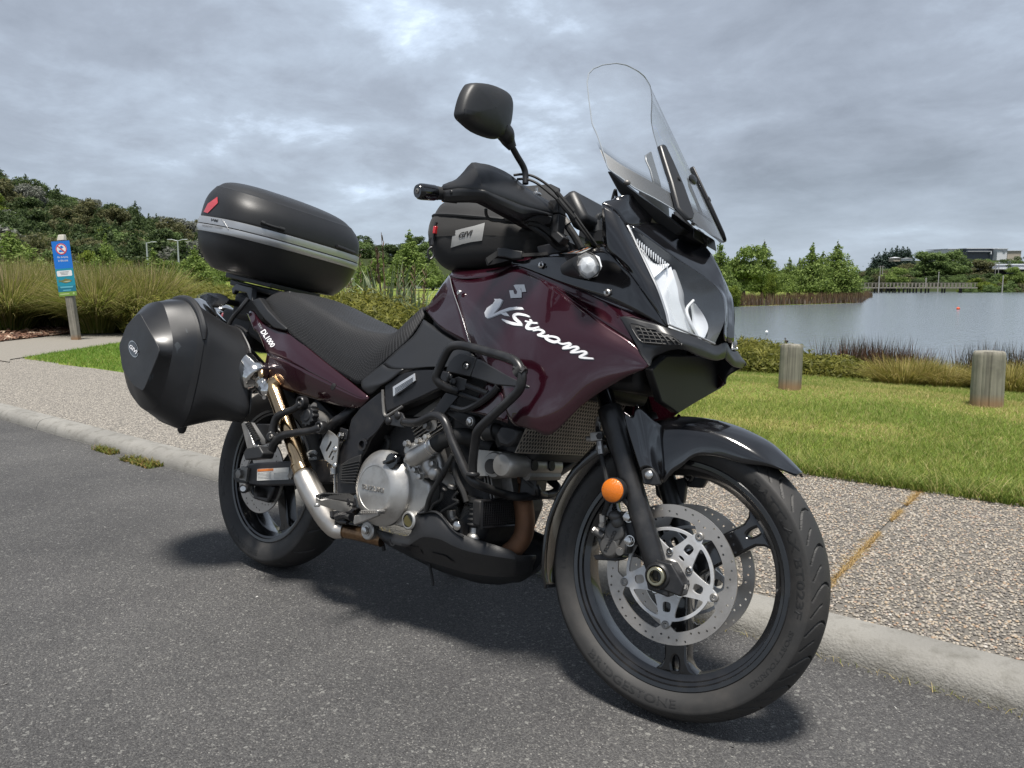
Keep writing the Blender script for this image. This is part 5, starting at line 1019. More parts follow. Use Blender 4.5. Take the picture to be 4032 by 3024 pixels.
# front wheel (in the fork frame)
FA = Vector((1.535, 0, 0.329)); M_FW = M_FORK @ Matrix.Translation(FA)
fw = rim_body(0.258, 0.040, (R(-83), R(37), R(157)), 0.060, 0.052, 0.045, 0.205, 'front_wheel', M_FW)
ty = tyre_mesh(0.329, 0.0555, 0.258, 0.040, 2.1, groove_front, 1500); finish(ty, X['tyre'], 180); link('tyre', ty, fw)
def side_y(rad, half, rim_r, rim_half):
    def g(r):
        t = (r-(rim_r-0.006))/(rad*0.918-rim_r+0.006); return -(rim_half*0.92+(half-rim_half*0.92)*math.sin(min(max(t, 0)*1.35, 1)*math.pi/2))
    return g
sy = side_y(0.329, 0.0555, 0.258, 0.040)
ring_text('tyre_lettering', 'BRIDGESTONE', 0.274, 0.018, R(-128), R(-80), sy, X['tyre_text'], fw, flip=True)
ring_text('tyre_lettering', 'BATTLAX BT023F', 0.274, 0.017, R(56), R(-6), sy, X['tyre_text'], fw)
ring_text('tyre_lettering', 'SPORT TOURING', 0.275, 0.010, R(-12), R(-43), sy, X['tyre_text'], fw)
ring_text('tyre_lettering', '110/80R19M/C', 0.276, 0.009, R(190), R(150), sy, X['tyre_text'], fw)
a0 = R(-86)
for sg in (-1, 1):
    brake_disc('brake_disc', 0.155, 0.127, sg*0.064, 5, fw, a0); disc_carrier(sg*0.066, 5, a0, fw)
mb = MB(); mb.cyl((0,-0.075,0), (0,-0.05,0), 0.034, 32, bev=0.003); mb.cyl((0,0.05,0), (0,0.075,0), 0.034, 32, bev=0.003); mb.build('bearing_cover', X['alu'], fw)

# rear wheel
RA = Vector((0, 0, 0.321)); M_RW = Matrix.Translation(RA)
rw = rim_body(0.231, 0.058, (R(-68), R(52), R(172)), 0.052, 0.055, 0.06, 0.182, 'rear_wheel', M_RW)
ty = tyre_mesh(0.321, 0.0765, 0.231, 0.058, 2.2, groove_rear, 1000); finish(ty, X['tyre'], 180); link('tyre', ty, rw)
sy = side_y(0.321, 0.0765, 0.231, 0.058)
ring_text('tyre_lettering', 'BRIDGESTONE', 0.262, 0.018, R(-128), R(-88), sy, X['tyre_text'], rw, flip=True)
ring_text('tyre_lettering', 'BATTLAX', 0.262, 0.015, R(205), R(175), sy, X['tyre_text'], rw)
brake_disc('brake_disc', 0.130, 0.088, -0.094, 5, rw, R(-86), holes=40)
L = [circle(0.092, 80), circle(0.04, 40)]
for k in range(5):
    a = R(-50)+2*math.pi*k/5; L.append([(rr*math.cos(a+t), rr*math.sin(a+t)) for rr, t in ((0.08,-.4),(0.083,-.2),(0.084,0),(0.083,.2),(0.08,.4),(0.058,.28),(0.055,0),(0.058,-.28))])
flat2d('disc_carrier', L, 0.006, plane_y((0,-0.092,0)), X['disc'], rw)
mb = MB()
for k in range(5):
    a = R(-86)+2*math.pi*k/5; allen(mb, (0.080*math.cos(a), -0.0965, 0.080*math.sin(a)), (0,-1,0), 0.007, 0.005)
mb.build('disc_bolts', X['steel'], rw)

# ------------------------------------------------------------------ front end (fork frame)
def FP(name, mb, m, **k): return mb.build(name, X[m], moto, M_FORK, **k)
Lo = Vector((1.529, -0.107, 0.325)); Hi = f('D', 870, 205, -0.107); ax = (Hi-Lo).normalized(); ax = Vector((-math.sin(RAKE), 0, math.cos(RAKE)))
Hi = Lo+ax*0.405
mb = MB(); mb.lathe([(0.018, -0.012), (0.024, 0.0), (0.0255, 0.06), (0.0258, 0.30), (0.0262, 0.335), (0.0285, 0.342), (0.0290, 0.385), (0.0280, 0.400), (0.0225, 0.405)], Lo, ax, 32, cap=True)
fork = FP('fork_leg', mb, 'bar', angle=50)
mb = MB(); mb.cyl(Hi-ax*0.01, Hi+ax*0.42, 0.0215, 28); mb.build('fork_tube', X['gloss'], fork)
ac = Vector((1.535, -0.112, 0.329))
mb = MB()
mb.lathe([(0.016, -0.030), (0.026, -0.028), (0.030, -0.020), (0.030, 0.022), (0.024, 0.026)], ac, (0,-1,0), 28, cap=False)
mb.prism([ac+Vector((0.004,0.02,-0.026)), ac+Vector((0.058,0.02,-0.032)), ac+Vector((0.062,0.02,-0.006)), ac+Vector((0.028,0.02,0.034)), ac+Vector((-0.010,0.02,0.034))], (0,-0.040,0))
mb.prism([ac+Vector((-0.028,0.018,-0.010)), ac+Vector((-0.020,0.018,-0.034)), ac+Vector((0.030,0.018,-0.040)), ac+Vector((0.03,0.018,0.0))], (0,-0.036,0))
mb.build('axle_clamp', X['bar'], fork, bevel=0.004, seg=3)
mb = MB(); mb.lathe([(0.0205, 0.018), (0.0205, 0.031), (0.0185, 0.033), (0.0140, 0.033)], ac, (0,-1,0), 28); mb.lathe([(0.0140, 0.033), (0.0135, 0.012)], ac, (0,-1,0), 6); mb.build('axle_nut', mat('worn axle nut', (0.35,0.33,0.24), 0.35, 0.9), fork)
mb = MB(); mb.cyl(ac+Vector((0,0,0)), ac+Vector((0,-0.013,0)), 0.0138, 20); mb.build('axle_bore', X['dark'], fork)
mb = MB()
for dx in (0.047, 0.058): hexbolt(mb, ac+Vector((dx,-0.006,-0.010-0.2*(dx-.047))), (0.35,-1,0.25), 0.006, 0.008)
mb.build('pinch_bolt', X['alu_dark'], fork)
mirror(fork)
# amber reflector
rc = f('D', 880, 920, -0.150); mb = MB(); mb.lathe([(0.0285, 0.012), (0.0295, 0.0), (0.0290, -0.006), (0.0265, -0.0065)], rc, (0,1,0), 36, cap=False); mb.lathe([(0.0, 0.012), (0.0285, 0.012)], rc, (0,1,0), 36)
rf = FP('reflector', mb, 'plastic')
mb = MB(); mb.lathe([(0.0268, -0.002), (0.0268, -0.008), (0.0255, -0.0098), (0.0001, -0.0102)], rc, (0,1,0), 40); mb.build('reflector_lens', X['amber'], rf, angle=60)
mb = MB(); mb.tube([rc+Vector((0.012,0.012,-0.01)), rc+Vector((0.03,0.03,-0.03)), Lo+ax*0.14], 0.006); mb.build('reflector_stay', X['plastic'], rf)
# caliper
def cal():
    y0 = -0.082
    c1 = f('D', 880, 1275, -0.115); c2 = f('D', 835, 1410, -0.115); d = (c2-c1)
    mb = MB()
    for c in (c1, c2): mb.lathe([(0.026, 0.045), (0.026, 0.006), (0.0225, -0.001), (0.0001, -0.002)], c, (0,1,0), 26)
    n_ = Vector((d.z, 0, -d.x)).normalized()
    mb.prism([c1+n_*0.021, c2+n_*0.021, c2-n_*0.021, c1-n_*0.021], (0,0.042,0))
    mb.prism([f('D',880,1110,-0.108), f('D',945,1100,-0.108), f('D',960,1190,-0.108), f('D',1010,1350,-0.108), f('D',990,1470,-0.108), f('D',900,1480,-0.108), f('D',880,1300,-0.108), f('D',830,1200,-0.108)], (0,0.034,0))
    mb.prism([f('D',800,1255,-0.105), f('D',830,1215,-0.105), f('D',850,1330,-0.105), f('D',760,1430,-0.105), f('D',730,1330,-0.105)], (0,0.05,0))
    body = FP('brake_caliper', mb, 'caliper', bevel=0.004, seg=3)
    mb = MB(); mb.ball(f('D',895,1140,-0.112), 0.017, 0.017, 0.013); mb.ball(f('D',915,1190,-0.11), 0.016); mb.cyl(f('D',800,1320,-0.105), f('D',715,1265,-0.108), 0.010, 16, bev=0.002); mb.cyl(f('D',930,1450,-0.125), f('D',930,1450,-0.10), 0.010, 16, bev=0.002); mb.build('caliper_boss', X['caliper'], body)
    mb = MB(); hexbolt(mb, f('D',1010,1150,-0.116), (-.1,-1,0), 0.0095, 0.012); hexbolt(mb, f('D',1020,1355,-0.116), (-.1,-1,0), 0.0095, 0.012); mb.build('caliper_bolt', X['steel'], body)
    mb = MB(); mb.prism([f('D',930,1130,-0.10), f('D',1010,1110,-0.10), f('D',1060,1200,-0.10), f('D',1110,1380,-0.10), f('D',1000,1410,-0.10), f('D',950,1300,-0.10)], (0,0.012,0)); mb.prism([f('D',700,1480,-0.09), f('D',760,1470,-0.09), f('D',900,1490,-0.09), f('D',960,1500,-0.09), f('D',900,1530,-0.09), f('D',720,1520,-0.09)], (0,0.04,0)); mb.build('caliper_bracket', X['frame'], body, bevel=0.002)
    mb = MB(); mb.cyl(f('D',715,1265,-0.108), f('D',700,1255,-0.109), 0.008, 6); mb.cyl(f('D',785,1190,-0.12), f('D',775,1230,-0.118), 0.008, 10); mb.build('brake_line_fitting', X['alu'], body)
    lettering('caliper_lettering', 'TOKICO', f('D',815,1455,-0.118), f('D',905,1275,-0.118), f('D',790,1440,-0.118), X['dark'], body, raise_=0.0012, bold=0.01)
    return body
calp = cal(); mirror(calp)
mb = MB(); mb.tube([f('D',755,300,-0.09), f('D',742,350,-0.09), f('D',740,420,-0.10), f('D',755,520,-0.11), f('D',765,600,-0.115), f('D',800,740,-0.125), f('D',820,850,-0.13), f('D',825,1020,-0.13), f('D',800,1110,-0.125), f('D',780,1190,-0.12)], 0.0058, 10); bh = FP('brake_hose', mb, 'rubber')
mb = MB(); mb.tube([f('D',752,285,-0.09), f('D',742,350,-0.09), f('D',738,430,-0.10)], 0.0065); mb.tube([f('D',755,500,-0.11), f('D',768,610,-0.116)], 0.0085, sub=1); mb.cyl(f('D',760,540,-0.112), f('D',763,570,-0.113), 0.0105, 8); mb.cyl(f('D',783,1130,-0.125), f('D',780,1190,-0.122), 0.0075, 10); mb.build('hose_end', X['alu'], bh)
mb = MB(); mb.box(f('D',738,455,-0.105), (0.032, 0.018, 0.022), Euler((0, R(-12), 0))); mb.cyl(f('D',700,470,-0.105), f('D',650,475,-0.10), 0.007, 12); mb.build('hose_block', X['alu'], bh, bevel=0.002)
mb = MB(); mb.cyl(f('D',755,450,-0.122), f('D',755,450,-0.112), 0.0085, 6); mb.build('block_bolt', X['dark'], bh)

# front fender
def polar(th, r, y): return Vector((FA.x+r*math.cos(R(th)), y, FA.z+r*math.sin(R(th))))
def sec(th, rl, ro, wy, crown=0.014):
    return [polar(th, rl, -wy), polar(th, (rl*0.55+ro*0.45), -wy*1.02), polar(th, ro-0.004, -wy*0.93), polar(th, ro+crown*0.62, -wy*0.5), polar(th, ro+crown, 0), polar(th, ro+crown*0.62, wy*0.5), polar(th, ro-0.004, wy*0.93), polar(th, (rl*0.55+ro*0.45), wy*1.02), polar(th, rl, wy)]
rows = [sec(47.5, 0.353, 0.357, 0.026, 0.006), sec(51, 0.342, 0.350, 0.044, 0.013), sec(56, 0.327, 0.344, 0.058, 0.020), sec(63, 0.302, 0.341, 0.068, 0.025), sec(73, 0.289, 0.340, 0.073, 0.024), sec(81, 0.278, 0.339, 0.076, 0.024), sec(85.5, 0.265, 0.338, 0.077, 0.024), sec(89.5, 0.244, 0.338, 0.078, 0.024), sec(95, 0.224, 0.338, 0.080, 0.024), sec(101, 0.203, 0.339, 0.082, 0.023), sec(106, 0.245, 0.341, 0.081, 0.021), sec(114, 0.280, 0.344, 0.080, 0.018), sec(126, 0.30, 0.346, 0.078, 0.014)]
fender = sheet('front_fender', rows, X['gloss'], moto, (5, 4), 0.003, M_FORK, angle=40, side=(0, 0, 1))
rows2 = [sec(122, 0.312, 0.354, 0.072), sec(134, 0.322, 0.351, 0.070), sec(150, 0.328, 0.349, 0.068), sec(170, 0.330, 0.347, 0.066), sec(188, 0.332, 0.346, 0.062), sec(199, 0.336, 0.346, 0.052)]
sheet('fender_rear', rows2, X['gloss'], fender, (5, 4), 0.003, None, angle=40, side=(0, 0, 1))
wing = sheet('fender_wing', [[f('D',955,225,-0.135), f('D',1020,270,-0.133), f('D',1050,260,-0.130), f('D',1062,195,-0.128), f('D',1095,178,-0.126), f('D',1200,290,-0.110), f('D',1290,360,-0.090)],
    [f('D',1000,400,-0.134), f('D',1045,410,-0.132), f('D',1080,410,-0.130), f('D',1110,400,-0.127), f('D',1150,400,-0.124), f('D',1220,430,-0.108), f('D',1300,480,-0.084)],
    [f('D',1070,620,-0.133), f('D',1105,620,-0.131), f('D',1130,620,-0.129), f('D',1160,620,-0.126), f('D',1190,620,-0.122), f('D',1240,640,-0.105), f('D',1320,690,-0.083)],
    [f('D',1110,740,-0.133), f('D',1140,720,-0.131), f('D',1170,715,-0.129), f('D',1205,720,-0.126), f('D',1235,750,-0.118), f('D',1270,820,-0.104), f('D',1298,858,-0.090)]], X['gloss'], fender, (4, 4), 0.003)
for o in [c for c in fender.children if c.name.startswith('fender_wing')]: mirror(o)
mb = MB(); mb.prism([f('D',1112,745,-0.1345), f('D',1160,725,-0.1345), f('D',1210,725,-0.133), f('D',1245,770,-0.131), f('D',1282,868,-0.127), f('D',1235,880,-0.129), f('D',1128,862,-0.133)], (0,0.012,0)); br = mb.build('fender_bracket', X['plastic'], fender, bevel=0.003)
mb = MB(); mb.ball(f('D',1180,785,-0.134), 0.0105, 0.005, 0.0105, 18); mb.build('fender_bolt', X['steel'], fender)
mirror(br)
# far fender stay seen through the wheel
mb = MB(); mb.prism([f('D',1230,870,0.10), f('D',1500,800,0.10), f('D',1500,880,0.10), f('D',1480,1030,0.10), f('D',1300,1020,0.10), f('D',1240,960,0.10)], (0,0.02,0)); mb.prism([f('D',1500,800,0.085), f('D',1690,815,0.085), f('D',1640,900,0.085), f('D',1510,890,0.085)], (0,0.02,0)); mb.build('fender_stay', X['plastic'], fender, bevel=0.004)
# yokes and steering stem
mb = MB(); t1 = Lo+ax*0.60; mb.prism([t1+Vector((-0.03,-0.03,0)), t1+Vector((0.03,-0.03,0.015)), t1+Vector((0.03,0.244,0.015)), t1+Vector((-0.03,0.244,0))], ax*0.045); mb.cyl(Vector((t1.x-0.05,0,t1.z)), Vector((t1.x-0.05,0,t1.z))+ax*0.2, 0.03, 20); t2 = Lo+ax*0.80; mb.prism([t2+Vector((-0.06,-0.03,0)), t2+Vector((0.03,-0.03,0.015)), t2+Vector((0.03,0.244,0.015)), t2+Vector((-0.06,0.244,0))], ax*0.035)
FP('fork_yoke', mb, 'frame', bevel=0.006)

# ------------------------------------------------------------------ bodywork (motorcycle frame)
def BP(name, mb, m, parent=None, **k): return mb.build(name, X[m], parent or moto, **k)
def q(t, *a): return [p(t, *x) for x in a]
# tank
tank = sheet('fuel_tank', [
    [p('B',1676,705,-0.112), p('B',1675,714,-0.119), p('B',1673,728,-0.126)],
    [p('B',1600,812,-0.116), p('B',1638,828,-0.140), p('B',1700,852,-0.156)],
    [p('B',1505,955,-0.118), p('B',1600,1005,-0.146), p('B',1768,1050,-0.177)],
    [p('B',1462,1020,-0.118), p('B',1600,1180,-0.152), p('B',1850,1330,-0.190)]], X['maroon'], moto, (6, 6), 0.003)
mirror(tank, moto).name = 'tank_side'
def mid3(a, dx, dz, k=0.0): return Vector((a.x+dx, k, a.z+dz))
e = q('B', (1676,705,-0.112), (1600,812,-0.116), (1505,955,-0.118), (1462,1020,-0.118))
def my(v): return Vector((v.x, -v.y, v.z))
sheet('tank_rear', [[a, a+Vector((-0.022, 0.045, 0.012)), mid3(a, -0.034, 0.016), my(a+Vector((-0.022, 0.045, 0.012))), my(a)] for a in e], X['maroon'], tank, (5, 4), 0.003, side=(-1,0,0.3))
cr = q('B', (1673,728,-0.126), (1780,748,-0.142), (1900,742,-0.150), (2060,722,-0.146), (2180,672,-0.142)) + q('C', (30,638,-0.138), (120,640,-0.135))
crn = [cr[0]]+[c+Vector((0, 0, 0)) for c in cr[1:]]
sheet('tank_top', [[a, a+Vector((-0.004, 0.020, 0.026)), a+Vector((-0.006, 0.07, 0.042)), mid3(a, -0.006, 0.050), my(a+Vector((-0.006, 0.07, 0.042))), my(a+Vector((-0.004, 0.020, 0.026))), my(a)] for a in crn], X['maroon'], tank, (4, 4), 0.003, side=(0,0,1))
mb = MB(); ft = p('B',1758,868,-0.166); allen(mb, ft, (-.25,-1,.25), 0.0075, 0.004); BP('tank_bolt', mb, 'steel', tank)

# side fairing: the long lit face
fair = sheet('side_fairing', [
    [p('N',972,598,-.126), p('N',1004,603,-.142), p('N',1040,600,-.149), p('N',1080,588,-.143), p('N',1112,575,-.139), p('N',1150,592,-.158), p('N',1188,612,-.185), p('N',1256,662,-.206), p('N',1310,702,-.212), p('N',1368,742,-.210), p('N',1403,788,-.205)],
    [p('N',983,650,-.160), p('N',1014,655,-.178), p('N',1046,657,-.188), p('N',1083,650,-.190), p('N',1112,645,-.190), p('N',1145,656,-.203), p('N',1180,672,-.218), p('N',1242,708,-.228), p('N',1298,733,-.229), p('N',1360,764,-.218), p('N',1402.5,789,-.2055)],
    [p('N',1000,700,-.178), p('N',1027,708,-.200), p('N',1054,714,-.212), p('N',1085,716,-.220), p('N',1112,717,-.224), p('N',1140,724,-.233), p('N',1170,734,-.241), p('N',1226,752,-.238), p('N',1285,765,-.234), p('N',1352,784,-.219), p('N',1402,790,-.2058)],
    [p('N',1017,748,-.190), p('N',1040,768,-.214), p('N',1066,785,-.228), p('N',1092,796,-.238), p('N',1114,806,-.244), p('N',1137,815,-.248), p('N',1164,825,-.251), p('N',1212,830,-.241), p('N',1272,814,-.234), p('N',1348,804,-.218), p('N',1401.5,791,-.206)],
    [p('N',1030,775,-.195), p('N',1056,800,-.219), p('N',1080,822,-.236), p('N',1100,850,-.246), p('N',1116,872,-.250), p('N',1134,886,-.251), p('N',1158,893,-.251), p('N',1204,890,-.238), p('N',1266,850,-.230), p('N',1344,815,-.216), p('N',1401,792,-.2062)],
    [p('N',1034,785,-.195), p('N',1060,812,-.218), p('N',1084,850,-.236), p('N',1095,895,-.244), p('N',1110,917,-.246), p('N',1130,923,-.246), p('N',1155,930,-.246), p('N',1192,938,-.232), p('N',1264,870,-.225), p('N',1340,822,-.212), p('N',1400.5,793,-.206)]],
    X['maroon'], moto, (5, 5), 0.003, angle=60)
fb = sheet('fairing_crease_panel', [
    q('C', (40,636,-.135), (200,690,-.148), (500,805,-.172), (800,930,-.186), (1050,1030,-.192), (1335,1166,-.186)),
    q('C', (48,648,-.137), (280,768,-.158), (560,918,-.183), (850,1050,-.198), (930,1078,-.205), (985,1076,-.206)),
    q('C', (60,655,-.1395), (330,790,-.185), (600,990,-.2065), (850,1165,-.2125), (990,1268,-.212), (1055,1318,-.2105))], X['maroon'], fair, (4, 5), 0.003, angle=40)
low = sheet('fairing_lower', [q('N', (1060,812,-.218), (1072,838,-.232), (1084,850,-.236)), q('N', (1015,880,-.205), (1045,878,-.22), (1094,886,-.243)), q('N', (972,884,-.192), (1030,893,-.215), (1096,914,-.244))], X['maroon'], fair, (3, 4), 0.003)
mirror(fair)
mb = MB(); mb.tube(q('B', (1673,728,-.1275), (1700,850,-.158), (1765,1040,-.1785), (1852,1325,-.192)), 0.0011, 6); BP('panel_seam', mb, 'silver', tank)

# black cowl: side panel, nose cheek, nose
cowl = sheet('nose_cowl', [
    q('C', (1005,286,-.182), (1200,262,-.118), (1420,325,-.055), (1560,395,0)),
    q('C', (1200,416,-.146), (1400,468,-.092), (1560,515,-.042), (1690,490,0)),
    q('C', (1422,576,-.106), (1560,600,-.071), (1700,648,-.032), (1790,655,0)),
    q('C', (1642,716,-.066), (1725,752,-.045), (1800,790,-.022), (1835,775,0)),
    q('C', (1777,830,-.040), (1815,865,-.026), (1842,890,-.010), (1856,880,0)),
    q('C', (1824,940,-.031), (1842,960,-.021), (1854,975,-.010), (1864,975,0)),
    q('C', (1838,1100,-.029), (1850,1115,-.019), (1858,1120,-.010), (1866,1125,0)),
    q('C', (1834,1255,-.029), (1842,1280,-.020), (1850,1290,-.010), (1858,1285,0))], X['gloss'], moto, (4, 5), 0.003, angle=60, side=(1,-1,0))
cheek = sheet('cowl_cheek', [
    q('C', (777,104,-.216), (790,101,-.217), (800,103,-.2165), (905,165,-.203), (1003,288,-.182)),
    q('C', (778,300,-.212), (806,300,-.221), (828,300,-.222), (960,380,-.209), (1085,470,-.186)),
    q('C', (790,470,-.196), (830,510,-.212), (860,520,-.216), (1040,600,-.209), (1190,690,-.190)),
    q('C', (850,520,-.197), (910,560,-.205), (960,620,-.208), (1130,770,-.206), (1262,845,-.193)),
    q('C', (1060,760,-.204), (1110,820,-.206), (1150,870,-.206), (1250,960,-.201), (1326,1030,-.190)),
    q('C', (1320,1140,-.193), (1325,1145,-.193), (1330,1150,-.192), (1336,1155,-.191), (1342,1160,-.190))], X['gloss'], cowl, (4, 4), 0.003, angle=50)
cside = sheet('cowl_side', [
    q('C', (-20,602,-.130), (100,592,-.140), (360,538,-.156), (600,528,-.170), (770,475,-.190), (850,520,-.197), (950,640,-.201), (1060,760,-.204), (1320,1140,-.193)),
    q('C', (-18,612,-.131), (105,622,-.143), (370,650,-.163), (600,700,-.178), (790,690,-.192), (870,730,-.198), (980,820,-.202), (1100,920,-.204), (1325,1150,-.1925)),
    q('C', (-10,630,-.132), (112,655,-.145), (400,782,-.168), (620,860,-.182), (800,932,-.193), (900,970,-.198), (1000,1010,-.201), (1120,1065,-.201), (1332,1164,-.1925))], X['gloss'], cowl, (4, 4), 0.003, angle=60)
mb = MB()
for x_, y_, Y in ((250,630,-.158), (820,870,-.196)): mb.ball(p('C', x_, y_, Y-.002), 0.0090, 0.0045, 0.0090, 18)
BP('cowl_bolt', mb, 'steel', cowl)
mb = MB()
for x_, y_, Y in ((250,630,-.158), (820,870,-.196)): mb.cyl(p('C', x_, y_, Y-.0085), p('C', x_, y_, Y-.003), 0.0035, 6)
BP('bolt_socket', mb, 'dark', cowl)
# upper cowl behind the screen
up = sheet('cowl_upper', [
    q('C', (777,104,-.216), (790,100,-.217), (905,165,-.203), (1003,288,-.182), (1200,262,-.118)),
    q('C', (785,100,-.213), (830,75,-.205), (960,110,-.185), (1080,200,-.158), (1210,230,-.112)),
    q('C', (850,72,-.195), (900,62,-.19), (1000,70,-.172), (1120,130,-.135), (1230,190,-.095)),
    q('C', (900,40,-.185), (960,30,-.18), (1040,20,-.16), (1150,80,-.115), (1250,140,-.07))], X['gloss'], cowl, (4, 4), 0.003, angle=60, side=(0.3,-1,1))
# inner fascia and screen mount
mb = MB(); mb.prism(q('H', (815,1060,-.195), (845,1062,-.195), (960,1165,-.18), (1060,1250,-.165), (1270,1395,-.12), (1480,1560,-.07), (1400,1640,-.06), (1230,1500,-.10), (1040,1300,-.155), (940,1275,-.175), (915,1240,-.18)), (0,0.05,0)); base = BP('screen_mount', mb, 'plastic', cowl, bevel=0.004)
mb = MB(); mb.prism(q('H', (1380,1410,-.075), (1460,1480,-.065), (1640,1600,-.02), (1700,1680,0.0), (1640,1700,0), (1420,1560,-.06)), (-0.02,0.03,-0.03)); mb.prism(q('H', (1530,1530,-.05), (1620,1580,-.03), (1640,1690,-.02), (1580,1640,-.04)), (0,0.09,0)); BP('screen_mount', mb, 'frame', cowl, bevel=0.003)
mirror(cowl)
# headlight
lensG = [
    q('C', (1003,290,-.182), (1012,286,-.179), (1030,292,-.176), (1060,315,-.171)),
    q('C', (1085,470,-.186), (1110,440,-.172), (1150,430,-.160), (1200,418,-.147)),
    q('C', (1190,690,-.190), (1260,640,-.158), (1340,605,-.130), (1420,577,-.107)),
    q('C', (1262,845,-.193), (1390,800,-.145), (1520,755,-.103), (1642,716,-.067)),
    q('C', (1326,1030,-.190), (1470,960,-.140), (1630,890,-.085), (1776,832,-.041)),
    q('C', (1345,1110,-.190), (1510,1060,-.137), (1680,1000,-.077), (1823,942,-.032)),
    q('C', (1352,1140,-.190), (1530,1150,-.137), (1690,1150,-.075), (1836,1110,-.030)),
    q('C', (1360,1148,-.190), (1500,1205,-.145), (1640,1262,-.092), (1752,1312,-.048))]
head = sheet('headlight', [[v for v in r] for r in lensG], X['clear'], moto, (4, 4), 0, angle=180, side=(1,-.5,0))
def back(v, d): return v+Vector((-d, d*0.25, -d*0.15))
bowl = sheet('lamp_bowl', [[r[0], back(r[1], .055), back(r[2], .050), r[3]] for r in lensG], X['lamp_dark'], head, (4, 4), 0, angle=60, side=(1,-.5,0))
def inner(t, x_, y_, Y, d): return back(p(t, x_, y_, Y), d)
sheet('lamp_reflector', [
    [inner('C',1050,390,-.176,.010), inner('C',1130,450,-.165,.016), inner('C',1190,480,-.155,.020)],
    [inner('C',1120,520,-.180,.010), inner('C',1230,560,-.160,.022), inner('C',1300,600,-.140,.022)],
    [inner('C',1200,680,-.186,.010), inner('C',1290,690,-.160,.024), inner('C',1410,610,-.118,.016)],
    [inner('C',1245,760,-.189,.010), inner('C',1280,740,-.172,.020), inner('C',1330,690,-.145,.024)]], X['reflector'], head, (5, 5), 0, angle=70, side=(1,-.5,0))
sheet('lamp_reflector', [
    [inner('C',1250,780,-.190,.010), inner('C',1320,700,-.150,.026), inner('C',1430,630,-.112,.018)],
    [inner('C',1290,900,-.190,.012), inner('C',1370,850,-.152,.034), inner('C',1490,800,-.112,.020)],
    [inner('C',1330,1010,-.189,.012), inner('C',1420,1000,-.152,.036), inner('C',1520,960,-.115,.020)],
    [inner('C',1352,1130,-.188,.010), inner('C',1470,1160,-.150,.030), inner('C',1600,1230,-.105,.012)]], X['reflector'], head, (5, 5), 0, angle=70, side=(1,-.5,0))
lens2 = sheet('lamp_lens', [
    [inner('C',1380,760,-.150,.018), inner('C',1430,660,-.120,.010), inner('C',1480,760,-.112,.010)],
    [inner('C',1410,880,-.150,.016), inner('C',1460,870,-.130,.002), inner('C',1515,870,-.113,.010)],
    [inner('C',1420,1010,-.150,.016), inner('C',1480,1000,-.130,.002), inner('C',1530,1000,-.113,.010)],
    [inner('C',1480,1180,-.146,.014), inner('C',1540,1200,-.125,.004), inner('C',1610,1240,-.103,.008)]], X['lamp_glass'], head, (5, 5), 0, angle=70, side=(1,-.5,0))
sheet('lamp_reflector', [
    [inner('C',1580,960,-.100,.012), inner('C',1600,940,-.092,.014), inner('C',1620,960,-.085,.010)],
    [inner('C',1600,1060,-.098,.014), inner('C',1650,1050,-.082,.024), inner('C',1690,1060,-.066,.010)],
    [inner('C',1610,1160,-.097,.014), inner('C',1670,1150,-.080,.024), inner('C',1728,1160,-.058,.010)],
    [inner('C',1640,1255,-.092,.010), inner('C',1680,1265,-.076,.014), inner('C',1700,1250,-.064,.010)]], X['reflector'], head, (5, 5), 0, angle=70, side=(1,-.5,0))
mb = MB(); mb.tube([inner('C',1590,930,-.102,.006), inner('C',1530,1010,-.115,.006), inner('C',1560,1120,-.115,.006), inner('C',1625,1250,-.100,.006)], 0.0035, 6)
for i_ in range(14):
    x_ = 1100+i_*20; y_ = 402+i_*16; mb.tube([inner('C',x_,y_,-.170+.0034*i_,.006), inner('C',x_+9,y_+60,-.172+.0034*i_,.009)], [0.0020, 0.0006], 5, 1)
mb.build('lamp_trim', X['reflector'], head)
edge_pts = [r[0] for r in lensG]+[lensG[-1][1], lensG[-1][2], lensG[-1][3]]+[r[3] for r in lensG[::-1]]
mb = MB(); mb.tube(edge_pts[:8], 0.0028, 6); mb.tube(edge_pts[7:11], 0.0022, 6, 3); mb.build('lamp_rim', X['silver'], head)
mirror(head)

# beak with air intake, chin
def my_(v): return Vector((v.x, -v.y, v.z))
beak = sheet('lower_cowl', [
    q('C', (930,1082,-.206), (985,1074,-.207), (1130,1110,-.203), (1345,1168,-.188), (1620,1265,-.108), (1755,1325,-.048), (1828,1300,-.012), (1850,1300,0)),
    q('C', (990,1180,-.211), (1040,1180,-.212), (1170,1210,-.208), (1390,1240,-.191), (1620,1310,-.116), (1755,1370,-.054), (1832,1345,-.014), (1855,1350,0)),
    q('C', (1090,1345,-.212), (1110,1350,-.211), (1230,1335,-.206), (1430,1300,-.190), (1620,1345,-.122), (1755,1405,-.058), (1830,1390,-.016), (1852,1390,0)),
    q('C', (1192,1497,-.207), (1200,1490,-.205), (1238,1420,-.200), (1442,1358,-.178), (1610,1415,-.122), (1745,1455,-.058), (1812,1448,-.018), (1840,1435,0))], X['guard'], moto, (5, 4), 0.003, angle=40)
vent = [(1022,1145),(1060,1140),(1110,1152),(1250,1205),(1390,1252),(1462,1305),(1440,1318),(1300,1322),(1170,1312),(1110,1285),(1070,1235)]
CH = [pX('N', a_, b_, 1.485) for a_, b_ in ((1408,800),(1425,782),(1442,768),(1500,768),(1563,780),(1565,830),(1558,839),(1510,866),(1466,893),(1430,868))]
mb = MB(); mb.prism(CH, (-0.02,0,0)); chin = mb.build('chin_panel', X['chin'], moto, bevel=.003)
tr = bvh_of(beak)
applique('air_intake', [vent], 'C', tr, X['dark'], beak, lift=0.0012, dens=60)
vb = MB()
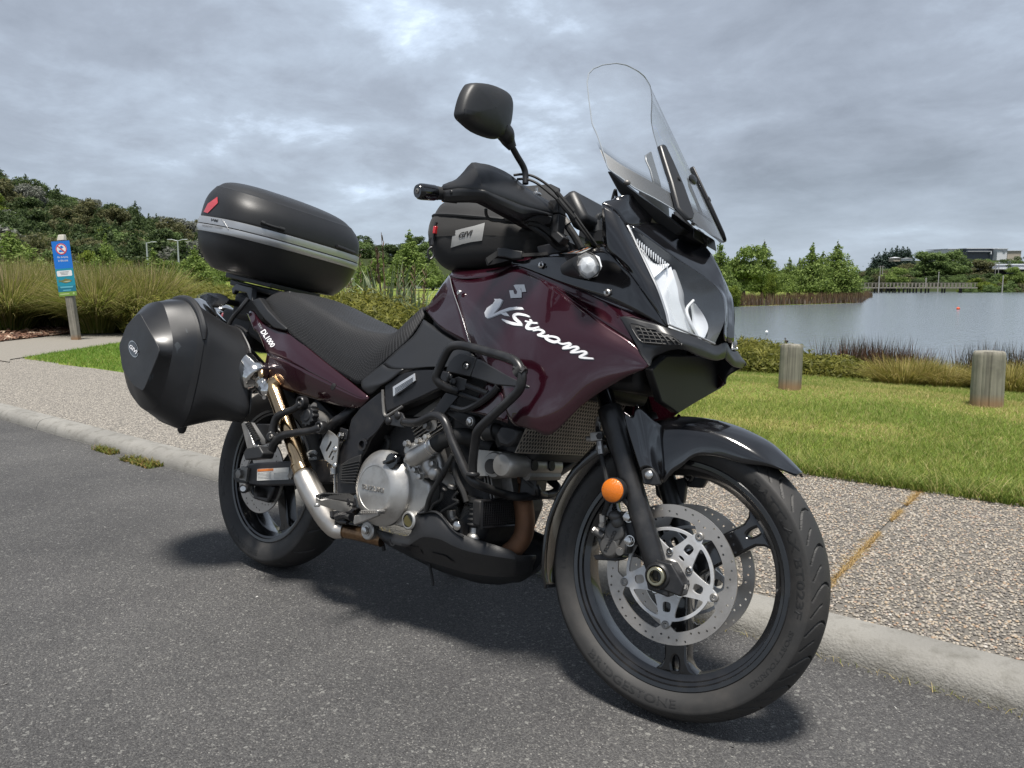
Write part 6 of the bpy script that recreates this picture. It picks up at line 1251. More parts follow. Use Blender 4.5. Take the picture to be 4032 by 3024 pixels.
def surf(x_, y_, l=0.003): return on_surface(tr, *uv('C', x_, y_), l, M_LEAN)
for k in range(5):
    y0 = 1172+k*32; a_, b_ = 1072+k*16, 1250+k*52
    vb.tube([surf(a_, y0), surf((a_+b_)/2, y0+12), surf(b_, y0+24)], 0.0016, 5, 2)
for k in range(7):
    x0 = 1100+k*48; vb.tube([surf(x0, 1165+k*17), surf(x0+34+k*2, 1225+k*13), surf(x0+52+k*2, 1308)], 0.0016, 5, 2)
vb.build('intake_grille', X['rubber'], beak)
vb = MB(); vb.tube([surf(x_, y_, 0.001) for x_, y_ in vent], 0.0013, 6, 2, closed=True); vb.build('intake_lip', X['guard'], beak)
beak_m = mirror(beak)
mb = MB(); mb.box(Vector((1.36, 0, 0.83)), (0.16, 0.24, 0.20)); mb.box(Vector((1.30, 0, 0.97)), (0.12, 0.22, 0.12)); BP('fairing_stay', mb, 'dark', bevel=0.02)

# front turn signal
sgn = MB(); c0 = p('C',430,665,-.172); 
ringA = q('C', (572,560,-.262), (640,522,-.262), (715,552,-.262), (757,640,-.262), (735,705,-.262), (652,747,-.262), (592,705,-.262), (565,625,-.262))
ringB = q('C', (470,610,-.19), (550,575,-.19), (640,580,-.19), (700,650,-.19), (690,700,-.19), (620,735,-.19), (540,730,-.19), (455,690,-.19))
ringC = q('C', (430,640,-.168), (470,612,-.168), (520,610,-.168), (560,640,-.168), (570,680,-.168), (520,720,-.168), (460,715,-.168), (430,690,-.168))
turn = sheet('turn_signal', [ringC, ringB, ringA], X['plastic'], moto, (4, 3), 0.002, closed_v=True, side=(0,-1,0))
cen = sum(ringA, Vector())/8
sheet('signal_lens', [ringA, [a+(cen-a)*0.12+Vector((0.004,-0.012,0)) for a in ringA], [a+(cen-a)*0.55+Vector((0.006,-0.020,0.002)) for a in ringA], [cen+(a-cen)*0.03+Vector((0.006,-0.024,0.003)) for a in ringA]], X['signal_glass'], turn, (1, 1), 0, closed_v=True, angle=10)
mb = MB(); mb.lathe([(0.001, 0.004), (0.018, -0.002), (0.030, -0.012)], cen, (0.2,-1,0), 8); mb.build('signal_bowl', X['reflector'], turn, angle=20)
mb = MB(); mb.ball(cen+Vector((-.004,0.012,0)), 0.009); mb.build('signal_bulb', X['orange'], turn)
mirror(turn)
# ------------------------------------------------------------------ screen
Rp = [p('H',708,176,-.085), p('H',662,222,-.128), p('H',652,300,-.152), p('H',668,450,-.170), p('H',690,650,-.186), p('H',742,760,-.186), p('H',790,900,-.190), p('H',815,1000,-.193), p('H',835,1045,-.193), p('H',1060,1210,-.150), p('H',1380,1385,-.095), p('H',1560,1500,-.05), p('H',1700,1605,-.015)]
def scr_x(y, z):   # curved sheet: the centre line runs forward and down, the sides curve back
    x0 = 1.283+(1.538-z)*0.6; return x0-2.4*y*y-5.0*abs(y)**3
rowsS = []
def Rz(z):          # half width of the screen at height z
    pts = [(1.553,.02),(1.551,.06),(1.544,.093),(1.527,.129),(1.510,.151),(1.493,.163),(1.466,.172),(1.417,.181),(1.353,.191),(1.32,.191),(1.278,.193),(1.235,.195),(1.193,.170),(1.155,.12),(1.112,.047)]
    for (za, ya), (zb, yb) in zip(pts, pts[1:]):
        if zb <= z <= za: return ya+(yb-ya)*(za-z)/(za-zb)
    return pts[0][1] if z > 1.55 else pts[-1][1]
zs = [1.553,1.5525,1.551,1.548,1.544,1.536,1.527,1.518,1.510,1.50,1.493,1.48,1.466,1.44,1.417,1.385,1.353,1.335,1.32,1.30,1.278,1.256,1.235,1.215,1.193,1.174,1.155,1.134,1.112]
for z in zs:
    h = Rz(z); rowsS.append([Vector((scr_x(h*s_, z-0.0*abs(s_)), h*s_, z)) for s_ in np.linspace(-1, 1, 13)])
screen = sheet('windshield', rowsS, X['screen'], moto, (1, 2), 0, angle=180, side=(1,0,0.5))
edge = [r[0] for r in rowsS[2:-1]]; edgeL = [r[-1] for r in rowsS[2:-1]]
mb = MB(); mb.tube(edge[::-1]+[rowsS[1][2], rowsS[0][3], rowsS[0][6], rowsS[0][9], rowsS[1][10]]+edgeL, 0.0016, 6, 2); mb.build('screen_edge', mat('polished screen edge', (0.30,0.33,0.36), 0.2), screen)
# dark print along the lower edge: a strip from the side notch to the front
def scr_pt(y, z, d): return Vector((scr_x(y, z)+d, y, z))
def zlow(y): return float(np.interp(abs(y), [0,.047,.12,.17,.195], [1.102,1.113,1.156,1.194,1.236]))
strip = []
for s_ in np.linspace(-1, 1, 21):
    y = 0.1945*s_; zb = zlow(y); zt = zb+0.050
    strip.append([scr_pt(y, zb+(zt-zb)*t, -0.0025) for t in (0, .33, .66, 1)])
band = sheet('tinted_band', strip, mat('dark screen print', (0.035,0.036,0.038), 0.35), screen, (1, 2), 0, angle=180, side=(1,0,0.4))
for k, (t0, t1, al) in enumerate(((0.0502, 0.057, .55), (0.0572, 0.064, .78), (0.0642, 0.070, .92))):
    mt = glassy('screen print fade %d' % k, (al, al, al), 0.3, ior=1.3); sheet('tint_fade', [[scr_pt(0.1945*s_, zlow(0.1945*s_)+t, -0.0025) for t in (t0, t1)] for s_ in np.linspace(-1, 1, 21)], mt, screen, (1, 1), 0, angle=180)
def scr_hit(x_, y_):
    inv = M_LEAN.inverted(); c = inv @ VC; d = (inv.to_3x3() @ bearing(*uv('H', x_, y_))).normalized(); last = None
    for k in range(500, 3000):
        v = c+d*(k*0.001); g = v.x-scr_x(v.y, v.z)
        if last is not None and g*last < 0: return v.y, v.z
        last = g
BR = [scr_hit(*v) for v in ((1232,858),(1262,848),(1285,865),(1350,1000),(1440,1210),(1526,1450),(1512,1494),(1478,1496),(1385,1392),(1332,1180),(1262,960))]
BB = [scr_hit(*v) for v in ((1172,925),(1225,890),(1245,960),(1305,1160),(1340,1330),(1252,1200),(1215,1050),(1178,970))]
BS = scr_hit(1392, 1140); BK2 = scr_hit(985, 1165)
for sg in (1, -1):
    mb = MB(); mb.prism([Vector((scr_x(y, z)+0.004, sg*y, z)) for y, z in BR], (0.011, 0, 0.004)); b_ = mb.build('screen_bracket', X['guard'], screen, bevel=0.003)
    mb = MB(); c_ = Vector((scr_x(*BS)+0.0135, sg*BS[0], BS[1])); mb.cyl(c_, c_+Vector((0.004,0,0.002)), 0.007, 16); mb.build('bracket_screw', X['dark'], b_)
    mb = MB(); c_ = scr_pt(BK2[0], BK2[1], 0.003); c_.y *= sg; mb.ball(c_, 0.008, 0.008, 0.006); mb.build('screen_screw', X['alu_dark'], screen)
    mb = MB(); mb.prism([Vector((scr_x(y, z)-0.006, sg*y, z)) for y, z in BB], (-0.004, 0, 0)); mb.build('screen_bracket_back', mat('smoked bracket', (0.09,0.10,0.11), 0.3), screen, bevel=0.002)
mb = MB(); c_ = scr_pt(0.0, 1.26, 0.003); mb.ball(c_, 0.006, 0.020, 0.012); mb.build('screen_badge', X['guard'], screen)

# ------------------------------------------------------------------ handlebar, guard, mirror, cables
mb = MB(); g0 = p('F',300,995,-.462); g1 = p('F',478,1012,-.405); dirb = (g1-g0).normalized()
bar_pts = [g0+dirb*0.01, g1, g1+dirb*0.10, Vector((1.06,-0.14,1.135)), Vector((1.085,-0.06,1.12)), Vector((1.09,0,1.118))]
mb.tube(bar_pts+[my(v) for v in bar_pts[:-1][::-1]], 0.0112, 12); hb = BP('handlebar', mb, 'frame')
mb = MB(); mb.lathe([(0.006, -0.004), (0.015, -0.004), (0.0185, 0.002), (0.0192, 0.012), (0.0185, 0.042), (0.0175, 0.046)], g0, dirb, 28, cap=True); en = mb.build('bar_end', X['black_gl'], hb, angle=40)
mb = MB(); allen(mb, g0-dirb*0.004, -dirb, 0.0065, 0.002); mb.build('bar_end_screw', X['alu_dark'], en)
mb = MB(); mb.cyl(g0+dirb*0.046, g0+dirb*0.054, 0.0165, 20); mb.cyl(g0+dirb*0.054, g0+dirb*0.19, 0.0155, 20); mb.build('grip', X['rubber'], hb)
top = q('F', (505,938,-.402), (560,915,-.396), (622,890,-.388), (690,820,-.378), (757,746,-.365), (830,752,-.345), (905,764,-.325), (1000,800,-.298), (1092,850,-.272), (1200,935,-.245), (1310,1012,-.218), (1445,1087,-.186))
cre = q('F', (502,985,-.408), (570,978,-.405), (640,966,-.402), (740,972,-.398), (866,985,-.386), (930,1010,-.368), (1000,1038,-.350), (1090,1075,-.322), (1190,1115,-.290), (1280,1140,-.262), (1370,1165,-.232), (1460,1192,-.196))
bot = q('F', (502,1088,-.398), (570,1092,-.392), (640,1093,-.386), (740,1092,-.378), (850,1088,-.368), (920,1125,-.350), (1000,1170,-.330), (1100,1215,-.300), (1200,1255,-.270), (1280,1218,-.245), (1370,1205,-.220), (1450,1210,-.196))
mid1 = [(a+b)*0.5+Vector((0.004, -0.002, 0.002)) for a, b in zip(top, cre)]
mid2 = [(a+b)*0.5+Vector((0.004, -0.004, -0.002)) for a, b in zip(cre, bot)]
hg = sheet('hand_guard', [top, mid1, cre], X['guard'], hb, (2, 2), 0.004, angle=20)
sheet('hand_guard_lower', [cre, mid2, bot], X['guard'], hg, (2, 2), 0.004, angle=20)
mb = MB(); mb.prism(q('F', (495,945,-.40), (515,935,-.40), (510,1090,-.392), (490,1080,-.392)), (0.0,0.05,0.01)); mb.prism(q('F', (1200,1255,-.262), (1300,1215,-.24), (1400,1200,-.21), (1450,1215,-.20), (1440,1272,-.20), (1370,1290,-.205), (1300,1260,-.23)), (-0.02,0.03,0)); mb.build('guard_bracket', X['plastic'], hg, bevel=0.003)
mb = MB(); c_ = p('F',1230,1075,-.285); lev = [g1+Vector((0.035,0,0.0)), g1+dirb*0.09+Vector((0.04,0,0.0)), g1+dirb*0.20+Vector((0.03,0,0))]; mb.tube(lev, 0.006, 8); mb.cyl(g1+dirb*0.15, g1+dirb*0.20, 0.02, 16); mb.box(g1+dirb*0.215, (0.05,0.05,0.045)); mb.build('switch_housing', X['plastic'], hb, bevel=0.004)
mirror(hb)
mb = MB(); mb.prism(q('F', (1250,950,-.15), (1440,945,-.12), (1530,960,-.10), (1520,1060,-.10), (1490,1180,-.12), (1300,1080,-.17), (1200,930,-.19)), (-0.04,0.04,0.0)); mc = mb.build('brake_reservoir', X['plastic'], hb, bevel=0.006)
mb = MB(); mb.ball(p('F',1318,1020,-.20), 0.013, 0.013, 0.006); mb.cyl(p('F',1320,1015,-.20), p('F',1322,965,-.20), 0.003, 8); mb.build('reservoir_screw', X['steel'], mc)
mb = MB(); mb.box(Vector((1.20,0,1.17)), (0.05,0.26,0.10), Euler((0,R(-35),0))); inst = BP('instrument_panel', mb, 'plastic', bevel=0.015)
mb = MB(); mb.tube([p('F',1965,1100,-.12), p('F',1985,1020,-.12), p('F',2000,985,-.12), p('F',2010,1040,-.10)], 0.004, 6); mb.cyl(p('F',1835,1260,-.06), p('F',1850,1370,-.06), 0.017, 16, bev=0.004); mb.tube([p('F',1880,1200,-.05), p('F',1852,1215,-.06), p('F',1843,1265,-.06)], 0.0075, 8); mb.box(p('F',1840,1390,-.06), (0.05,0.03,0.028)); mb.build('wiring_socket', X['plastic'], inst, bevel=0.002)
# mirror
ol = [(735,62),(850,68),(960,105),(1040,155),(1070,215),(1073,300),(1057,420),(1030,480),(985,538),(900,535),(760,480),(660,400),(618,350),(620,290),(650,180),(692,95)]
olp = [Vector((v.x, v.y, v.z)) for v in spline([pX('F', a, b, 1.12) for a, b in ol], 3, True)]
cm = sum(olp, Vector())/len(olp)
rings = []
for s_, dx in ((1.0, -0.004), (1.0, 0.004), (0.975, 0.013), (0.90, 0.022), (0.6, 0.031), (0.25, 0.035), (0.01, 0.036)): rings.append([cm+(v-cm)*s_+Vector((dx, 0, 0)) for v in olp])
mir = sheet('mirror', rings, X['plastic'], moto, (2, 1), 0, closed_v=True, angle=60, side=(1,0,0))
mb = MB(); mb.add([cm+(v-cm)*0.985+Vector((-0.003,0,0)) for v in olp], [list(range(len(olp)))]); mb.build('mirror_glass', X['chrome'], mir)
trm = bvh_of(mir)
applique('mirror_stamp', [[(693,282),(840,312),(837,350),(690,320)], [(688,322),(835,352),(832,393),(684,362)]], 'F', trm, X['frame'], mir, lift=0.0006, dens=60)
mb = MB(); st = [pX('F',1062,455,1.125), pX('F',1070,545,1.128), p('F',1112,622,-.315)]
mb.tube([pX('F',1010,440,1.128), pX('F',1050,500,1.128), pX('F',1075,560,1.125), p('F',1112,622,-.303)], [0.020, 0.0215, 0.0165, 0.0105], 14, 4); mb.build('mirror_boot', X['plastic'], mir)
mb = MB(); mb.tube([p('F',1100,600,-.306), p('F',1150,690,-.282), p('F',1205,785,-.258), p('F',1222,850,-.25), p('F',1222,930,-.25)], 0.0078, 12); mb.build('mirror_stem', X['frame'], mir)
mirror(mir)
# cables
def cable(name, pts, r, m='rubber', par=None, **k):
    mb = MB(); mb.tube(pts, r, 8, **k); return mb.build(name, X[m], par or hb)
c1 = cable('throttle_cable', q('F', (1120,855,-.26), (1200,848,-.25), (1290,865,-.24), (1400,930,-.22), (1500,1020,-.20), (1620,1160,-.17), (1720,1300,-.15), (1835,1460,-.12)), 0.0032)
c2 = cable('throttle_cable', q('F', (1150,890,-.26), (1230,890,-.25), (1320,925,-.24), (1430,1010,-.22), (1520,1090,-.20), (1640,1230,-.17), (1720,1340,-.15), (1815,1460,-.12)), 0.0032)
cable('cable_sleeve', q('F', (1490,1000,-.202), (1560,1085,-.186), (1632,1170,-.168)), 0.0062, par=c1); cable('cable_sleeve', q('F', (1500,1060,-.204), (1570,1145,-.188), (1640,1228,-.17)), 0.0066, par=c2)
cable('clutch_hose', q('F', (1480,1150,-.16), (1530,1210,-.15), (1590,1300,-.14), (1650,1390,-.13), (1705,1490,-.12)), 0.0095)
cable('brake_hose_upper', q('F', (1200,1250,-.24), (1300,1320,-.22), (1400,1390,-.19), (1480,1470,-.16), (1560,1500,-.14)), 0.006)
cable('wiring_loom', q('F', (1240,1260,-.24), (1340,1290,-.21), (1430,1360,-.18), (1500,1440,-.15), (1580,1490,-.13)), 0.009)
cable('wiring_loom', q('F', (880,1150,-.33), (885,1200,-.32), (920,1240,-.31), (990,1250,-.30), (1050,1240,-.29)), 0.004)
cable('wiring_loom', q('F', (1440,1260,-.17), (1480,1380,-.15), (1500,1500,-.12)), 0.010)
mb = MB(); mb.cyl(p('F',1510,1190,-.153), p('F',1545,1235,-.149), 0.0125, 12); mb.cyl(p('F',1550,1240,-.148), p('F',1585,1285,-.142), 0.0115, 12); mb.build('hose_clamp', X['alu_dark'], hb)
mb = MB(); mb.cyl(p('F',1590,1420,-.06), p('F',1600,1480,-.06), 0.019, 20, bev=0.003); mb.box(p('F',1640,1440,-.06), (0.05,0.03,0.03)); mb.build('steering_nut', X['alu'], hb, bevel=0.003)
mb = MB(); mb.box(p('F',1520,1395,-.17), (0.04,0.03,0.02), Euler((0,R(35),0))); mb.box(p('F',1500,1290,-.17), (0.025,0.03,0.05)); mb.box(p('F',1500,1140,-.17), (0.03,0.035,0.035)); mb.build('cable_clip', X['plastic'], hb, bevel=0.003)
lab = sheet('warning_label', [q('F', (1467,1540,-.128), (1640,1530,-.135), (1705,1527,-.138)), q('F', (1540,1508,-.115), (1690,1495,-.120), (1800,1480,-.122))], X['sticker'], cowl, (2, 2), 0.001, side=(0,0,1))
def bil(a, b): 
    A_, B_, C_, D_ = p('F',1467,1540,-.128), p('F',1705,1527,-.138), p('F',1540,1508,-.115), p('F',1800,1480,-.122); z_ = Vector((0,0,.0012))
    return (A_*(1-a)+B_*a)*(1-b)+(C_*(1-a)+D_*a)*b+z_
mb = MB()
for k in range(3): mb.add([bil(.22+.27*k,.02), bil(.28+.27*k,.02), bil(.36+.27*k,.98), bil(.30+.27*k,.98)], [(0,1,2,3)])
mb.build('label_stripe', X['orange'], lab)

# ------------------------------------------------------------------ seat under a woven net cover
ST = [((95,985,-.13),(108,915,-.112),.010),((150,1060,-.150),(170,868,-.118),.014),((280,1210,-.165),(330,900,-.130),.018),((480,1385,-.167),(480,985,-.142),.016),((640,1520,-.170),(640,1072,-.148),.012),((800,1615,-.170),(820,1165,-.148),.008),((910,1650,-.168),(990,1210,-.143),.004),((1090,1482,-.152),(1175,1212,-.126),.004),((1300,1290,-.125),(1295,1112,-.098),.006),((1415,1130,-.100),(1392,1025,-.072),.010),((1456,1060,-.088),(1450,988,-.058),.012)]
rowsT = []
for b, s_, c in ST:
    B_, S_ = p('B', *b), p('B', *s_); mid_ = (B_+S_)*0.5+Vector((0, -0.010, 0.006)); up_ = Vector((S_.x-0.004, S_.y*0.55, S_.z+c*0.75))
    ce = Vector((S_.x-0.006, 0, S_.z+c)); rowsT.append([B_, mid_, S_+Vector((0,0.004,-0.002)), up_, ce, my(up_), my(S_+Vector((0,0.004,-0.002))), my(mid_), my(B_)])
r0 = rowsT[0]; cap = [v+Vector((-0.018+0.004*abs(i-4), 0, -0.03 if 1 < i < 7 else -0.01)) for i, v in enumerate(r0)]; cap2 = [Vector((v.x-0.02, v.y*0.9, 0.86+0.012*(i in (3,4,5)))) for i, v in enumerate(r0)]
seat = sheet('seat', [cap2, cap]+rowsT, X['net'], moto, (6, 6), 0.012, angle=180, side=(0,0,1))

# ------------------------------------------------------------------ side cover, tail, rack
gc = sheet('side_cover', [
    q('N', (915,690,-.118), (935,703,-.130), (962,722,-.150), (990,742,-.172), (1024,768,-.198)),
    q('N', (893,725,-.142), (912,735,-.152), (940,752,-.168), (972,767,-.185), (1018,782,-.200)),
    q('N', (858,756,-.158), (876,768,-.166), (905,778,-.180), (950,785,-.190), (1012,790,-.200)),
    q('N', (826,786,-.166), (842,796,-.174), (880,797,-.186), (930,792,-.192), (1008,793,-.201))], X['guard'], moto, (4, 4), 0.004)
sheet('side_cover_tail', [q('N', (826,786,-.166), (842,796,-.174), (872,797,-.184)), q('N', (798,808,-.167), (812,822,-.175), (846,818,-.186)), q('N', (780,825,-.168), (786,836,-.174), (830,829,-.184)), q('N', (786,840,-.168), (799,852,-.172), (822,835,-.178))], X['guard'], gc, (4, 4), 0.004)
mirror(gc)
tail = sheet('tail_panel', [
    q('N', (533,677,-.148), (547,671,-.146), (566,694,-.152), (597,709,-.156), (624,715,-.158), (680,763,-.168), (763,829,-.172), (797,857,-.170)),
    q('N', (538,688,-.156), (552,690,-.158), (572,722,-.170), (598,740,-.178), (630,752,-.182), (686,790,-.184), (766,843,-.180), (797,859,-.171)),
    q('N', (548,712,-.166), (560,724,-.170), (577,763,-.188), (604,774,-.196), (640,790,-.198), (695,818,-.194), (770,856,-.183), (796.5,861,-.171))], X['maroon'], moto, (4, 4), 0.003, angle=60)
sheet('tail_panel_lower', [
    q('N', (577,763,-.188), (604,774,-.196), (640,790,-.198), (695,818,-.194), (770,856,-.183), (796.5,861,-.171)),
    q('N', (571,795,-.182), (600,805,-.188), (634,818,-.190), (698,845,-.187), (770,870,-.179), (796,864,-.170)),
    q('N', (569,832,-.172), (592,835,-.174), (628,846,-.175), (700,868,-.174), (769,882,-.171), (795,866,-.169))], X['maroon'], tail, (4, 4), 0.003, angle=60)
tt = bvh_of(tail, tail.children[0])
applique('slot_hole', [[(x_, y_) for x_, y_ in ((645,30),(652,8),(668,-6),(686,-4),(692,10),(684,30),(672,46),(655,52))]], 'A', tt, X['dark'], tail, lift=0.001, dens=20)
def letters(name, s, t, P0, P1, P2, tree, m, par, lift=0.0015, bold=0.0, shear=0.0):
    """flat print that follows a surface, standing on the line P0-P1 with its top towards P2 (sheet units)"""
    me = text_mesh(s, 0.0, bold, shear); n = len(me.vertices); co = np.empty(n*3, dtype=np.float32); me.vertices.foreach_get('co', co); co = co.reshape(-1, 3); lo, hi = co.min(0), co.max(0); last = None
    for i in range(n):
        a = (co[i,0]-lo[0])/(hi[0]-lo[0]); b = (co[i,1]-lo[1])/(hi[1]-lo[1]); x_ = P0[0]+(P1[0]-P0[0])*a+(P2[0]-P0[0])*b; y_ = P0[1]+(P1[1]-P0[1])*a+(P2[1]-P0[1])*b
        h = on_surface(tree, *uv(t, x_, y_), lift, M_LEAN); h = h if h is not None else last
        if h is None: continue
        last = h; co[i] = h
    me.vertices.foreach_set('co', co.ravel()); me.materials.clear(); finish(me, m, 30, False); return link(name, me, par)
letters('tail_lettering', 'DL1000', 'I', (816,377), (871,459), (836,358), tt, X['white'], tail, bold=0.03, shear=0.25)
letters('tail_lettering', 'SUZUKI', 'I', (804,338), (819,365), (812,332), tt, X['silver'], tail, bold=0.02)
for c_ in list(tail.children): pass
tm = mirror(tail)
for c_ in list(tm.children):
    if c_.name.startswith('tail_lettering'): bpy.data.objects.remove(c_)
mb = MB(); mb.prism(q('I', (766,222,-.165), (808,206,-.165), (850,268,-.17), (905,325,-.172), (944,358,-.172), (940,370,-.172), (880,357,-.172), (835,315,-.17)), (0,0.022,0.002)); mb.prism(q('I', (670,160,-.13), (697,136,-.13), (776,154,-.15), (773,200,-.16), (772,225,-.165), (756,215,-.16), (745,183,-.15), (690,172,-.135), (676,192,-.13)), (0,0.02,0.002)); gr = BP('grab_rail', mb, 'guard', bevel=0.004, seg=3)
mirror(gr)
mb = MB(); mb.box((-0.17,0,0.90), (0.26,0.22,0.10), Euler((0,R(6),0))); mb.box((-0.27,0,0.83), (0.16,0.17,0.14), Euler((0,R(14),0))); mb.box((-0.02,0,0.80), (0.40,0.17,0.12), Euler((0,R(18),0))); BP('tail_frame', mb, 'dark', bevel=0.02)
mb = MB(); mb.box((-0.19,0,0.975), (0.34,0.19,0.022), Euler((0,R(8),0))); mb.box((-0.12,0.07,0.962), (0.36,0.03,0.02), Euler((0,R(8),0))); mb.box((-0.12,-0.07,0.962), (0.36,0.03,0.02), Euler((0,R(8),0))); mb.box((-0.25,0,0.94), (0.08,0.14,0.08)); mb.box((-0.06,0,0.93), (0.10,0.14,0.08)); BP('luggage_rack', mb, 'plastic', bevel=0.005)
# rear lamp cluster and rear indicator
mb = MB(); mb.box((-0.36,0,0.86), (0.10,0.16,0.07), Euler((0,R(10),0))); tl = BP('tail_lamp', mb, 'dark', bevel=0.012)
mb = MB(); mb.ball(p('I',630,282,-.02), 0.045, 0.05, 0.035); mb.build('lamp_dome', X['chrome'], tl)
mb = MB(); mb.ball(p('I',645,305,-.05), 0.028, 0.02, 0.02); mb.ball(p('I',560,262,-.03), 0.04, 0.03, 0.014); mb.build('tail_lens', X['red'], tl)
pod = q('I', (524,193,-.20), (570,178,-.20), (615,195,-.20), (628,215,-.20), (605,243,-.20), (565,258,-.20), (528,238,-.20))
mb = MB(); mb.prism([v+Vector((-0.02,0,0)) for v in pod], (0.055,0.010,0)); ri = BP('turn_signal', mb, 'plastic', bevel=0.008, seg=3)
mb = MB(); mb.tube(q('I', (610,215,-.195), (660,228,-.15), (705,238,-.10)), [0.014, 0.011, 0.012], 10); mb.build('signal_stalk', X['plastic'], ri)
mb = MB(); mb.prism([v+Vector((-0.022,0,0)) for v in pod], (-0.012,0,0)); mb.build('signal_lens', X['clear'], ri)
mirror(ri)
mb = MB(); mb.tube(q('I', (755,212,-.17), (715,262,-.19), (665,328,-.20), (640,420,-.20), (660,600,-.20)), 0.0078, 10); mb.tube(q('I', (690,345,-.19), (720,355,-.185), (750,380,-.18)), 0.005, 8); pf = BP('pannier_frame', mb, 'bar'); mirror(pf)
# ------------------------------------------------------------------ frame, engine, exhaust, controls
mb = MB(); mb.prism(q('E', (0,845,-.175), (60,760,-.178), (270,700,-.185), (440,700,-.19), (560,720,-.195), (560,800,-.195), (470,880,-.19), (300,960,-.185), (20,1080,-.175), (0,1000,-.175)), (0,0.05,0)); mb.prism(q('A', (1085,50,-.172), (1115,120,-.172), (1135,290,-.172), (985,480,-.172), (950,560,-.172), (905,640,-.172), (880,900,-.170), (860,960,-.17), (690,960,-.17), (690,650,-.172), (722,540,-.172), (800,380,-.174), (820,300,-.174), (900,200,-.175)), (0,0.06,0)); fr = BP('frame', mb, 'frame', bevel=0.006, seg=3); mirror(fr)
mb = MB(); mb.tube(q('A', (1095,50,-.176), (1100,180,-.176), (1118,275,-.176), (1200,235,-.176), (1270,190,-.176)), 0.0045, 7); mb.build('weld_bead', X['alu_dark'], fr)
mb = MB(); mb.tube(q('A', (1120,300,-.178), (1040,410,-.178), (965,480,-.178), (955,520,-.178)), 0.0035, 7); mb.lathe([(0.018,0), (0.018,-0.006), (0.012,-0.006), (0.011,0.01)], p('A',925,525,-.176), (0,1,0), 20); mb.build('frame_edge', X['frame'], fr)
mb = MB(); mb.prism(q('E', (75,855,-.188), (262,737,-.190), (269,800,-.190), (78,938,-.188)), (0,0.004,0)); pl_ = mb.build('frame_plate', mat('stamped plate', (0.62,0.63,0.65), 0.3, 0.6), fr, bevel=0.0005)
mb = MB()
for k in range(6): mb.prism([p('E',95,868+12*k,-.1885)+(p('E',250,772+12*k,-.1905)-p('E',95,868+12*k,-.1885))*a for a in (0, 1)]+[p('E',250,776+12*k,-.1905), p('E',95,872+12*k,-.1885)], (0,-0.0004,0))
mb.build('plate_print', X['frame'], pl_)
mb = MB(); mb.prism(q('A', (737,700,-.176), (810,650,-.176), (918,608,-.176), (900,720,-.176), (852,866,-.176), (728,822,-.176)), (0,-0.006,0)); hp = mb.build('heel_pad', X['rubber'], fr, bevel=0.003)
mb = MB()
for k in range(8):
    y_ = 690+k*21; mb.tube([p('A',750-k*2,y_+12,-.183), p('A',895-k*5,y_-22+k*6,-.183)], 0.0024, 6, 1)
mb.build('pad_ribs', X['rubber'], hp)
mb = MB(); hexbolt(mb, p('A',740,445,-.182), (-.15,-1,.1), 0.0085, 0.010); mb.build('frame_bolt', X['steel'], fr)
mb = MB(); mb.prism(q('A', (735,375,-.176), (800,395,-.176), (790,480,-.176), (740,490,-.176), (725,430,-.176)), (0,-.004,0)); mb.build('frame_lug', X['frame'], fr, bevel=.002)
# heel guard
def hgp(a, b): v = p('A', a, b, -.19); return v
o0 = hgp(640, 560)
def loc2(a, b): v = hgp(a, b)-o0; return (v.x, v.z)
sl = lambda pts: [loc2(*x) for x in pts]
flat2d('heel_guard', [sl([(630,400),(672,428),(716,470),(704,640),(692,722),(600,655),(574,590),(556,545),(580,480)]), sl([(650,492),(660,500),(655,520),(618,585),(606,580),(612,562)]), sl([(662,575),(671,582),(640,642),(628,636)]), sl([(672,620),(680,626),(664,664),(653,656)])], 0.004, plane_y(o0), X['alu'], moto, bevel=0.0006)
mb = MB()
for a, b in ((680,565),(678,705)): mb.ball(p('A',a,b,-.193), 0.0095, 0.005, 0.0095, 16)
BP('heel_guard_bolt', mb, 'steel')
# engine core
mb = MB()
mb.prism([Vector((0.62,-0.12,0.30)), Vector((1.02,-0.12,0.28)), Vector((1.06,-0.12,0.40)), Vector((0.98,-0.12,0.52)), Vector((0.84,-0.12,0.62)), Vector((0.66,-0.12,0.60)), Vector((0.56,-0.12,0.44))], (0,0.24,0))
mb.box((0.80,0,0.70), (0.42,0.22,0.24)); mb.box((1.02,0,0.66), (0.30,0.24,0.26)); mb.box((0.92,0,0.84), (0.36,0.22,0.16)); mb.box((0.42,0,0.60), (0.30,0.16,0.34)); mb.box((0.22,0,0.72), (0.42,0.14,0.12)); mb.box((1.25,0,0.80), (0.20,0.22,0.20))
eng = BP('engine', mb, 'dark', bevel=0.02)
# clutch side
cc = p('A',1075,895,-.150); cf = p('A',1012,898,-.196)
CC = Vector((cf.x+0.004, 0, cf.z)); 
mb = MB(); mb.lathe([(0.108, -0.150), (0.108, -0.166), (0.104, -0.172), (0.097, -0.176), (0.086, -0.188), (0.070, -0.1965), (0.066, -0.1975), (0.0635, -0.1975), (0.0625, -0.1965), (0.0001, -0.1968)], CC, (0,1,0), 72); clutch = mb.build('clutch_cover', X['alu'], eng, angle=30)
lettering('engine_lettering', 'SUZUKI', p('A',916,905,-.1972), p('A',1098,945,-.1972), p('A',918,862,-.1972), X['alu_dark'], clutch, raise_=0.003, bold=0.01)
mb = MB(); mb.prism(q('A', (1180,640,-.158), (1290,620,-.158), (1330,720,-.160), (1420,800,-.162), (1500,862,-.160), (1495,960,-.160), (1478,1060,-.158), (1420,1110,-.158), (1390,1180,-.158), (1350,1242,-.155), (1250,1240,-.155), (1100,1190,-.150), (1060,900,-.150)), (0,0.05,0)); cov = mb.build('crankcase_cover', X['alu'], eng, bevel=0.008, seg=3)
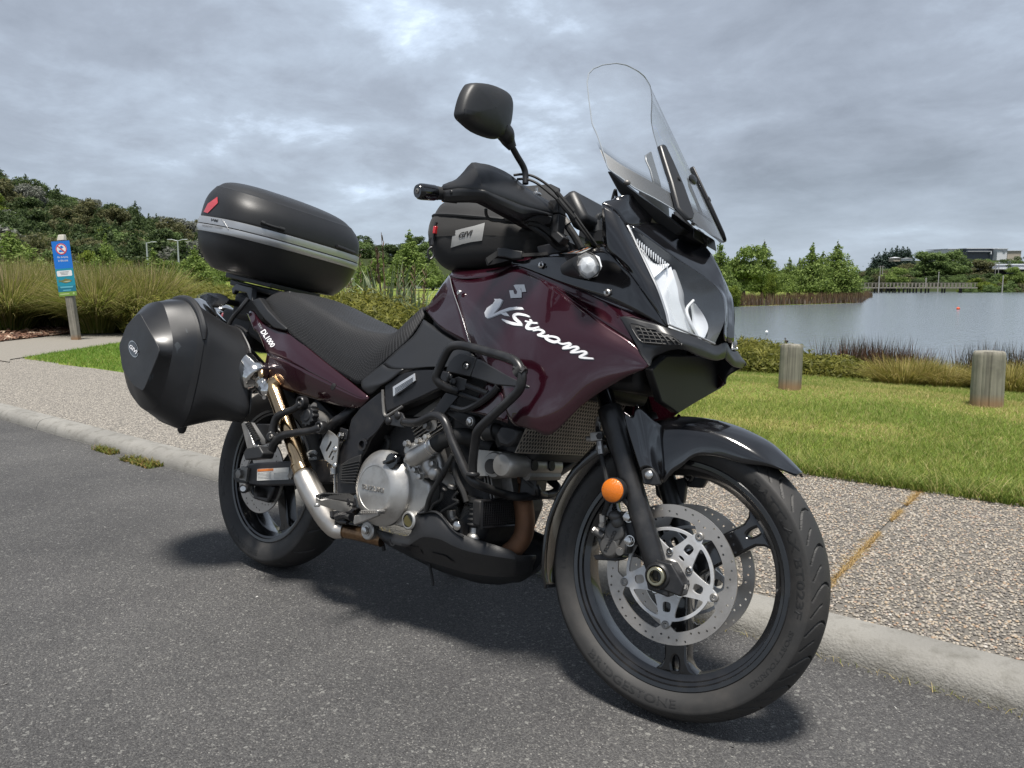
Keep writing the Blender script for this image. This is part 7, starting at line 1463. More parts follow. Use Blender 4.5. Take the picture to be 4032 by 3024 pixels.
mb = MB(); mb.lathe([(0.026, 0.02), (0.026, -0.008), (0.022, -0.011), (0.019, -0.011), (0.018, -0.004)], p('A',1335,1178,-.158), (0,1,0), 28); sg_ = mb.build('sight_glass_ring', X['alu'], eng)
mb = MB(); mb.cyl(p('A',1335,1178,-.161), p('A',1335,1178,-.155), 0.018, 24); mb.build('sight_glass', mat('oil window', (0.06,0.05,0.01), 0.1, 0, 0.6), sg_)
mb = MB(); c_ = p('A',1178,672,-.185); mb.lathe([(0.0235, 0.03), (0.0235, -0.004), (0.021, -0.007), (0.0001, -0.007)], c_, (0,1,0), 32); mb.box(c_+Vector((0,-0.012,0.003)), (0.042,0.014,0.009), Euler((0,R(-25),0))); mb.build('oil_filler_cap', X['black_gl'], eng, bevel=0.002)
mb = MB()
for a, b in ((1055,603),(908,730)): mb.cyl(p('A',a,b,-.165), p('A',a,b,-.15), 0.008, 12)
mb.build('cover_bolt', X['alu_dark'], eng)
# water pump
mb = MB(); mb.prism(q('A', (1262,560,-.168), (1300,515,-.168), (1400,490,-.168), (1480,455,-.168), (1520,470,-.168), (1560,560,-.165), (1590,680,-.16), (1600,760,-.16), (1560,800,-.16), (1440,820,-.163), (1370,740,-.166), (1330,690,-.168), (1270,610,-.168)), (0,0.04,0)); pump = mb.build('water_pump', X['alu'], eng, bevel=0.009, seg=3)
mb = MB(); mb.tube([p('A',1360,640,-.188), p('A',1450,590,-.188), p('A',1540,530,-.188)], 0.0245, 20); mb.ball(p('A',1362,638,-.188), 0.0245); mb.tube(q('A', (1480,650,-.172), (1490,720,-.172), (1540,770,-.170)), 0.016, 10); mb.ball(p('A',1545,770,-.17), 0.02); mb.build('pump_outlet', X['alu'], pump, angle=60)
mb = MB()
for a, b in ((1312,518),(1412,498),(1484,462),(1318,660),(1385,745),(1430,802),(1540,690)): hexbolt(mb, p('A',a,b,-.172), (-.05,-1,.05), 0.0085, 0.012)
mb.build('pump_bolt', X['alu'], pump)
mb = MB(); mb.tube(q('A', (1520,545,-.188), (1580,505,-.186), (1640,475,-.182), (1760,450,-.170), (1880,470,-.15), (1960,520,-.14), (2040,560,-.13)), [0.023, 0.0225, 0.0225, 0.0225, 0.0225, 0.0225, 0.023], 16); rh = BP('radiator_hose', mb, 'rubber')
mb = MB(); 
for a, b, Y in ((1512,550,-.188),(1545,528,-.187)): mb.cyl(p('A',a,b,Y), p('A',a+14,b-9,Y), 0.0255, 20)
mb.build('hose_clip', X['steel'], rh)
mb = MB(); mb.cyl(p('A',1985,415,-.19), p('A',2070,410,-.19), 0.022, 18); mb.tube(q('A', (2030,400,-.19), (2100,420,-.18), (2150,520,-.17)), 0.02, 12); rh2 = BP('radiator_hose', mb, 'rubber')
mb = MB(); mb.cyl(p('A',1970,415,-.19), p('A',1992,414,-.19), 0.0215, 18); mb.build('hose_clip', X['steel'], rh2)
mb = MB(); mb.prism(q('E', (960,1270,-.22), (1010,1190,-.22), (1110,1200,-.22), (1160,1230,-.22), (1130,1330,-.22), (1060,1375,-.22), (990,1350,-.22)), (0,0.05,0)); BP('radiator_tank', mb, 'plastic', bevel=0.006)
# cylinders
def fins(mb, base, d, wx, wy, n, gap):
    base, d = Vector(base), Vector(d).normalized(); u, w_, _ = basis(d)
    a = Vector((0,1,0)); b = d.cross(a).normalized(); M = Matrix((a, b, d)).transposed()
    for k in range(n): mb.box(base+d*gap*k, (wy, wx, gap*0.45), M)
mb = MB(); d1 = Vector((-0.55,0,0.83)); fins(mb, (0.83,-0.06,0.54), d1, 0.13, 0.14, 9, 0.0105); mb.box(Vector((0.83,-0.06,0.54))+d1*0.05, (0.11,0.12,0.12), Matrix((Vector((0,1,0)), d1.cross(Vector((0,1,0))), d1)).transposed()); BP('rear_cylinder', mb, 'alu_dark', bevel=0.002)
mb = MB(); d2 = Vector((0.93,0,0.36)); fins(mb, (0.96,-0.02,0.455), d2, 0.135, 0.19, 8, 0.0105); mb.box(Vector((0.96,-0.02,0.455))+d2*0.05, (0.11,0.15,0.12), Matrix((Vector((0,1,0)), d2.cross(Vector((0,1,0))), d2)).transposed()); fc = BP('front_cylinder', mb, 'alu_dark', bevel=0.002)
hd0 = p('E',1010,1500,-.15); hd1 = pX('E',1470,1480,1.13)
mb = MB()
mb.lathe([(0.001,-0.003), (0.026,-0.001), (0.031,0.005), (0.032,0.05), (0.028,0.054), (0.030,0.09), (0.030,0.225)], Vector((1.128,-0.195,0.516)), (0,1,0), 28, cap=False)
mb.lathe([(0.001,-0.002), (0.030,0), (0.035,0.006), (0.035,0.05)], Vector((1.082,-0.170,0.510)), (0,1,0), 28); mb.prism([Vector((1.0,-.165,.47)), Vector((1.10,-.165,.485)), Vector((1.10,-.165,.545)), Vector((1.0,-.165,.54))], (0,.17,0))
hv = mb.build('cylinder_head', X['alu_head'], fc, angle=40)
mb = MB(); mb.cyl(Vector((1.078,-0.176,0.506)), Vector((1.078,-0.15,0.506)), 0.019, 24); mb.build('head_plug', X['dark'], hv)
mb = MB()
for y_ in (-0.10, -0.025): mb.cyl(Vector((1.161,y_,0.522)), Vector((1.155,y_,0.521)), 0.014, 24)
mb.build('spark_plug_cap', X['dark'], hv)
mb = MB(); mb.tube([Vector((1.145,-0.11,0.492)), Vector((1.145,-0.04,0.492)), Vector((1.145,0.03,0.492))], 0.012, 8); mb.tube(q('A', (1920,770,-.135), (2000,710,-.135), (2060,680,-.135)), 0.018, 10); mb.build('head_boss', X['alu_dark'], hv)
mb = MB(); mb.prism(q('A', (1480,1010,-.12), (1560,900,-.12), (1640,760,-.12), (1720,800,-.12), (1730,900,-.12), (1840,920,-.12), (1860,1100,-.12), (1760,1190,-.12), (1600,1110,-.12)), (0,0.06,0)); mb.prism(q('A', (1600,850,-.135), (1650,760,-.135), (1710,800,-.135), (1720,880,-.135), (1690,910,-.135), (1630,870,-.135)), (0,0.03,0)); mb.cyl(p('A',1700,870,-.14), p('A',1690,905,-.14), 0.012, 10); mb.cyl(p('A',1635,900,-.14), p('A',1625,915,-.14), 0.008, 10); mb.tube(q('A', (1690,1090,-.125), (1695,1150,-.125), (1720,1190,-.125)), 0.013, 10); BP('crankcase', mb, 'alu_dark', eng, bevel=0.006)
cable('engine_breather', q('A', (1700,610,-.19), (1640,730,-.19), (1560,860,-.185), (1500,980,-.18), (1470,1095,-.17)), 0.0068, par=eng)
cable('oil_line', q('A', (1715,680,-.15), (1720,760,-.15), (1740,830,-.15), (1790,930,-.15), (1820,1020,-.15)), 0.0075, par=eng)
cable('engine_wire', q('A', (1610,940,-.15), (1600,1000,-.15), (1540,1040,-.15), (1510,1095,-.15)), 0.005, par=eng)
cable('engine_wire', q('A', (1745,930,-.15), (1700,990,-.15), (1745,1020,-.15), (1640,1080,-.15), (1600,1110,-.15)), 0.004, par=eng)
cable('breather_hose', q('A', (1120,440,-.12), (1150,500,-.12), (1140,560,-.12), (1105,600,-.12)), 0.008, par=eng)
# oil cooler and its bellows
OC = [pX('A', 1945, 1010, 1.06), pX('A', 2212, 1010, 1.06), pX('A', 2212, 1255, 1.06), pX('A', 1940, 1240, 1.06)]
mb = MB(); mb.prism([OC[0], OC[0]+Vector((0,0.21,0.0)), OC[3]+Vector((0,0.21,0)), OC[3]], (-0.03,0,0)); oc = BP('oil_cooler', mb, 'dark', bevel=0.006)
mb = MB(); w0 = OC[0]; hh = OC[0].z-OC[3].z
for k in range(11):
    z_ = w0.z-hh*(k+0.5)/11; mb.tube([Vector((1.064, w0.y+0.008, z_)), Vector((1.064, w0.y+0.20, z_))], 0.0012, 5, 1)
for k in range(22):
    y_ = w0.y+0.010+k*0.009; mb.tube([Vector((1.066, y_, w0.z-0.004)), Vector((1.066, y_+0.006, w0.z-hh+0.004))], 0.0010, 5, 1)
mb.tube([w0+Vector((0.004,0,0)), w0+Vector((0.004,0.21,0)), OC[3]+Vector((0.004,0.21,0)), OC[3]+Vector((0.004,0,0))], 0.004, 6, 1, closed=True); mb.build('cooler_guard', X['frame'], oc)
mb = MB(); pr = []; b0, b1 = p('A',1905,980,-.115), p('A',1890,1240,-.115)
for k in range(25):
    pr.append((0.0155+0.0050*(1 if k % 4 in (1,2) else 0), (b1-b0).length*k/24))
mb.lathe(pr, b0, b1-b0, 20, cap=True); mb.cyl(b0+Vector((0,0,0.002)), b0+Vector((0,0,-0.012)), 0.026, 20); bl = BP('stand_boot', mb, 'rubber', angle=60)
mb = MB(); mb.ball(p('A',1880,1330,-.115), 0.020, 0.018, 0.015); mb.cyl(p('A',1885,1240,-.115), p('A',1880,1330,-.115), 0.012, 14); mb.build('cooler_fitting', X['alu'], bl)
# radiator with its guard
Rr = [pX('E', 1160, 1215, 1.185), pX('E', 1105, 1425, 1.165)]
rz0, rz1 = Vector((1.235, 0, 0.735)), Vector((1.165, 0, 0.553)); ex_ = Vector((0,1,0)); ey_ = (rz0-rz1).normalized(); ez_ = ex_.cross(ey_)
wid, hgt = 0.40, (rz0-rz1).length
Mr = Matrix((( ex_.x, ey_.x, ez_.x, rz1.x),(ex_.y, ey_.y, ez_.y, rz1.y),(ex_.z, ey_.z, ez_.z, rz1.z),(0,0,0,1)))
loops = [[(-wid/2,0),(wid/2,0),(wid/2,hgt),(-wid/2,hgt)]]; pit = 0.0118
nrow = int(hgt/(pit*0.86)); 
for i in range(nrow):
    for j in range(int(wid/pit)):
        x_ = -wid/2+pit*(0.6+j+(0.5 if i % 2 else 0)); y_ = pit*(0.6+i*0.86)
        if x_ < wid/2-pit*0.45 and y_ < hgt-pit*0.4: loops.append(circle(pit*0.40, 8, (x_, y_)))
rad = flat2d('radiator_guard', loops, 0.0016, Mr @ Matrix.Translation((0,0,0.004 if ez_.x > 0 else -0.004)), X['guardmesh'], moto)
mb = MB(); mb.prism([rz1+ex_*(-wid/2+.01), rz1+ex_*(wid/2-.01), rz0+ex_*(wid/2-.01), rz0+ex_*(-wid/2+.01)], (-0.03,0,0)); mb.build('radiator_core', X['dark'], rad)
mb = MB(); mb.cyl(p('A',2140,770,-.03), p('A',2200,775,-.03), 0.012, 12); mb.build('guard_bolt', X['frame'], rad)

# exhaust
mb = MB(); mb.tube(q('A', (205,-35,-.175), (150,20,-.185), (190,140,-.185), (262,330,-.185), (330,520,-.183), (405,745,-.18)), [0.025, 0.0265, 0.0265, 0.0265, 0.0265, 0.0270], 24); ex1 = BP('exhaust_pipe', mb, 'bronze')
mb = MB(); mb.tube(q('A', (402,760,-.180), (420,800,-.180), (470,905,-.178), (545,1040,-.172), (620,1170,-.162), (690,1255,-.150), (765,1268,-.140)), [0.026, 0.0345, 0.0365, 0.0365, 0.033, 0.0275, 0.0245], 28); mp_ = mb.build('exhaust_mid_pipe', X['pipe'], ex1, angle=60)
mb = MB(); mb.tube(q('A', (755,1268,-.140), (850,1285,-.132), (960,1310,-.125), (1090,1345,-.11)), 0.0215, 20); mb.build('exhaust_link', X['brown'], ex1)
mb = MB(); a_, b_ = p('A',386,705,-.18), p('A',410,765,-.18); mb.cyl(a_, b_, 0.0300, 28, bev=0.002); mb.cyl(p('A',375,690,-.18), p('A',380,702,-.18), 0.0285, 28); mb.build('exhaust_clamp', X['bronze'], ex1)
mb = MB(); mb.cyl(p('A',290,800,-.17), p('A',325,790,-.18), 0.006, 10); mb.box(p('A',312,775,-.178), (0.02,0.012,0.03), Euler((0,R(20),0))); mb.build('clamp_bolt', X['alu_dark'], ex1)
mb = MB(); c_ = p('A',968,1265,-.150); mb.lathe([(0.027,0.02), (0.027,-0.002), (0.024,-0.005), (0.010,-0.005)], c_, (0,1,0), 24); mb.build('pivot_washer', X['alu'], ex1)
mb = MB(); hexbolt(mb, c_+Vector((0,-0.006,0)), (0,-1,0), 0.011, 0.011); mb.build('pivot_bolt', X['steel'], ex1)
e0, e1 = p('I',812,618,-.200), p('I',700,410,-.20); dm = (e1-e0).normalized()
mb = MB(); mb.lathe([(0.022,-0.012), (0.030,-0.008), (0.044,-0.003), (0.053,0.0), (0.0555,0.004), (0.0555,0.03), (0.052,0.034), (0.052,0.42), (0.045,0.45), (0.02,0.452)], e0, Vector((-0.86,-0.10,0.50)), 40, cap=True); mf = BP('muffler', mb, 'chrome', ex1, angle=40)
mb = MB(); mb.tube([e0+Vector((0.010,0.004,-0.01)), e0+Vector((0.045,0.005,-0.030)), p('A',150,20,-.185)], 0.0262, 18); mb.build('muffler_inlet', X['chrome'], mf)
mb = MB(); mb.cyl(p('A',80,115,-.2), p('A',70,118,-.215), 0.006, 8); mb.build('muffler_bolt', X['alu_dark'], mf)
# header pipe in front of the engine
mb = MB(); mb.tube(q('D', (70,870,-.02), (85,960,-.03), (105,1080,-.04), (112,1200,-.045), (95,1310,-.05), (40,1400,-.06), (-40,1470,-.07)), [0.027, 0.026, 0.026, 0.026, 0.026, 0.0255, 0.025], 24); BP('header_pipe', mb, 'rust', ex1)
mb = MB(); mb.cyl(p('D',60,800,-.02), p('D',72,880,-.02), 0.033, 24, bev=0.004); mb.cyl(p('D',40,830,-.04), p('D',40,900,-.04), 0.009, 8); mb.cyl(p('D',110,840,0.0), p('D',110,900,0.0), 0.009, 8); mb.build('header_flange', X['rust'], ex1)

# crash bars
cb = MB()
cb.tube(q('E', (640,892,-.215), (560,865,-.235), (480,822,-.255), (452,770,-.262), (475,700,-.264), (530,580,-.268), (575,515,-.272), (640,495,-.274), (740,510,-.277), (900,552,-.288), (1060,600,-.300), (1140,640,-.306), (1185,715,-.308), (1190,800,-.306), (1160,890,-.303), (1040,1010,-.298), (900,1140,-.292), (810,1235,-.285), (790,1330,-.275), (770,1480,-.262), (765,1610,-.252)), 0.0112, 14, 5)
crash = BP('crash_bar', cb, 'bar', angle=180)
cb = MB(); cb.tube(q('A', (1275,330,-.225), (1380,335,-.240), (1450,310,-.248), (1520,275,-.255), (1590,285,-.258), (1640,340,-.260), (1690,480,-.258), (1760,640,-.254), (1830,790,-.248), (1900,860,-.235), (2010,905,-.19), (2130,945,-.13)) + q('D', (40,975,-.09), (150,970,-.05), (270,960,-.005), (350,945,.03), (388,915,.045), (385,880,.05), (340,840,.05), (280,790,.05)), 0.0112, 14, 5); cb.build('lower_bar', X['bar'], crash, angle=180)
cb = MB(); cb.cyl(p('E',768,1590,-.252), p('E',765,1625,-.252), 0.0175, 20, bev=0.003); cb.tube(q('E', (1140,690,-.3075), (1178,712,-.3085), (1215,735,-.308)), 0.012, 6, 1); cb.build('bar_collar', X['bar'], crash)
cb = MB(); cb.cyl(p('E',1150,745,-.3065), p('E',1200,690,-.3085), 0.0135, 16); cb.build('bar_tape', mat('worn tape', (0.03,0.03,0.03), 0.75, bump=(200,.5)), crash)
cb = MB(); cb.prism(q('A', (1120,300,-.215), (1150,285,-.215), (1230,240,-.218), (1260,250,-.22), (1285,300,-.225), (1275,378,-.225), (1150,352,-.218), (1125,340,-.215)), (0,0.006,0)); cb.prism(q('E', (545,800,-.222), (640,765,-.222), (712,790,-.222), (700,880,-.222), (640,890,-.222), (600,830,-.222)), (0,0.006,0)); cb.build('bar_bracket', X['bar'], crash, bevel=0.0015)
cb = MB()
for a, b, Y, s_ in ((1142,318,-.219,1),(1222,272,-.222,1)): cb.ball(p('A',a,b,Y), 0.0115, 0.006, 0.0115, 16)
for a, b in ((596,812),(565,770)): cb.ball(p('E',a,b,-.225), 0.010, 0.006, 0.010, 14)
cb.build('bracket_rivet', X['bar'], crash)
cb = MB(); hexbolt(cb, p('A',1495,365,-.235), (-.2,-1,.1), 0.010, 0.014); cb.cyl(p('A',1510,355,-.235), p('A',1520,350,-.22), 0.016, 16); cb.build('bracket_bolt', X['alu_dark'], crash)
mirror(crash)
mb = MB(); mb.tube([p('D',330,800,.06), p('D',450,720,.10), p('D',570,640,.14)], 0.016, 12); mb.tube([p('D',300,790,.05), p('D',360,740,.07)], 0.013, 10); mb.box(p('D',185,880,-.035), (0.05,0.05,0.045)); BP('down_tube', mb, 'bar', bevel=0.003)
# vent panel of the fairing
mb = MB(); mb.prism(q('E', (530,720,-.218), (560,640,-.218), (600,590,-.218), (650,562,-.216), (720,572,-.214), (798,603,-.214), (770,690,-.218), (742,768,-.222), (640,748,-.220)), (0,0.02,0)); vp = BP('vent_panel', mb, 'guard', bevel=0.003)
mb = MB(); mb.prism(q('E', (800,608,-.216), (850,630,-.220), (1000,715,-.236), (1145,792,-.248), (1258,845,-.252), (1252,868,-.253), (1150,855,-.252), (960,838,-.242), (745,768,-.226)), (0,0.02,0)); mb.build('vent_trim', X['guard'], vp, bevel=0.004)
mb = MB(); mb.lathe([(0.0125,0.006), (0.0125,-0.001), (0.0115,-0.001), (0.0105,0.004)], p('E',708,672,-.2195), (0,1,0), 20); mb.build('bolt_recess', X['dark'], vp)
mb = MB(); allen(mb, p('E',712,676,-.2175), (0,-1,0), 0.0075, 0.004); mb.build('panel_bolt', X['steel'], vp)
mb = MB(); mb.tube(q('E', (985,850,-.238), (940,905,-.236), (830,990,-.228), (712,1050,-.216), (640,1042,-.208), (572,1018,-.202)), 0.0085, 8, 4); mb.tube(q('E', (715,842,-.218), (900,912,-.226)), 0.007, 8, 1); mb.tube(q('E', (655,912,-.212), (835,975,-.222)), 0.007, 8, 1); mb.build('vent_louver', X['guard'], vp)
mb = MB(); mb.prism(q('E', (530,905,-.212), (640,935,-.212), (520,1085,-.212), (415,1068,-.212)), (0,0.006,0)); mb.build('mounting_strap', X['frame'], vp, bevel=0.0015)
mb = MB(); c_ = p('E',742,1155,-.212); mb.cyl(c_+Vector((0,0.03,0)), c_, 0.0165, 20, bev=0.002); mb.prism(q('E', (570,1050,-.195), (760,1100,-.200), (790,1140,-.200), (720,1200,-.20), (640,1150,-.195), (545,1090,-.19)), (0,0.03,0)); mb.build('fairing_mount', X['frame'], vp, bevel=0.003)
mb = MB(); hexbolt(mb, c_, (0,-1,0), 0.0085, 0.006); mb.build('mount_bolt', X['steel'], vp)
mirror(vp)
# belly pan
pan = sheet('belly_pan', [
    q('N', (813,1144,-.150), (850,1154,-.156), (883,1157,-.160), (893,1130,-.164), (903,1107,-.166), (943,1104,-.166), (970,1130,-.160), (998,1154,-.152), (1068,1177,-.128), (1106,1190,-.10), (1121,1200,-.080), (1158,1200,-.028)),
    q('N', (818,1160,-.146), (850,1175,-.152), (878,1180,-.156), (895,1170,-.160), (915,1160,-.162), (950,1165,-.162), (980,1180,-.156), (1015,1192,-.148), (1075,1203,-.124), (1108,1208,-.096), (1122,1212,-.076), (1158,1207,-.026)),
    q('N', (829,1171,-.100), (850,1185,-.102), (880,1197,-.104), (900,1205,-.104), (923,1213,-.104), (955,1222,-.102), (985,1231,-.098), (1020,1240,-.092), (1075,1246,-.075), (1105,1245,-.058), (1120,1240,-.044), (1152,1222,-.018)),
    [Vector((x_, 0, z_)) for x_, z_ in ((0.66,0.175), (0.70,0.17), (0.74,0.165), (0.77,0.162), (0.80,0.16), (0.85,0.16), (0.90,0.16), (0.95,0.162), (1.02,0.175), (1.06,0.19), (1.09,0.20), (1.12,0.225))]], X['plastic'], moto, (1, 3), 0.004, angle=18)
tp = bvh_of(pan)
applique('pan_recess', [[(1262,1375),(1410,1405),(1452,1470),(1265,1418)], [(1520,1450),(1640,1480),(1725,1545),(1530,1500)]], 'A', tp, X['frame'], pan, lift=0.0025, dens=14)
mb = MB(); mb.tube(q('A', (1395,1120,-.168), (1560,1110,-.168), (1700,1260,-.160), (1790,1320,-.156)) , 0.003, 6); mb.build('pan_rim', X['plastic'], pan)
mb = MB(); c_ = p('A',1735,1225,-.158); mb.ball(c_, 0.0135, 0.007, 0.0135, 18); mb.build('pan_bolt', X['steel'], pan)
mb = MB(); c_ = p('A',1185,1360,-.150); mb.lathe([(0.013,0.0),(0.013,-0.003),(0.009,-0.003),(0.009,0.004)], c_, (0,1,0), 16); mb.build('pan_clip', X['dark'], pan)
mb = MB(); mb.prism(q('A', (1640,1210,-.150), (1760,1190,-.150), (1772,1310,-.150)), (0,0.01,0)); mb.build('pan_tab', X['plastic'], pan, bevel=0.002)
mirror(pan)
# swingarm
mb = MB(); mb.prism(q('A', (0,680,-.135), (680,640,-.135), (760,650,-.135), (900,760,-.12), (900,868,-.12), (640,862,-.135), (40,885,-.135), (-60,880,-.135), (-85,800,-.135), (-70,690,-.135)), (0,0.05,0)); sa = BP('swingarm', mb, 'frame', bevel=0.006, seg=3)
mb = MB(); mb.prism(q('A', (-55,700,-.130), (-70,860,-.130), (-180,850,-.130), (-200,800,-.130), (-195,740,-.130)), (0,0.03,0)); mb.cyl(p('A',-115,775,-.135), p('A',-115,775,-.11), 0.02, 20); mb.build('axle_block', X['frame'], sa, bevel=0.004)
mirror(sa)
mb = MB(); mb.prism(q('A', (10,735,-.137), (285,720,-.137), (280,825,-.137), (8,835,-.137)), (0,0.002,0)); wl_ = mb.build('swingarm_label', X['sticker'], sa)
mb = MB(); mb.prism(q('A', (12,737,-.138), (148,729,-.138), (148,748,-.138), (12,757,-.138)), (0,0.0008,0)); mb.build('label_header', X['orange'], wl_)
mb = MB()
for k in range(5):
    for a, b in ((16,130),(155,272)): mb.prism(q('A', (a,768+k*12,-.1376), (b,761+k*12,-.1376), (b,765+k*12,-.1376), (a,772+k*12,-.1376)), (0,0.0005,0))
mb.build('label_print', X['grey_label'], wl_)
mb = MB(); hexbolt(mb, p('A',-120,778,-.140), (0,-1,0), 0.016, 0.016); mb.box(p('A',-95,775,-.138), (0.04,0.012,0.045)); mb.build('axle_nut', X['alu_dark'], sa)
mb = MB(); mb.cyl(p('A',-110,905,-.175), p('A',-70,895,-.13), 0.0155, 20, bev=0.003); mb.build('swingarm_bobbin', X['frame'], sa)
mb = MB(); mb.cyl(p('A',-113,905,-.178), p('A',-111,905,-.172), 0.009, 14); mb.build('bobbin_bolt', X['steel'], sa)
mb = MB(); mb.prism([Vector((0.02,-0.085,0.245)), Vector((0.10,-0.085,0.25)), Vector((0.12,-0.085,0.30)), Vector((0.02,-0.085,0.31))], (0,-0.035,0)); mb.box((0.05,-0.10,0.265), (0.09,0.04,0.05)); mb.build('rear_caliper', X['frame'], sa, bevel=0.006)
# passenger footrest
mb = MB()
mb.tube(q('A', (395,165,-.215), (330,215,-.222), (240,250,-.228), (180,290,-.230), (150,370,-.230), (140,450,-.228)), [0.013, 0.0105, 0.0115, 0.0125, 0.013, 0.014], 12); mb.tube(q('A', (565,375,-.215), (470,405,-.225), (350,420,-.230), (230,445,-.232), (165,500,-.230), (130,580,-.228)), [0.014, 0.011, 0.0115, 0.0125, 0.014, 0.014], 12)
mb.prism(q('A', (0,345,-.224), (110,345,-.224), (180,420,-.224), (180,520,-.224), (110,500,-.224), (40,520,-.224)), (0,0.02,0))
for a, b in ((398,162),(562,376)): mb.lathe([(0.020,0.01),(0.020,-0.010),(0.017,-0.012),(0.0115,-0.012),(0.010,0.0)], p('A',a,b,-.215), (0,1,0), 22)
mb.cyl(p('A',135,455,-.238), p('A',135,455,-.21), 0.017, 20); pb = BP('passenger_bracket', mb, 'bar', bevel=0.003)
mb = MB()
for a, b, Y in ((403,160,-.216),(570,372,-.216),(137,455,-.241)): allen(mb, p('A',a,b,Y), (0,-1,0), 0.0085, 0.006)
mb.build('bracket_bolt', X['alu_dark'], pb)
mb = MB(); mb.prism(q('A', (20,560,-.225), (130,540,-.225), (165,600,-.225), (150,645,-.225), (10,660,-.225), (-5,600,-.225)), (0,-0.045,0)); mb.build('peg_hinge', X['plastic'], pb, bevel=0.004)
d_ = q('A', (-115,335,-.27), (-20,600,-.27)); 
mb = MB(); mb.prism(q('A', (-130,345,-.275), (-108,325,-.275), (-85,330,-.275), (-20,520,-.272), (20,530,-.268), (10,600,-.262), (-60,640,-.262)), (0,0.016,0)); pg = mb.build('passenger_peg', X['alu'], pb, bevel=0.003)
mb = MB(); mb.prism(q('A', (-95,335,-.268), (-60,330,-.262), (30,470,-.258), (35,520,-.258), (-20,530,-.266)), (0.012,0.012,0)); 
for k in range(10):
    a = p('A',-85+k*9,350+k*16,-.274); b = p('A',-45+k*8.5,345+k*15,-.262); mb.tube([a, (a+b)*0.5+Vector((0.004,-0.004,0.004)), b], 0.0042, 6, 2)
mb.build('peg_rubber', X['greygrip'], pg)
mirror(pb)
mb = MB(); c_ = p('A',435,270,-.205); pr = []
V0 = []
for k in range(48):
    a = 2*math.pi*k/48; r_ = 0.032+0.0025*(1 if (k % 4) < 2 else -1); V0.append(c_+Vector((r_*math.cos(a), 0, r_*math.sin(a))))
mb.prism(V0, (0,0.022,0)); mb.lathe([(0.0001,-0.003),(0.018,-0.003),(0.020,0.0)], c_, (0,1,0), 24); kn = BP('preload_knob', mb, 'plastic', bevel=0.0015)
mb = MB(); mb.cyl(c_+Vector((0,0.02,0)), c_+Vector((0.03,0.08,-0.02)), 0.024, 24); mb.cyl(p('A',500,190,-.19), p('A',505,185,-.17), 0.009, 12); mb.cyl(p('A',590,325,-.19), p('A',595,325,-.17), 0.009, 12); mb.build('preload_body', X['alu_dark'], kn)
mb = MB(); mb.cyl(c_+Vector((0,-0.0035,0)), c_+Vector((0,0,0)), 0.008, 16); mb.build('knob_screw', X['frame'], kn)
mb = MB(); mb.tube([p('A',540,170,-.13), p('A',690,330,-.13)], 0.02, 8); mb.tube([p('A',560,160,-.10), p('A',720,420,-.10)], 0.03, 8); mb.tube(q('A', (640,400,-.15), (690,330,-.15), (780,270,-.14), (860,200,-.12)), 0.017, 12); mb.tube(q('A', (720,515,-.15), (800,512,-.15)), 0.007, 6); BP('subframe', mb, 'frame')
mb = MB(); mb.tube(q('A', (440,640,-.13), (480,650,-.13), (515,640,-.13)), 0.006, 6); mb.tube(q('A', (455,620,-.13), (460,595,-.13), (500,585,-.13), (520,600,-.13)), 0.0055, 6); BP('chain_slider', mb, 'sticker')
mb = MB(); mb.tube([p('A',680,740,-.17), p('A',682,960,-.165)], 0.0032, 8); mb.cyl(p('A',672,725,-.172), p('A',674,780,-.172), 0.011, 14); BP('brake_rod', mb, 'alu')
# rider footrest and rear brake pedal
mb = MB(); mb.prism(q('A', (755,960,-.20), (780,955,-.20), (868,985,-.20), (878,1060,-.20), (800,1070,-.20), (770,1040,-.20)), (0,-0.03,0)); mb.prism(q('A', (660,1090,-.17), (790,1060,-.17), (860,1080,-.17), (790,1160,-.17), (730,1215,-.17), (680,1190,-.17)), (0,0.03,0)); fb_ = BP('footrest_bracket', mb, 'frame', bevel=0.004)
pg0, pg1 = p('A',520,985,-.325), p('A',780,1030,-.235)
mb = MB(); mb.prism(q('A', (512,980,-.325), (560,1005,-.318), (775,1040,-.24), (770,1085,-.24), (745,1112,-.245), (560,1050,-.312), (516,1040,-.322)), (0.004,0.022,0.004)); mb.cyl(p('A',528,1030,-.322), p('A',528,1062,-.322), 0.0085, 12, bev=0.002); peg = mb.build('footrest', X['alu'], fb_, bevel=0.003)
mb = MB(); mb.prism(q('A', (510,958,-.325), (530,952,-.32), (740,962,-.24), (775,985,-.235), (775,1035,-.238), (600,1008,-.30), (512,980,-.325)), (0.006,0.024,0.006))
for k in range(11):
    a = p('A',545+k*20,962+k*1.0,-.318+k*.0076); b = p('A',556+k*20,1000+k*2.6,-.316+k*.0076); mb.tube([a+Vector((0.004,0.016,0.006)), a, b], 0.0034, 6, 2)
mb.build('footrest_rubber', X['greygrip'], peg, bevel=0.002)
mb = MB(); mb.lathe([(0.0095,0.0),(0.0095,-0.004),(0.007,-0.005),(0.0001,-0.005)], p('A',797,1020,-.2305), (0,1,0), 16); mb.build('pivot_pin', X['frame'], fb_)
mb = MB(); mb.prism(q('A', (850,1135,-.205), (890,1130,-.21), (1000,1110,-.222), (1050,1110,-.226), (1048,1138,-.226), (960,1175,-.215), (850,1218,-.205), (838,1200,-.205)), (0,0.012,0)); mb.prism(q('A', (890,1112,-.215), (905,1090,-.218), (1048,1086,-.232), (1054,1100,-.232), (1050,1125,-.23), (905,1125,-.215)), (0,0.028,0)); bpd = BP('brake_pedal', mb, 'alu', bevel=0.002)
mb = MB()
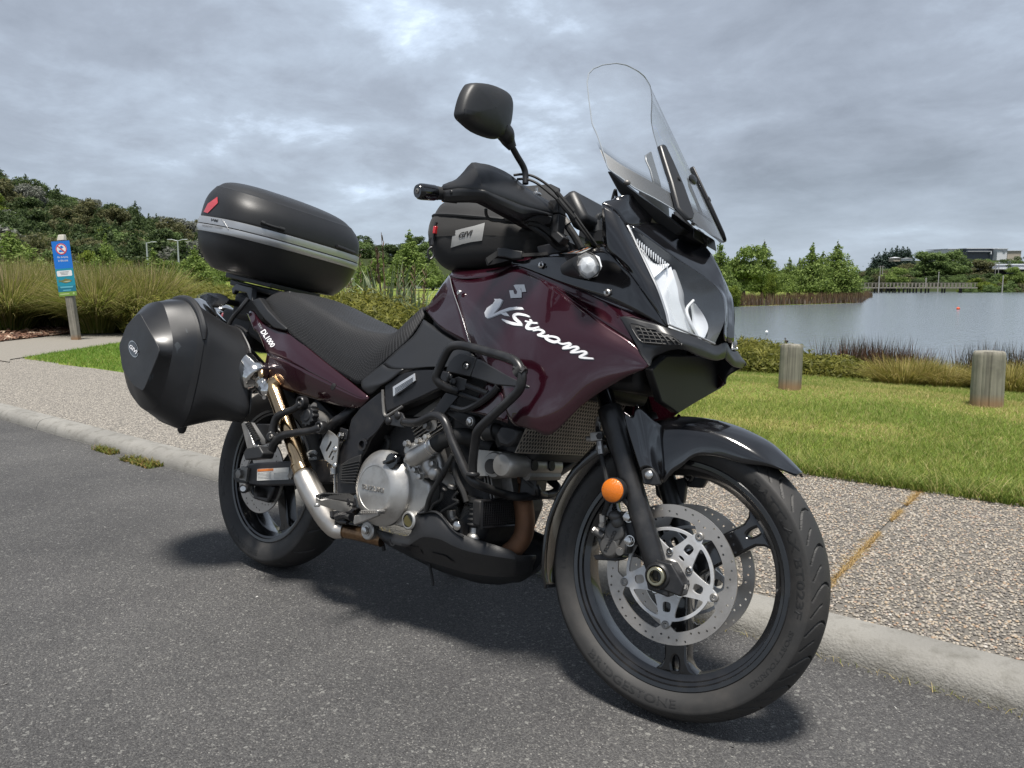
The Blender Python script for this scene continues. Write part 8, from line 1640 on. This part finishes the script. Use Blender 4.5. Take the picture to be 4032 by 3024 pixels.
for i in range(9):
    for j in range(2):
        c_ = p('A',912+i*15.5,1096+j*14-i*.4,-.219-.0014*i); mb.add([c_+Vector((-.003,0,-.003)), c_+Vector((.003,0,-.003)), c_+Vector((0,0,.003)), c_+Vector((0,-.003,0))], [(0,1,3),(1,2,3),(2,0,3)])
mb.build('pedal_teeth', X['alu_dark'], bpd)
mb = MB(); mb.tube(q('A', (830,1150,-.18), (770,1130,-.17), (700,1150,-.165)), 0.012, 10); mb.tube(q('A', (690,1120,-.16), (720,1180,-.165), (790,1200,-.17)), 0.006, 8); mb.cyl(p('A',655,1100,-.17), p('A',660,1150,-.17), 0.007, 10); mb.build('pedal_arm', X['frame'], bpd)
# side stand on the far side reaches the ground, drain hose
st = M_LEAN.inverted()
foot = st @ Vector((0.56, 0.36, 0.012)); mb = MB(); mb.tube([Vector((0.72,0.10,0.26)), (Vector((0.72,0.10,0.26))+foot)*0.5, foot], 0.013, 12, 2); mb.box(foot, (0.07,0.05,0.012)); BP('side_stand', mb, 'frame', bevel=0.003)
mb = MB(); mb.tube(q('A', (1495,1530,-.06), (1505,1590,-.06), (1522,1675,-.06), (1530,1745,-.06)), 0.0042, 8); mb.tube(q('A', (1085,1355,-.08), (1098,1395,-.08), (1108,1440,-.08)), 0.006, 8); BP('drain_hose', mb, 'rubber')
# emblem and script on the fairing
tf = bvh_of(fair)
emb = [[(1048,351),(1106,346),(1092,374),(1102,379),(1134,345),(1153,402),(1137,402),(1118,404),(1117,447),(1031,452),(1020,396),(1048,391),(1057,417),(1071,419),(1078,400),(1060,385)]]
emb2 = [[(1500*0+x_*0.9067-0, y_) for x_, y_ in emb[0]]]
def c3p(x_, y_): return ((1500+x_/2.011)/1.8228-829.5)*4, ((950+y_/2.011)/1.8228-622.1)*4
def P3(L): return [c3p(*v) for v in L]
S_top = P3([(1068,346),(1138,345),(1153,403),(1118,405),(1112,375),(1096,373),(1086,391),(1076,380)])
S_mid = P3([(1068,346),(1096,346),(1117,404),(1117,448),(1090,449),(1084,406),(1052,352)])
S_bot = P3([(1018,392),(1050,390),(1060,420),(1076,422),(1082,404),(1117,440),(1117,449),(1030,453)])
sb = applique('emblem', [S_top, S_mid, S_bot], 'E', tf, X['chrome'], fair, lift=0.0016, dens=30)
Vv = [(955,98),(1010,97),(1030,108),(1005,160),(968,205),(950,228),(1010,198),(1080,173),(1150,165),(1200,171),(1211,188),(1190,190),(1120,190),(1060,205),(990,232),(930,256),(900,266),(880,252),(871,215),(893,175),(945,138),(962,112)]
hy = [(1010,222),(1060,213),(1086,245),(1042,241)]
polys = [Vv, hy]
polys += ribbon([(1262,252),(1225,238),(1165,228),(1128,238),(1135,265),(1175,300),(1195,322)], [12,18,22,24,30,26,16])
polys += ribbon([(1022,272),(1070,295),(1130,312),(1200,322)], [10,24,26,16])
polys += ribbon([(1262,275),(1275,290),(1250,320),(1240,345),(1280,355),(1345,338)], [10,24,30,30,22,12])
polys += ribbon([(1222,287),(1275,302),(1330,306)], [12,16,14])
polys += ribbon([(1290,372),(1345,362),(1385,382),(1350,402),(1335,408),(1385,420),(1430,412)], [10,18,20,18,18,20,16])
polys += ribbon([(1420,418),(1400,432),(1425,452),(1475,468),(1515,455),(1500,432),(1450,420),(1415,425)], [18,22,24,24,20,18,16,16])
polys += ribbon([(1500,470),(1545,485),(1600,478),(1612,492),(1560,515),(1550,522),(1600,520),(1650,508),(1682,520),(1630,548),(1618,556),(1670,556),(1720,548),(1752,562),(1705,588),(1695,598),(1745,605),(1812,610)], [10,16,18,22,20,18,16,18,22,20,18,16,18,22,20,18,18,12])
base_ = applique('script_outline', [[(x_+5, y_+4) for x_, y_ in poly] for poly in polys], 'E', tf, X['silver'], fair, lift=0.0010, dens=30)
applique('script_lettering', polys, 'E', tf, X['white'], fair, lift=0.0020, dens=30)
# ------------------------------------------------------------------ luggage: things of their own, resting on the motorcycle
def superell(a, b, n, N=64, cx=0, cz=0):
    o = []
    for i in range(N):
        t = 2*math.pi*i/N; c, s_ = math.cos(t), math.sin(t); o.append((cx+math.copysign(abs(c)**(2/n), c)*a, math.copysign(abs(s_)**(2/n), s_)*b))
    return o
TB = M_LEAN @ Matrix.Translation((-0.200, 0, 1.16)) @ Matrix.Rotation(R(8), 4, 'Y')
tb = empty('top_case'); tb.matrix_local = TB
tag(tb, 'black top case with a silver band, on the rack behind the seat', 'luggage case')
def ring(a, b, n, z, cx=0): return [Vector((x_, y_, z)) for x_, y_ in superell(a, b, n, 64, cx)]
low = [ring(0.02, 0.03, 2.6, -0.150, .0), ring(0.135, 0.20, 3, -0.148, .005), ring(0.160, 0.232, 3, -0.135, .004), ring(0.178, 0.256, 3, -0.110, .002), ring(0.192, 0.277, 3, -0.075, 0), ring(0.200, 0.289, 3, -0.029, 0), ring(0.200, 0.289, 3, -0.0268, 0)]
o = sheet('case_base', low, X['case'], tb, (2, 1), 0, closed_v=True, angle=40, side=(0,0,-1))
for z0, z1, nm in ((-0.0265, -0.0015, 'silver_band'), (0.0005, 0.0255, 'silver_band')):
    k0, k1 = (0.2035, 0.2045) if z0 < 0 else (0.2045, 0.203)
    sheet(nm, [ring(k0-.004, k0+.085, 3, z0), ring(k0, k0+.089, 3, z0+.001), ring(k1+.0012, k1+.0902, 3, (z0+z1)/2), ring(k1, k1+.089, 3, z1-.001), ring(k1-.004, k1+.085, 3, z1)], X['silver'], tb, (2, 1), 0, closed_v=True, angle=40)
sh = [(0.200,0.288,0.0258,0), (0.2005,0.289,0.036,0), (0.196,0.284,0.078,-.002), (0.186,0.272,0.108,-.006), (0.170,0.250,0.136,-.014)]
def tring(a, b, n, z, cx): return [Vector((v.x, v.y, 0.0258+(v.z-0.0258)*(1-0.75*v.x))) for v in ring(a, b, n, z, cx)]
lid = sheet('case_lid', [tring(a, b, 3, z, c) for a, b, z, c in sh], X['case'], tb, (3, 1), 0, closed_v=True, angle=50)
sh2 = [(0.1692,0.2492,0.1362,-.014), (0.164,0.243,0.1395,-.016), (0.146,0.220,0.1550,-.024), (0.114,0.172,0.1670,-.036), (0.06,0.10,0.1740,-.045), (0.004,0.006,0.1760,-.05)]
sheet('lid_cap', [tring(a, b, 3 if a > .1 else 2.6, z, c) for a, b, z, c in sh2], X['case'], tb, (3, 1), 0, closed_v=True, angle=50, side=(0,0,1))
def onlid(px_, py_): 
    h = on_surface(trl, *uv('J', px_, py_), 0.0, TB); return h
trl = bvh_of(lid, o)
def clip(pts, r):
    L = [on_surface(trl, *uv('J', *c), 0.004, TB) for c in pts]
    L = [v for v in L if v is not None]
    if len(L) > 1: mb.tube(L, r, 8, 2)
for grp in ([(342,308),(360,316),(400,330),(430,338),(456,346)], [(716,428),(750,440),(800,460)]):
    mb = MB(); clip(grp, 0.0042); clip(grp[:2], 0.0062); clip(grp[-2:], 0.0062); mb.build('lid_hinge', X['plastic'], lid)
for grp in ([(318,398),(380,412),(438,428)], [(704,506),(740,518),(790,532)]):
    mb = MB(); clip(grp, 0.0040); clip(grp[:1]+[(grp[0][0]+25,grp[0][1]+8)], 0.0056); mb.build('base_hinge', X['plastic'], o)
lens_pts = [(60,258),(80,218),(128,184),(130,214),(80,264)]
applique('rear_lens', [lens_pts], 'J', bvh_of(lid, *[c for c in tb.children if c.name.startswith('lid_cap')]), X['red'], tb, frame=TB, lift=0.002, dens=6)
trb = bvh_of(*[c for c in tb.children if c.name.startswith('silver_band')])
def case_letters(s, P0, P1, P2, tree, m, frame, par, t='J', bold=0.0, shear=0.0, lift=0.0012):
    me = text_mesh(s, 0.0, bold, shear); n = len(me.vertices); co = np.empty(n*3, dtype=np.float32); me.vertices.foreach_get('co', co); co = co.reshape(-1, 3); lo, hi = co.min(0), co.max(0); last = None
    for i in range(n):
        a = (co[i,0]-lo[0])/(hi[0]-lo[0]); b = (co[i,1]-lo[1])/(hi[1]-lo[1]); h = on_surface(tree, *uv(t, P0[0]+(P1[0]-P0[0])*a+(P2[0]-P0[0])*b, P0[1]+(P1[1]-P0[1])*a+(P2[1]-P0[1])*b), lift, frame)
        h = h if h is not None else last
        if h is None: continue
        last = h; co[i] = h
    me.vertices.foreach_set('co', co.ravel()); me.materials.clear(); finish(me, m, 30, False); return link('lettering', me, par)
case_letters('V46', (92,303), (128,309), (96,289), trb, X['guard'], TB, tb, bold=0.02, shear=0.2)
case_letters('MONOKEY SYSTEM', (52,330), (150,343), (53,320), trb, X['alu_dark'], TB, tb)
mb = MB()
Lq = [on_surface(trb, *uv('J', x_, y_), 0.0008, TB) for x_, y_ in ((138,277),(150,296),(165,318),(182,345))]; Lq = [v for v in Lq if v is not None]
if len(Lq) > 1: mb.tube(Lq, 0.0016, 6, 2); mb.build('band_joint', X['steel'], tb)
tm_ = MB(); tm_.box((0,0,-0.158), (0.30,0.22,0.018)); tm_.build('case_foot', X['plastic'], tb, bevel=0.004)

# right pannier: rings of an outline (x, z) at several widths, outermost last
def pannier(label, sgn):
    root = empty('pannier'); root.matrix_local = M_LEAN
    tag(root, label, 'luggage case', 'panniers on the motorcycle')
    def rg(pts, y, k=1.0, rr=0.03, N=72):
        # outline with rounded corners, resampled evenly by direction from its centre
        c = Vector((sum(v[0] for v in pts)/len(pts), sum(v[1] for v in pts)/len(pts))); P = []
        n = len(pts)
        for i in range(n):
            a, m, b = Vector(pts[i-1]), Vector(pts[i]), Vector(pts[(i+1) % n]); la, lb = (a-m).length, (b-m).length; d = min(rr, la*.45, lb*.45); A1, B1 = m+(a-m)/la*d, m+(b-m)/lb*d
            for t in (0, .25, .5, .75, 1): P.append(A1*(1-t)**2+m*(2*t*(1-t))+B1*t*t)
        L = [0.0]
        for i in range(len(P)): L.append(L[-1]+(P[(i+1) % len(P)]-P[i]).length)
        P.append(P[0]); an = [math.atan2(v.y-c.y, v.x-c.x) for v in P]; O = []
        for j in range(N):
            t = -math.pi+2*math.pi*(j+.5)/N; d = Vector((math.cos(t), math.sin(t))); best = None
            for i in range(len(P)-1):
                e = P[i+1]-P[i]; det = d.x*(-e.y)+e.x*d.y
                if abs(det) < 1e-12: continue
                w_ = P[i]-c; s1 = (w_.x*(-e.y)+e.x*w_.y)/det; s2 = (d.x*w_.y-d.y*w_.x)/det
                if s1 > 0 and -1e-6 <= s2 <= 1+1e-6 and (best is None or s1 > best): best = s1
            q_ = c+d*(best or .1)*k; O.append(Vector((q_.x, y, q_.y)))
        return O
    def mixr(a, b, t): return [u_+(v_-u_)*t for u_, v_ in zip(a, b)]
    FF = [(-.056,.703),(-.140,.762),(-.225,.820),(-.30,.778),(-.337,.705),(-.29,.628),(-.20,.580),(-.128,.566)]
    EE = [(-.057,.726),(-.110,.800),(-.171,.868),(-.30,.852),(-.385,.765),(-.398,.665),(-.33,.560),(-.20,.500),(-.114,.514),(-.077,.595)]
    CC_ = [(-.006,.768),(-.05,.835),(-.122,.885),(-.30,.885),(-.42,.80),(-.44,.68),(-.37,.56),(-.25,.47),(-.081,.455),(-.039,.507),(-.014,.64)]
    AA = [(.061,.626),(.026,.748),(-.052,.815),(-.30,.845),(-.42,.78),(-.44,.66),(-.38,.56),(-.25,.49),(.034,.50),(.073,.524)]
    rA, rC = rg(AA, -.235, rr=.05), rg(CC_, -.36, rr=.05)
    sy_ = lambda r, y: [Vector((v.x, y, v.z)) for v in r]
    inner = [rg(AA, -.212, .03), rg(AA, -.212, .90), rg(AA, -.217, .985), rA, mixr(rA, rC, .35), mixr(rA, rC, .7), rC, sy_(rg(CC_, -.36, .985, rr=.05), -.3605)]
    body = sheet('pannier_shell', inner, X['case'], root, (2, 1), 0, closed_v=True, angle=40)
    rE, rF = rg(EE, -.435, rr=.06), rg(FF, -.477, rr=.02)
    rim_ = [rg(CC_, -.3625, .985, rr=.05), sy_(rC, -.364), mixr(sy_(rC, -.364), rE, .22)]
    lidp = sheet('pannier_lid', rim_, X['case'], root, (2, 1), 0, closed_v=True, angle=40)
    sheet('lid_shell', [mixr(sy_(rC, -.364), rE, .22), mixr(sy_(rC, -.364), rE, .6), rE], X['lid'], lidp, (2, 1), 0, closed_v=True, angle=60)
    sheet('lid_shell', [rE, mixr(rE, rF, .5), rF], X['lid'], lidp, (1, 1), 0, closed_v=True, angle=50)
    face = sheet('lid_face', [rF, rg(FF, -.4785, .985, rr=.012), rg(FF, -.4795, .6, rr=.012), rg(FF, -.480, .02, rr=.012)], X['plastic'], lidp, (1, 1), 0, closed_v=True, angle=30)
    mb = MB(); v = p('I', 425, 862, -.33); mb.lathe([(0.016, 0.012), (0.013, -0.004), (0.007, -0.012), (0.0005, -0.013)], v, (0,0,1), 14); mb.build('pannier_foot', X['plastic'], body)
    hc = [v+Vector((0,-.004,0)) for v in rC[40:57:2]]; mb = MB(); mb.tube([v*1.0 for v in hc], [.006]+[.0125]*(len(hc)-2)+[.006], 10, 3); mb.build('carry_handle', X['plastic'], lidp)
    tl_ = bvh_of(lidp, body, *lidp.children)
    applique('handle_recess', [[(326,213),(390,200),(396,236),(455,240),(455,252),(390,252),(370,245)]], 'I', tl_, X['dark'], lidp, lift=0.002, dens=12)
    tf_ = bvh_of(face, lidp)
    def ov(c, ax_, bx, rot, n=28): return [(c[0]+ax_*math.cos(t)*math.cos(rot)-bx*math.sin(t)*math.sin(rot), c[1]+ax_*math.cos(t)*math.sin(rot)+bx*math.sin(t)*math.cos(rot)) for t in np.linspace(0, 2*np.pi, n, endpoint=False)]
    applique('badge_rim', [ov((187,461), 43, 22, 1.30)], 'I', tf_, X['steel'], lidp, lift=0.0012, dens=14); applique('badge', [ov((187,461), 38, 18.5, 1.30)], 'I', tf_, X['black_gl'], lidp, lift=0.0022, dens=14)
    case_letters('GIVI', (167,452), (202,487), (176,437), tf_, X['white'], M_LEAN, lidp, 'I', bold=0.03, lift=0.0032)
    # scuffs on the corner of the lid
    applique('scuff', [[(388,440),(402,424),(412,432),(424,448),(410,462),(402,484),(397,462)], [(442,356),(450,362),(456,380),(450,384)], [(262,600),(270,588),(274,604),(266,628)], [(276,590),(284,580),(286,596),(279,612)]], 'I', tl_, mat('scuffed plastic', (0.022,0.028,0.034), 0.55, var=(200,.7)), lidp, lift=0.0005, dens=14)
    return root
pan_r = pannier('black pannier with scuffed lid and oval badge, on the near side', -1)
pl = pan_r.copy(); COL.objects.link(pl); pl['label'] = 'black pannier on the far side, almost hidden behind the motorcycle'
for ch in pan_r.children:
    if ch.name.startswith(('pannier_shell', 'pannier_lid')): mirror(ch, pl)

# tank bag
tg = empty('tank_bag'); tg.matrix_local = M_LEAN
tag(tg, 'black fabric tank bag with a grey patch, strapped on top of the fuel tank', 'bag')
def bring(x0, x1, b, z0, z1, n=3.0):
    a = (x1-x0)/2; c = (x0+x1)/2; return [Vector((c+v[0], v[1], z0+(z1-z0)*((v[0]+a)/(2*a)))) for v in superell(a, b, n, 48)]
BG = [bring(.80,1.06,.05,1.035,1.05), bring(.755,1.09,.115,1.030,1.05), bring(.710,1.105,.140,1.045,1.06), bring(.672,1.11,.152,1.085,1.085), bring(.658,1.112,.157,1.115,1.10)]
base_b = sheet('bag_base', BG, X['fabric'], tg, (3, 1), 0, closed_v=True, angle=70, side=(0,0,-1))
BG2 = [bring(.658,1.112,.157,1.115,1.10), bring(.654,1.112,.158,1.14,1.115), bring(.656,1.108,.155,1.170,1.125), bring(.664,1.10,.150,1.188,1.135)]
bag = sheet('bag_side', BG2, X['fabric_g'], tg, (3, 1), 0, closed_v=True, angle=70)
BG3 = [bring(.664,1.10,.150,1.189,1.136), bring(.668,1.095,.146,1.200,1.145), bring(.680,1.085,.136,1.222,1.165), bring(.705,1.06,.112,1.240,1.185), bring(.76,1.0,.07,1.252,1.20), bring(.85,.90,.01,1.255,1.22)]
sheet('bag_top', BG3, X['fabric'], tg, (3, 1), 0, closed_v=True, angle=70, side=(0,0,1))
mb = MB(); mb.tube(bring(.6625,1.102,.1515,1.189,1.136)[::2], 0.0045, 6, 2, closed=True); mb.build('zip', X['rubber'], tg)
tbg = bvh_of(*tg.children)
def bagp(x_, y_, l): return on_surface(tbg, *uv('F', x_, y_), l, M_LEAN)
patch = [(595,1370),(620,1335),(680,1318),(780,1295),(874,1268),(850,1420),(760,1432),(680,1450),(580,1482)]
applique('reflective_patch', [patch], 'F', tbg, X['grey_label'], tg, frame=M_LEAN, lift=0.0015, dens=25)
case_letters('GIVI', (645,1400), (760,1378), (660,1352), tbg, X['fabric'], M_LEAN, tg, 'F', bold=0.03, shear=0.15, lift=0.0028)
mb = MB(); mb.box(bagp(458,1335,.004) or Vector((.66,-.08,1.15)), (0.010,0.016,0.022)); mb.build('zip_pull', X['red'], tg, bevel=0.002)
mb = MB(); c_ = bagp(450,1300,.002) or Vector((.66,-.08,1.17)); mb.tube([c_+Vector((0.004,0,0.012)), c_, c_+Vector((-0.002,0,-0.03)), c_+Vector((0.0,-0.004,-0.055))], 0.005, 6, 3); mb.tube([c_+Vector((0,-.004,-.06)), c_+Vector((-.006,-.012,-.075)), c_+Vector((0,-.006,-.095)), c_+Vector((.004,.004,-.08))], 0.003, 6, 3, closed=True); mb.build('pull_cord', X['plastic'], tg)
mb = MB(); L = [v for v in (bagp(x_, y_, .003) for x_, y_ in ((870,1560),(980,1545),(1100,1540))) if v is not None]
mb.prism(q('F', (975,1480,-.155), (1050,1482,-.157), (1120,1500,-.158), (1190,1510,-.158), (1185,1575,-.158), (1100,1580,-.158), (1050,1565,-.157), (978,1560,-.155)), (0,0.014,0)); bk = mb.build('buckle', X['plastic'], tg, bevel=0.003)
mb = MB(); mb.prism(q('F', (880,1570,-.152), (985,1500,-.152), (990,1545,-.152), (900,1620,-.152)), (0,0.003,0)); mb.prism(q('F', (1190,1530,-.155), (1420,1520,-.135), (1420,1545,-.135), (1190,1560,-.155)), (0,0.003,0)); mb.prism(q('F', (875,1580,-.150), (990,1575,-.154), (1080,1590,-.154), (960,1620,-.150), (890,1635,-.149)), (0,0.003,0)); mb.build('strap', X['fabric'], tg)
mb = MB(); hp_ = [Vector((0.80,-.03,1.245)), Vector((0.84,-.035,1.262)), Vector((0.90,-.035,1.262)), Vector((0.94,-.03,1.24))]; mb.tube(hp_, 0.008, 8); mb.build('bag_handle', X['fabric'], tg)

for c in tg.children:
    if c.name.startswith(('bag_side', 'bag_top')):
        tx_ = bpy.data.textures.get('cloth folds') or bpy.data.textures.new('cloth folds', 'CLOUDS'); tx_.noise_scale = 0.055; m_ = c.modifiers.new('folds', 'DISPLACE'); m_.texture = tx_; m_.strength = 0.012; m_.mid_level = 0.5
# ------------------------------------------------------------------ pieces that stand apart become parts of their own
def split_loose(o):
    me = o.data; n = len(me.vertices)
    if n > 4000 or n < 8: return
    par = list(range(n))
    def find(a):
        while par[a] != a: par[a] = par[par[a]]; a = par[a]
        return a
    for e in me.edges: a, b = find(e.vertices[0]), find(e.vertices[1]); par[a] = b
    comp = {}
    for i in range(n): comp.setdefault(find(i), []).append(i)
    if len(comp) < 2: return
    ks = list(comp); bb = []
    for k in ks: c = np.array([me.vertices[i].co[:] for i in comp[k]]); bb.append((c.min(0)-.0012, c.max(0)+.0012))
    g = list(range(len(ks)))
    def fg(a):
        while g[a] != a: a = g[a]
        return a
    for i in range(len(ks)):
        for j in range(i):
            if (bb[i][0] <= bb[j][1]).all() and (bb[j][0] <= bb[i][1]).all(): g[fg(i)] = fg(j)
    groups = {}
    for i in range(len(ks)): groups.setdefault(fg(i), set()).update(comp[ks[i]])
    if not 2 <= len(groups) <= 14: return
    base = o.name.split('.')[0]
    for gi, keep in enumerate(groups.values()):
        t = o if gi == len(groups)-1 else o.copy()
        if t is not o: COL.objects.link(t)
        m = me.copy(); bm = bmesh.new(); bm.from_mesh(m); bm.verts.ensure_lookup_table(); bmesh.ops.delete(bm, geom=[v for v in bm.verts if v.index not in keep], context='VERTS'); bm.to_mesh(m); bm.free(); t.data = m
SKIP = ('lettering', 'print', 'dots', 'stripe', 'teeth', 'emblem', 'script', 'badge', 'recess', 'stamp', 'scuff', 'wheel', 'seat', 'foliage', 'crown', 'trunk', 'leaves', 'tank', 'guard_', 'cooler_guard', 'grille', 'signal_ribs', 'lamp_trim')
def walk(o):
    for c in list(o.children):
        walk(c)
        if c.type == 'MESH' and not any(s in c.name for s in SKIP) and 'kind' not in c: split_loose(c)
for r in (moto, tb, tg, pan_r): walk(r)
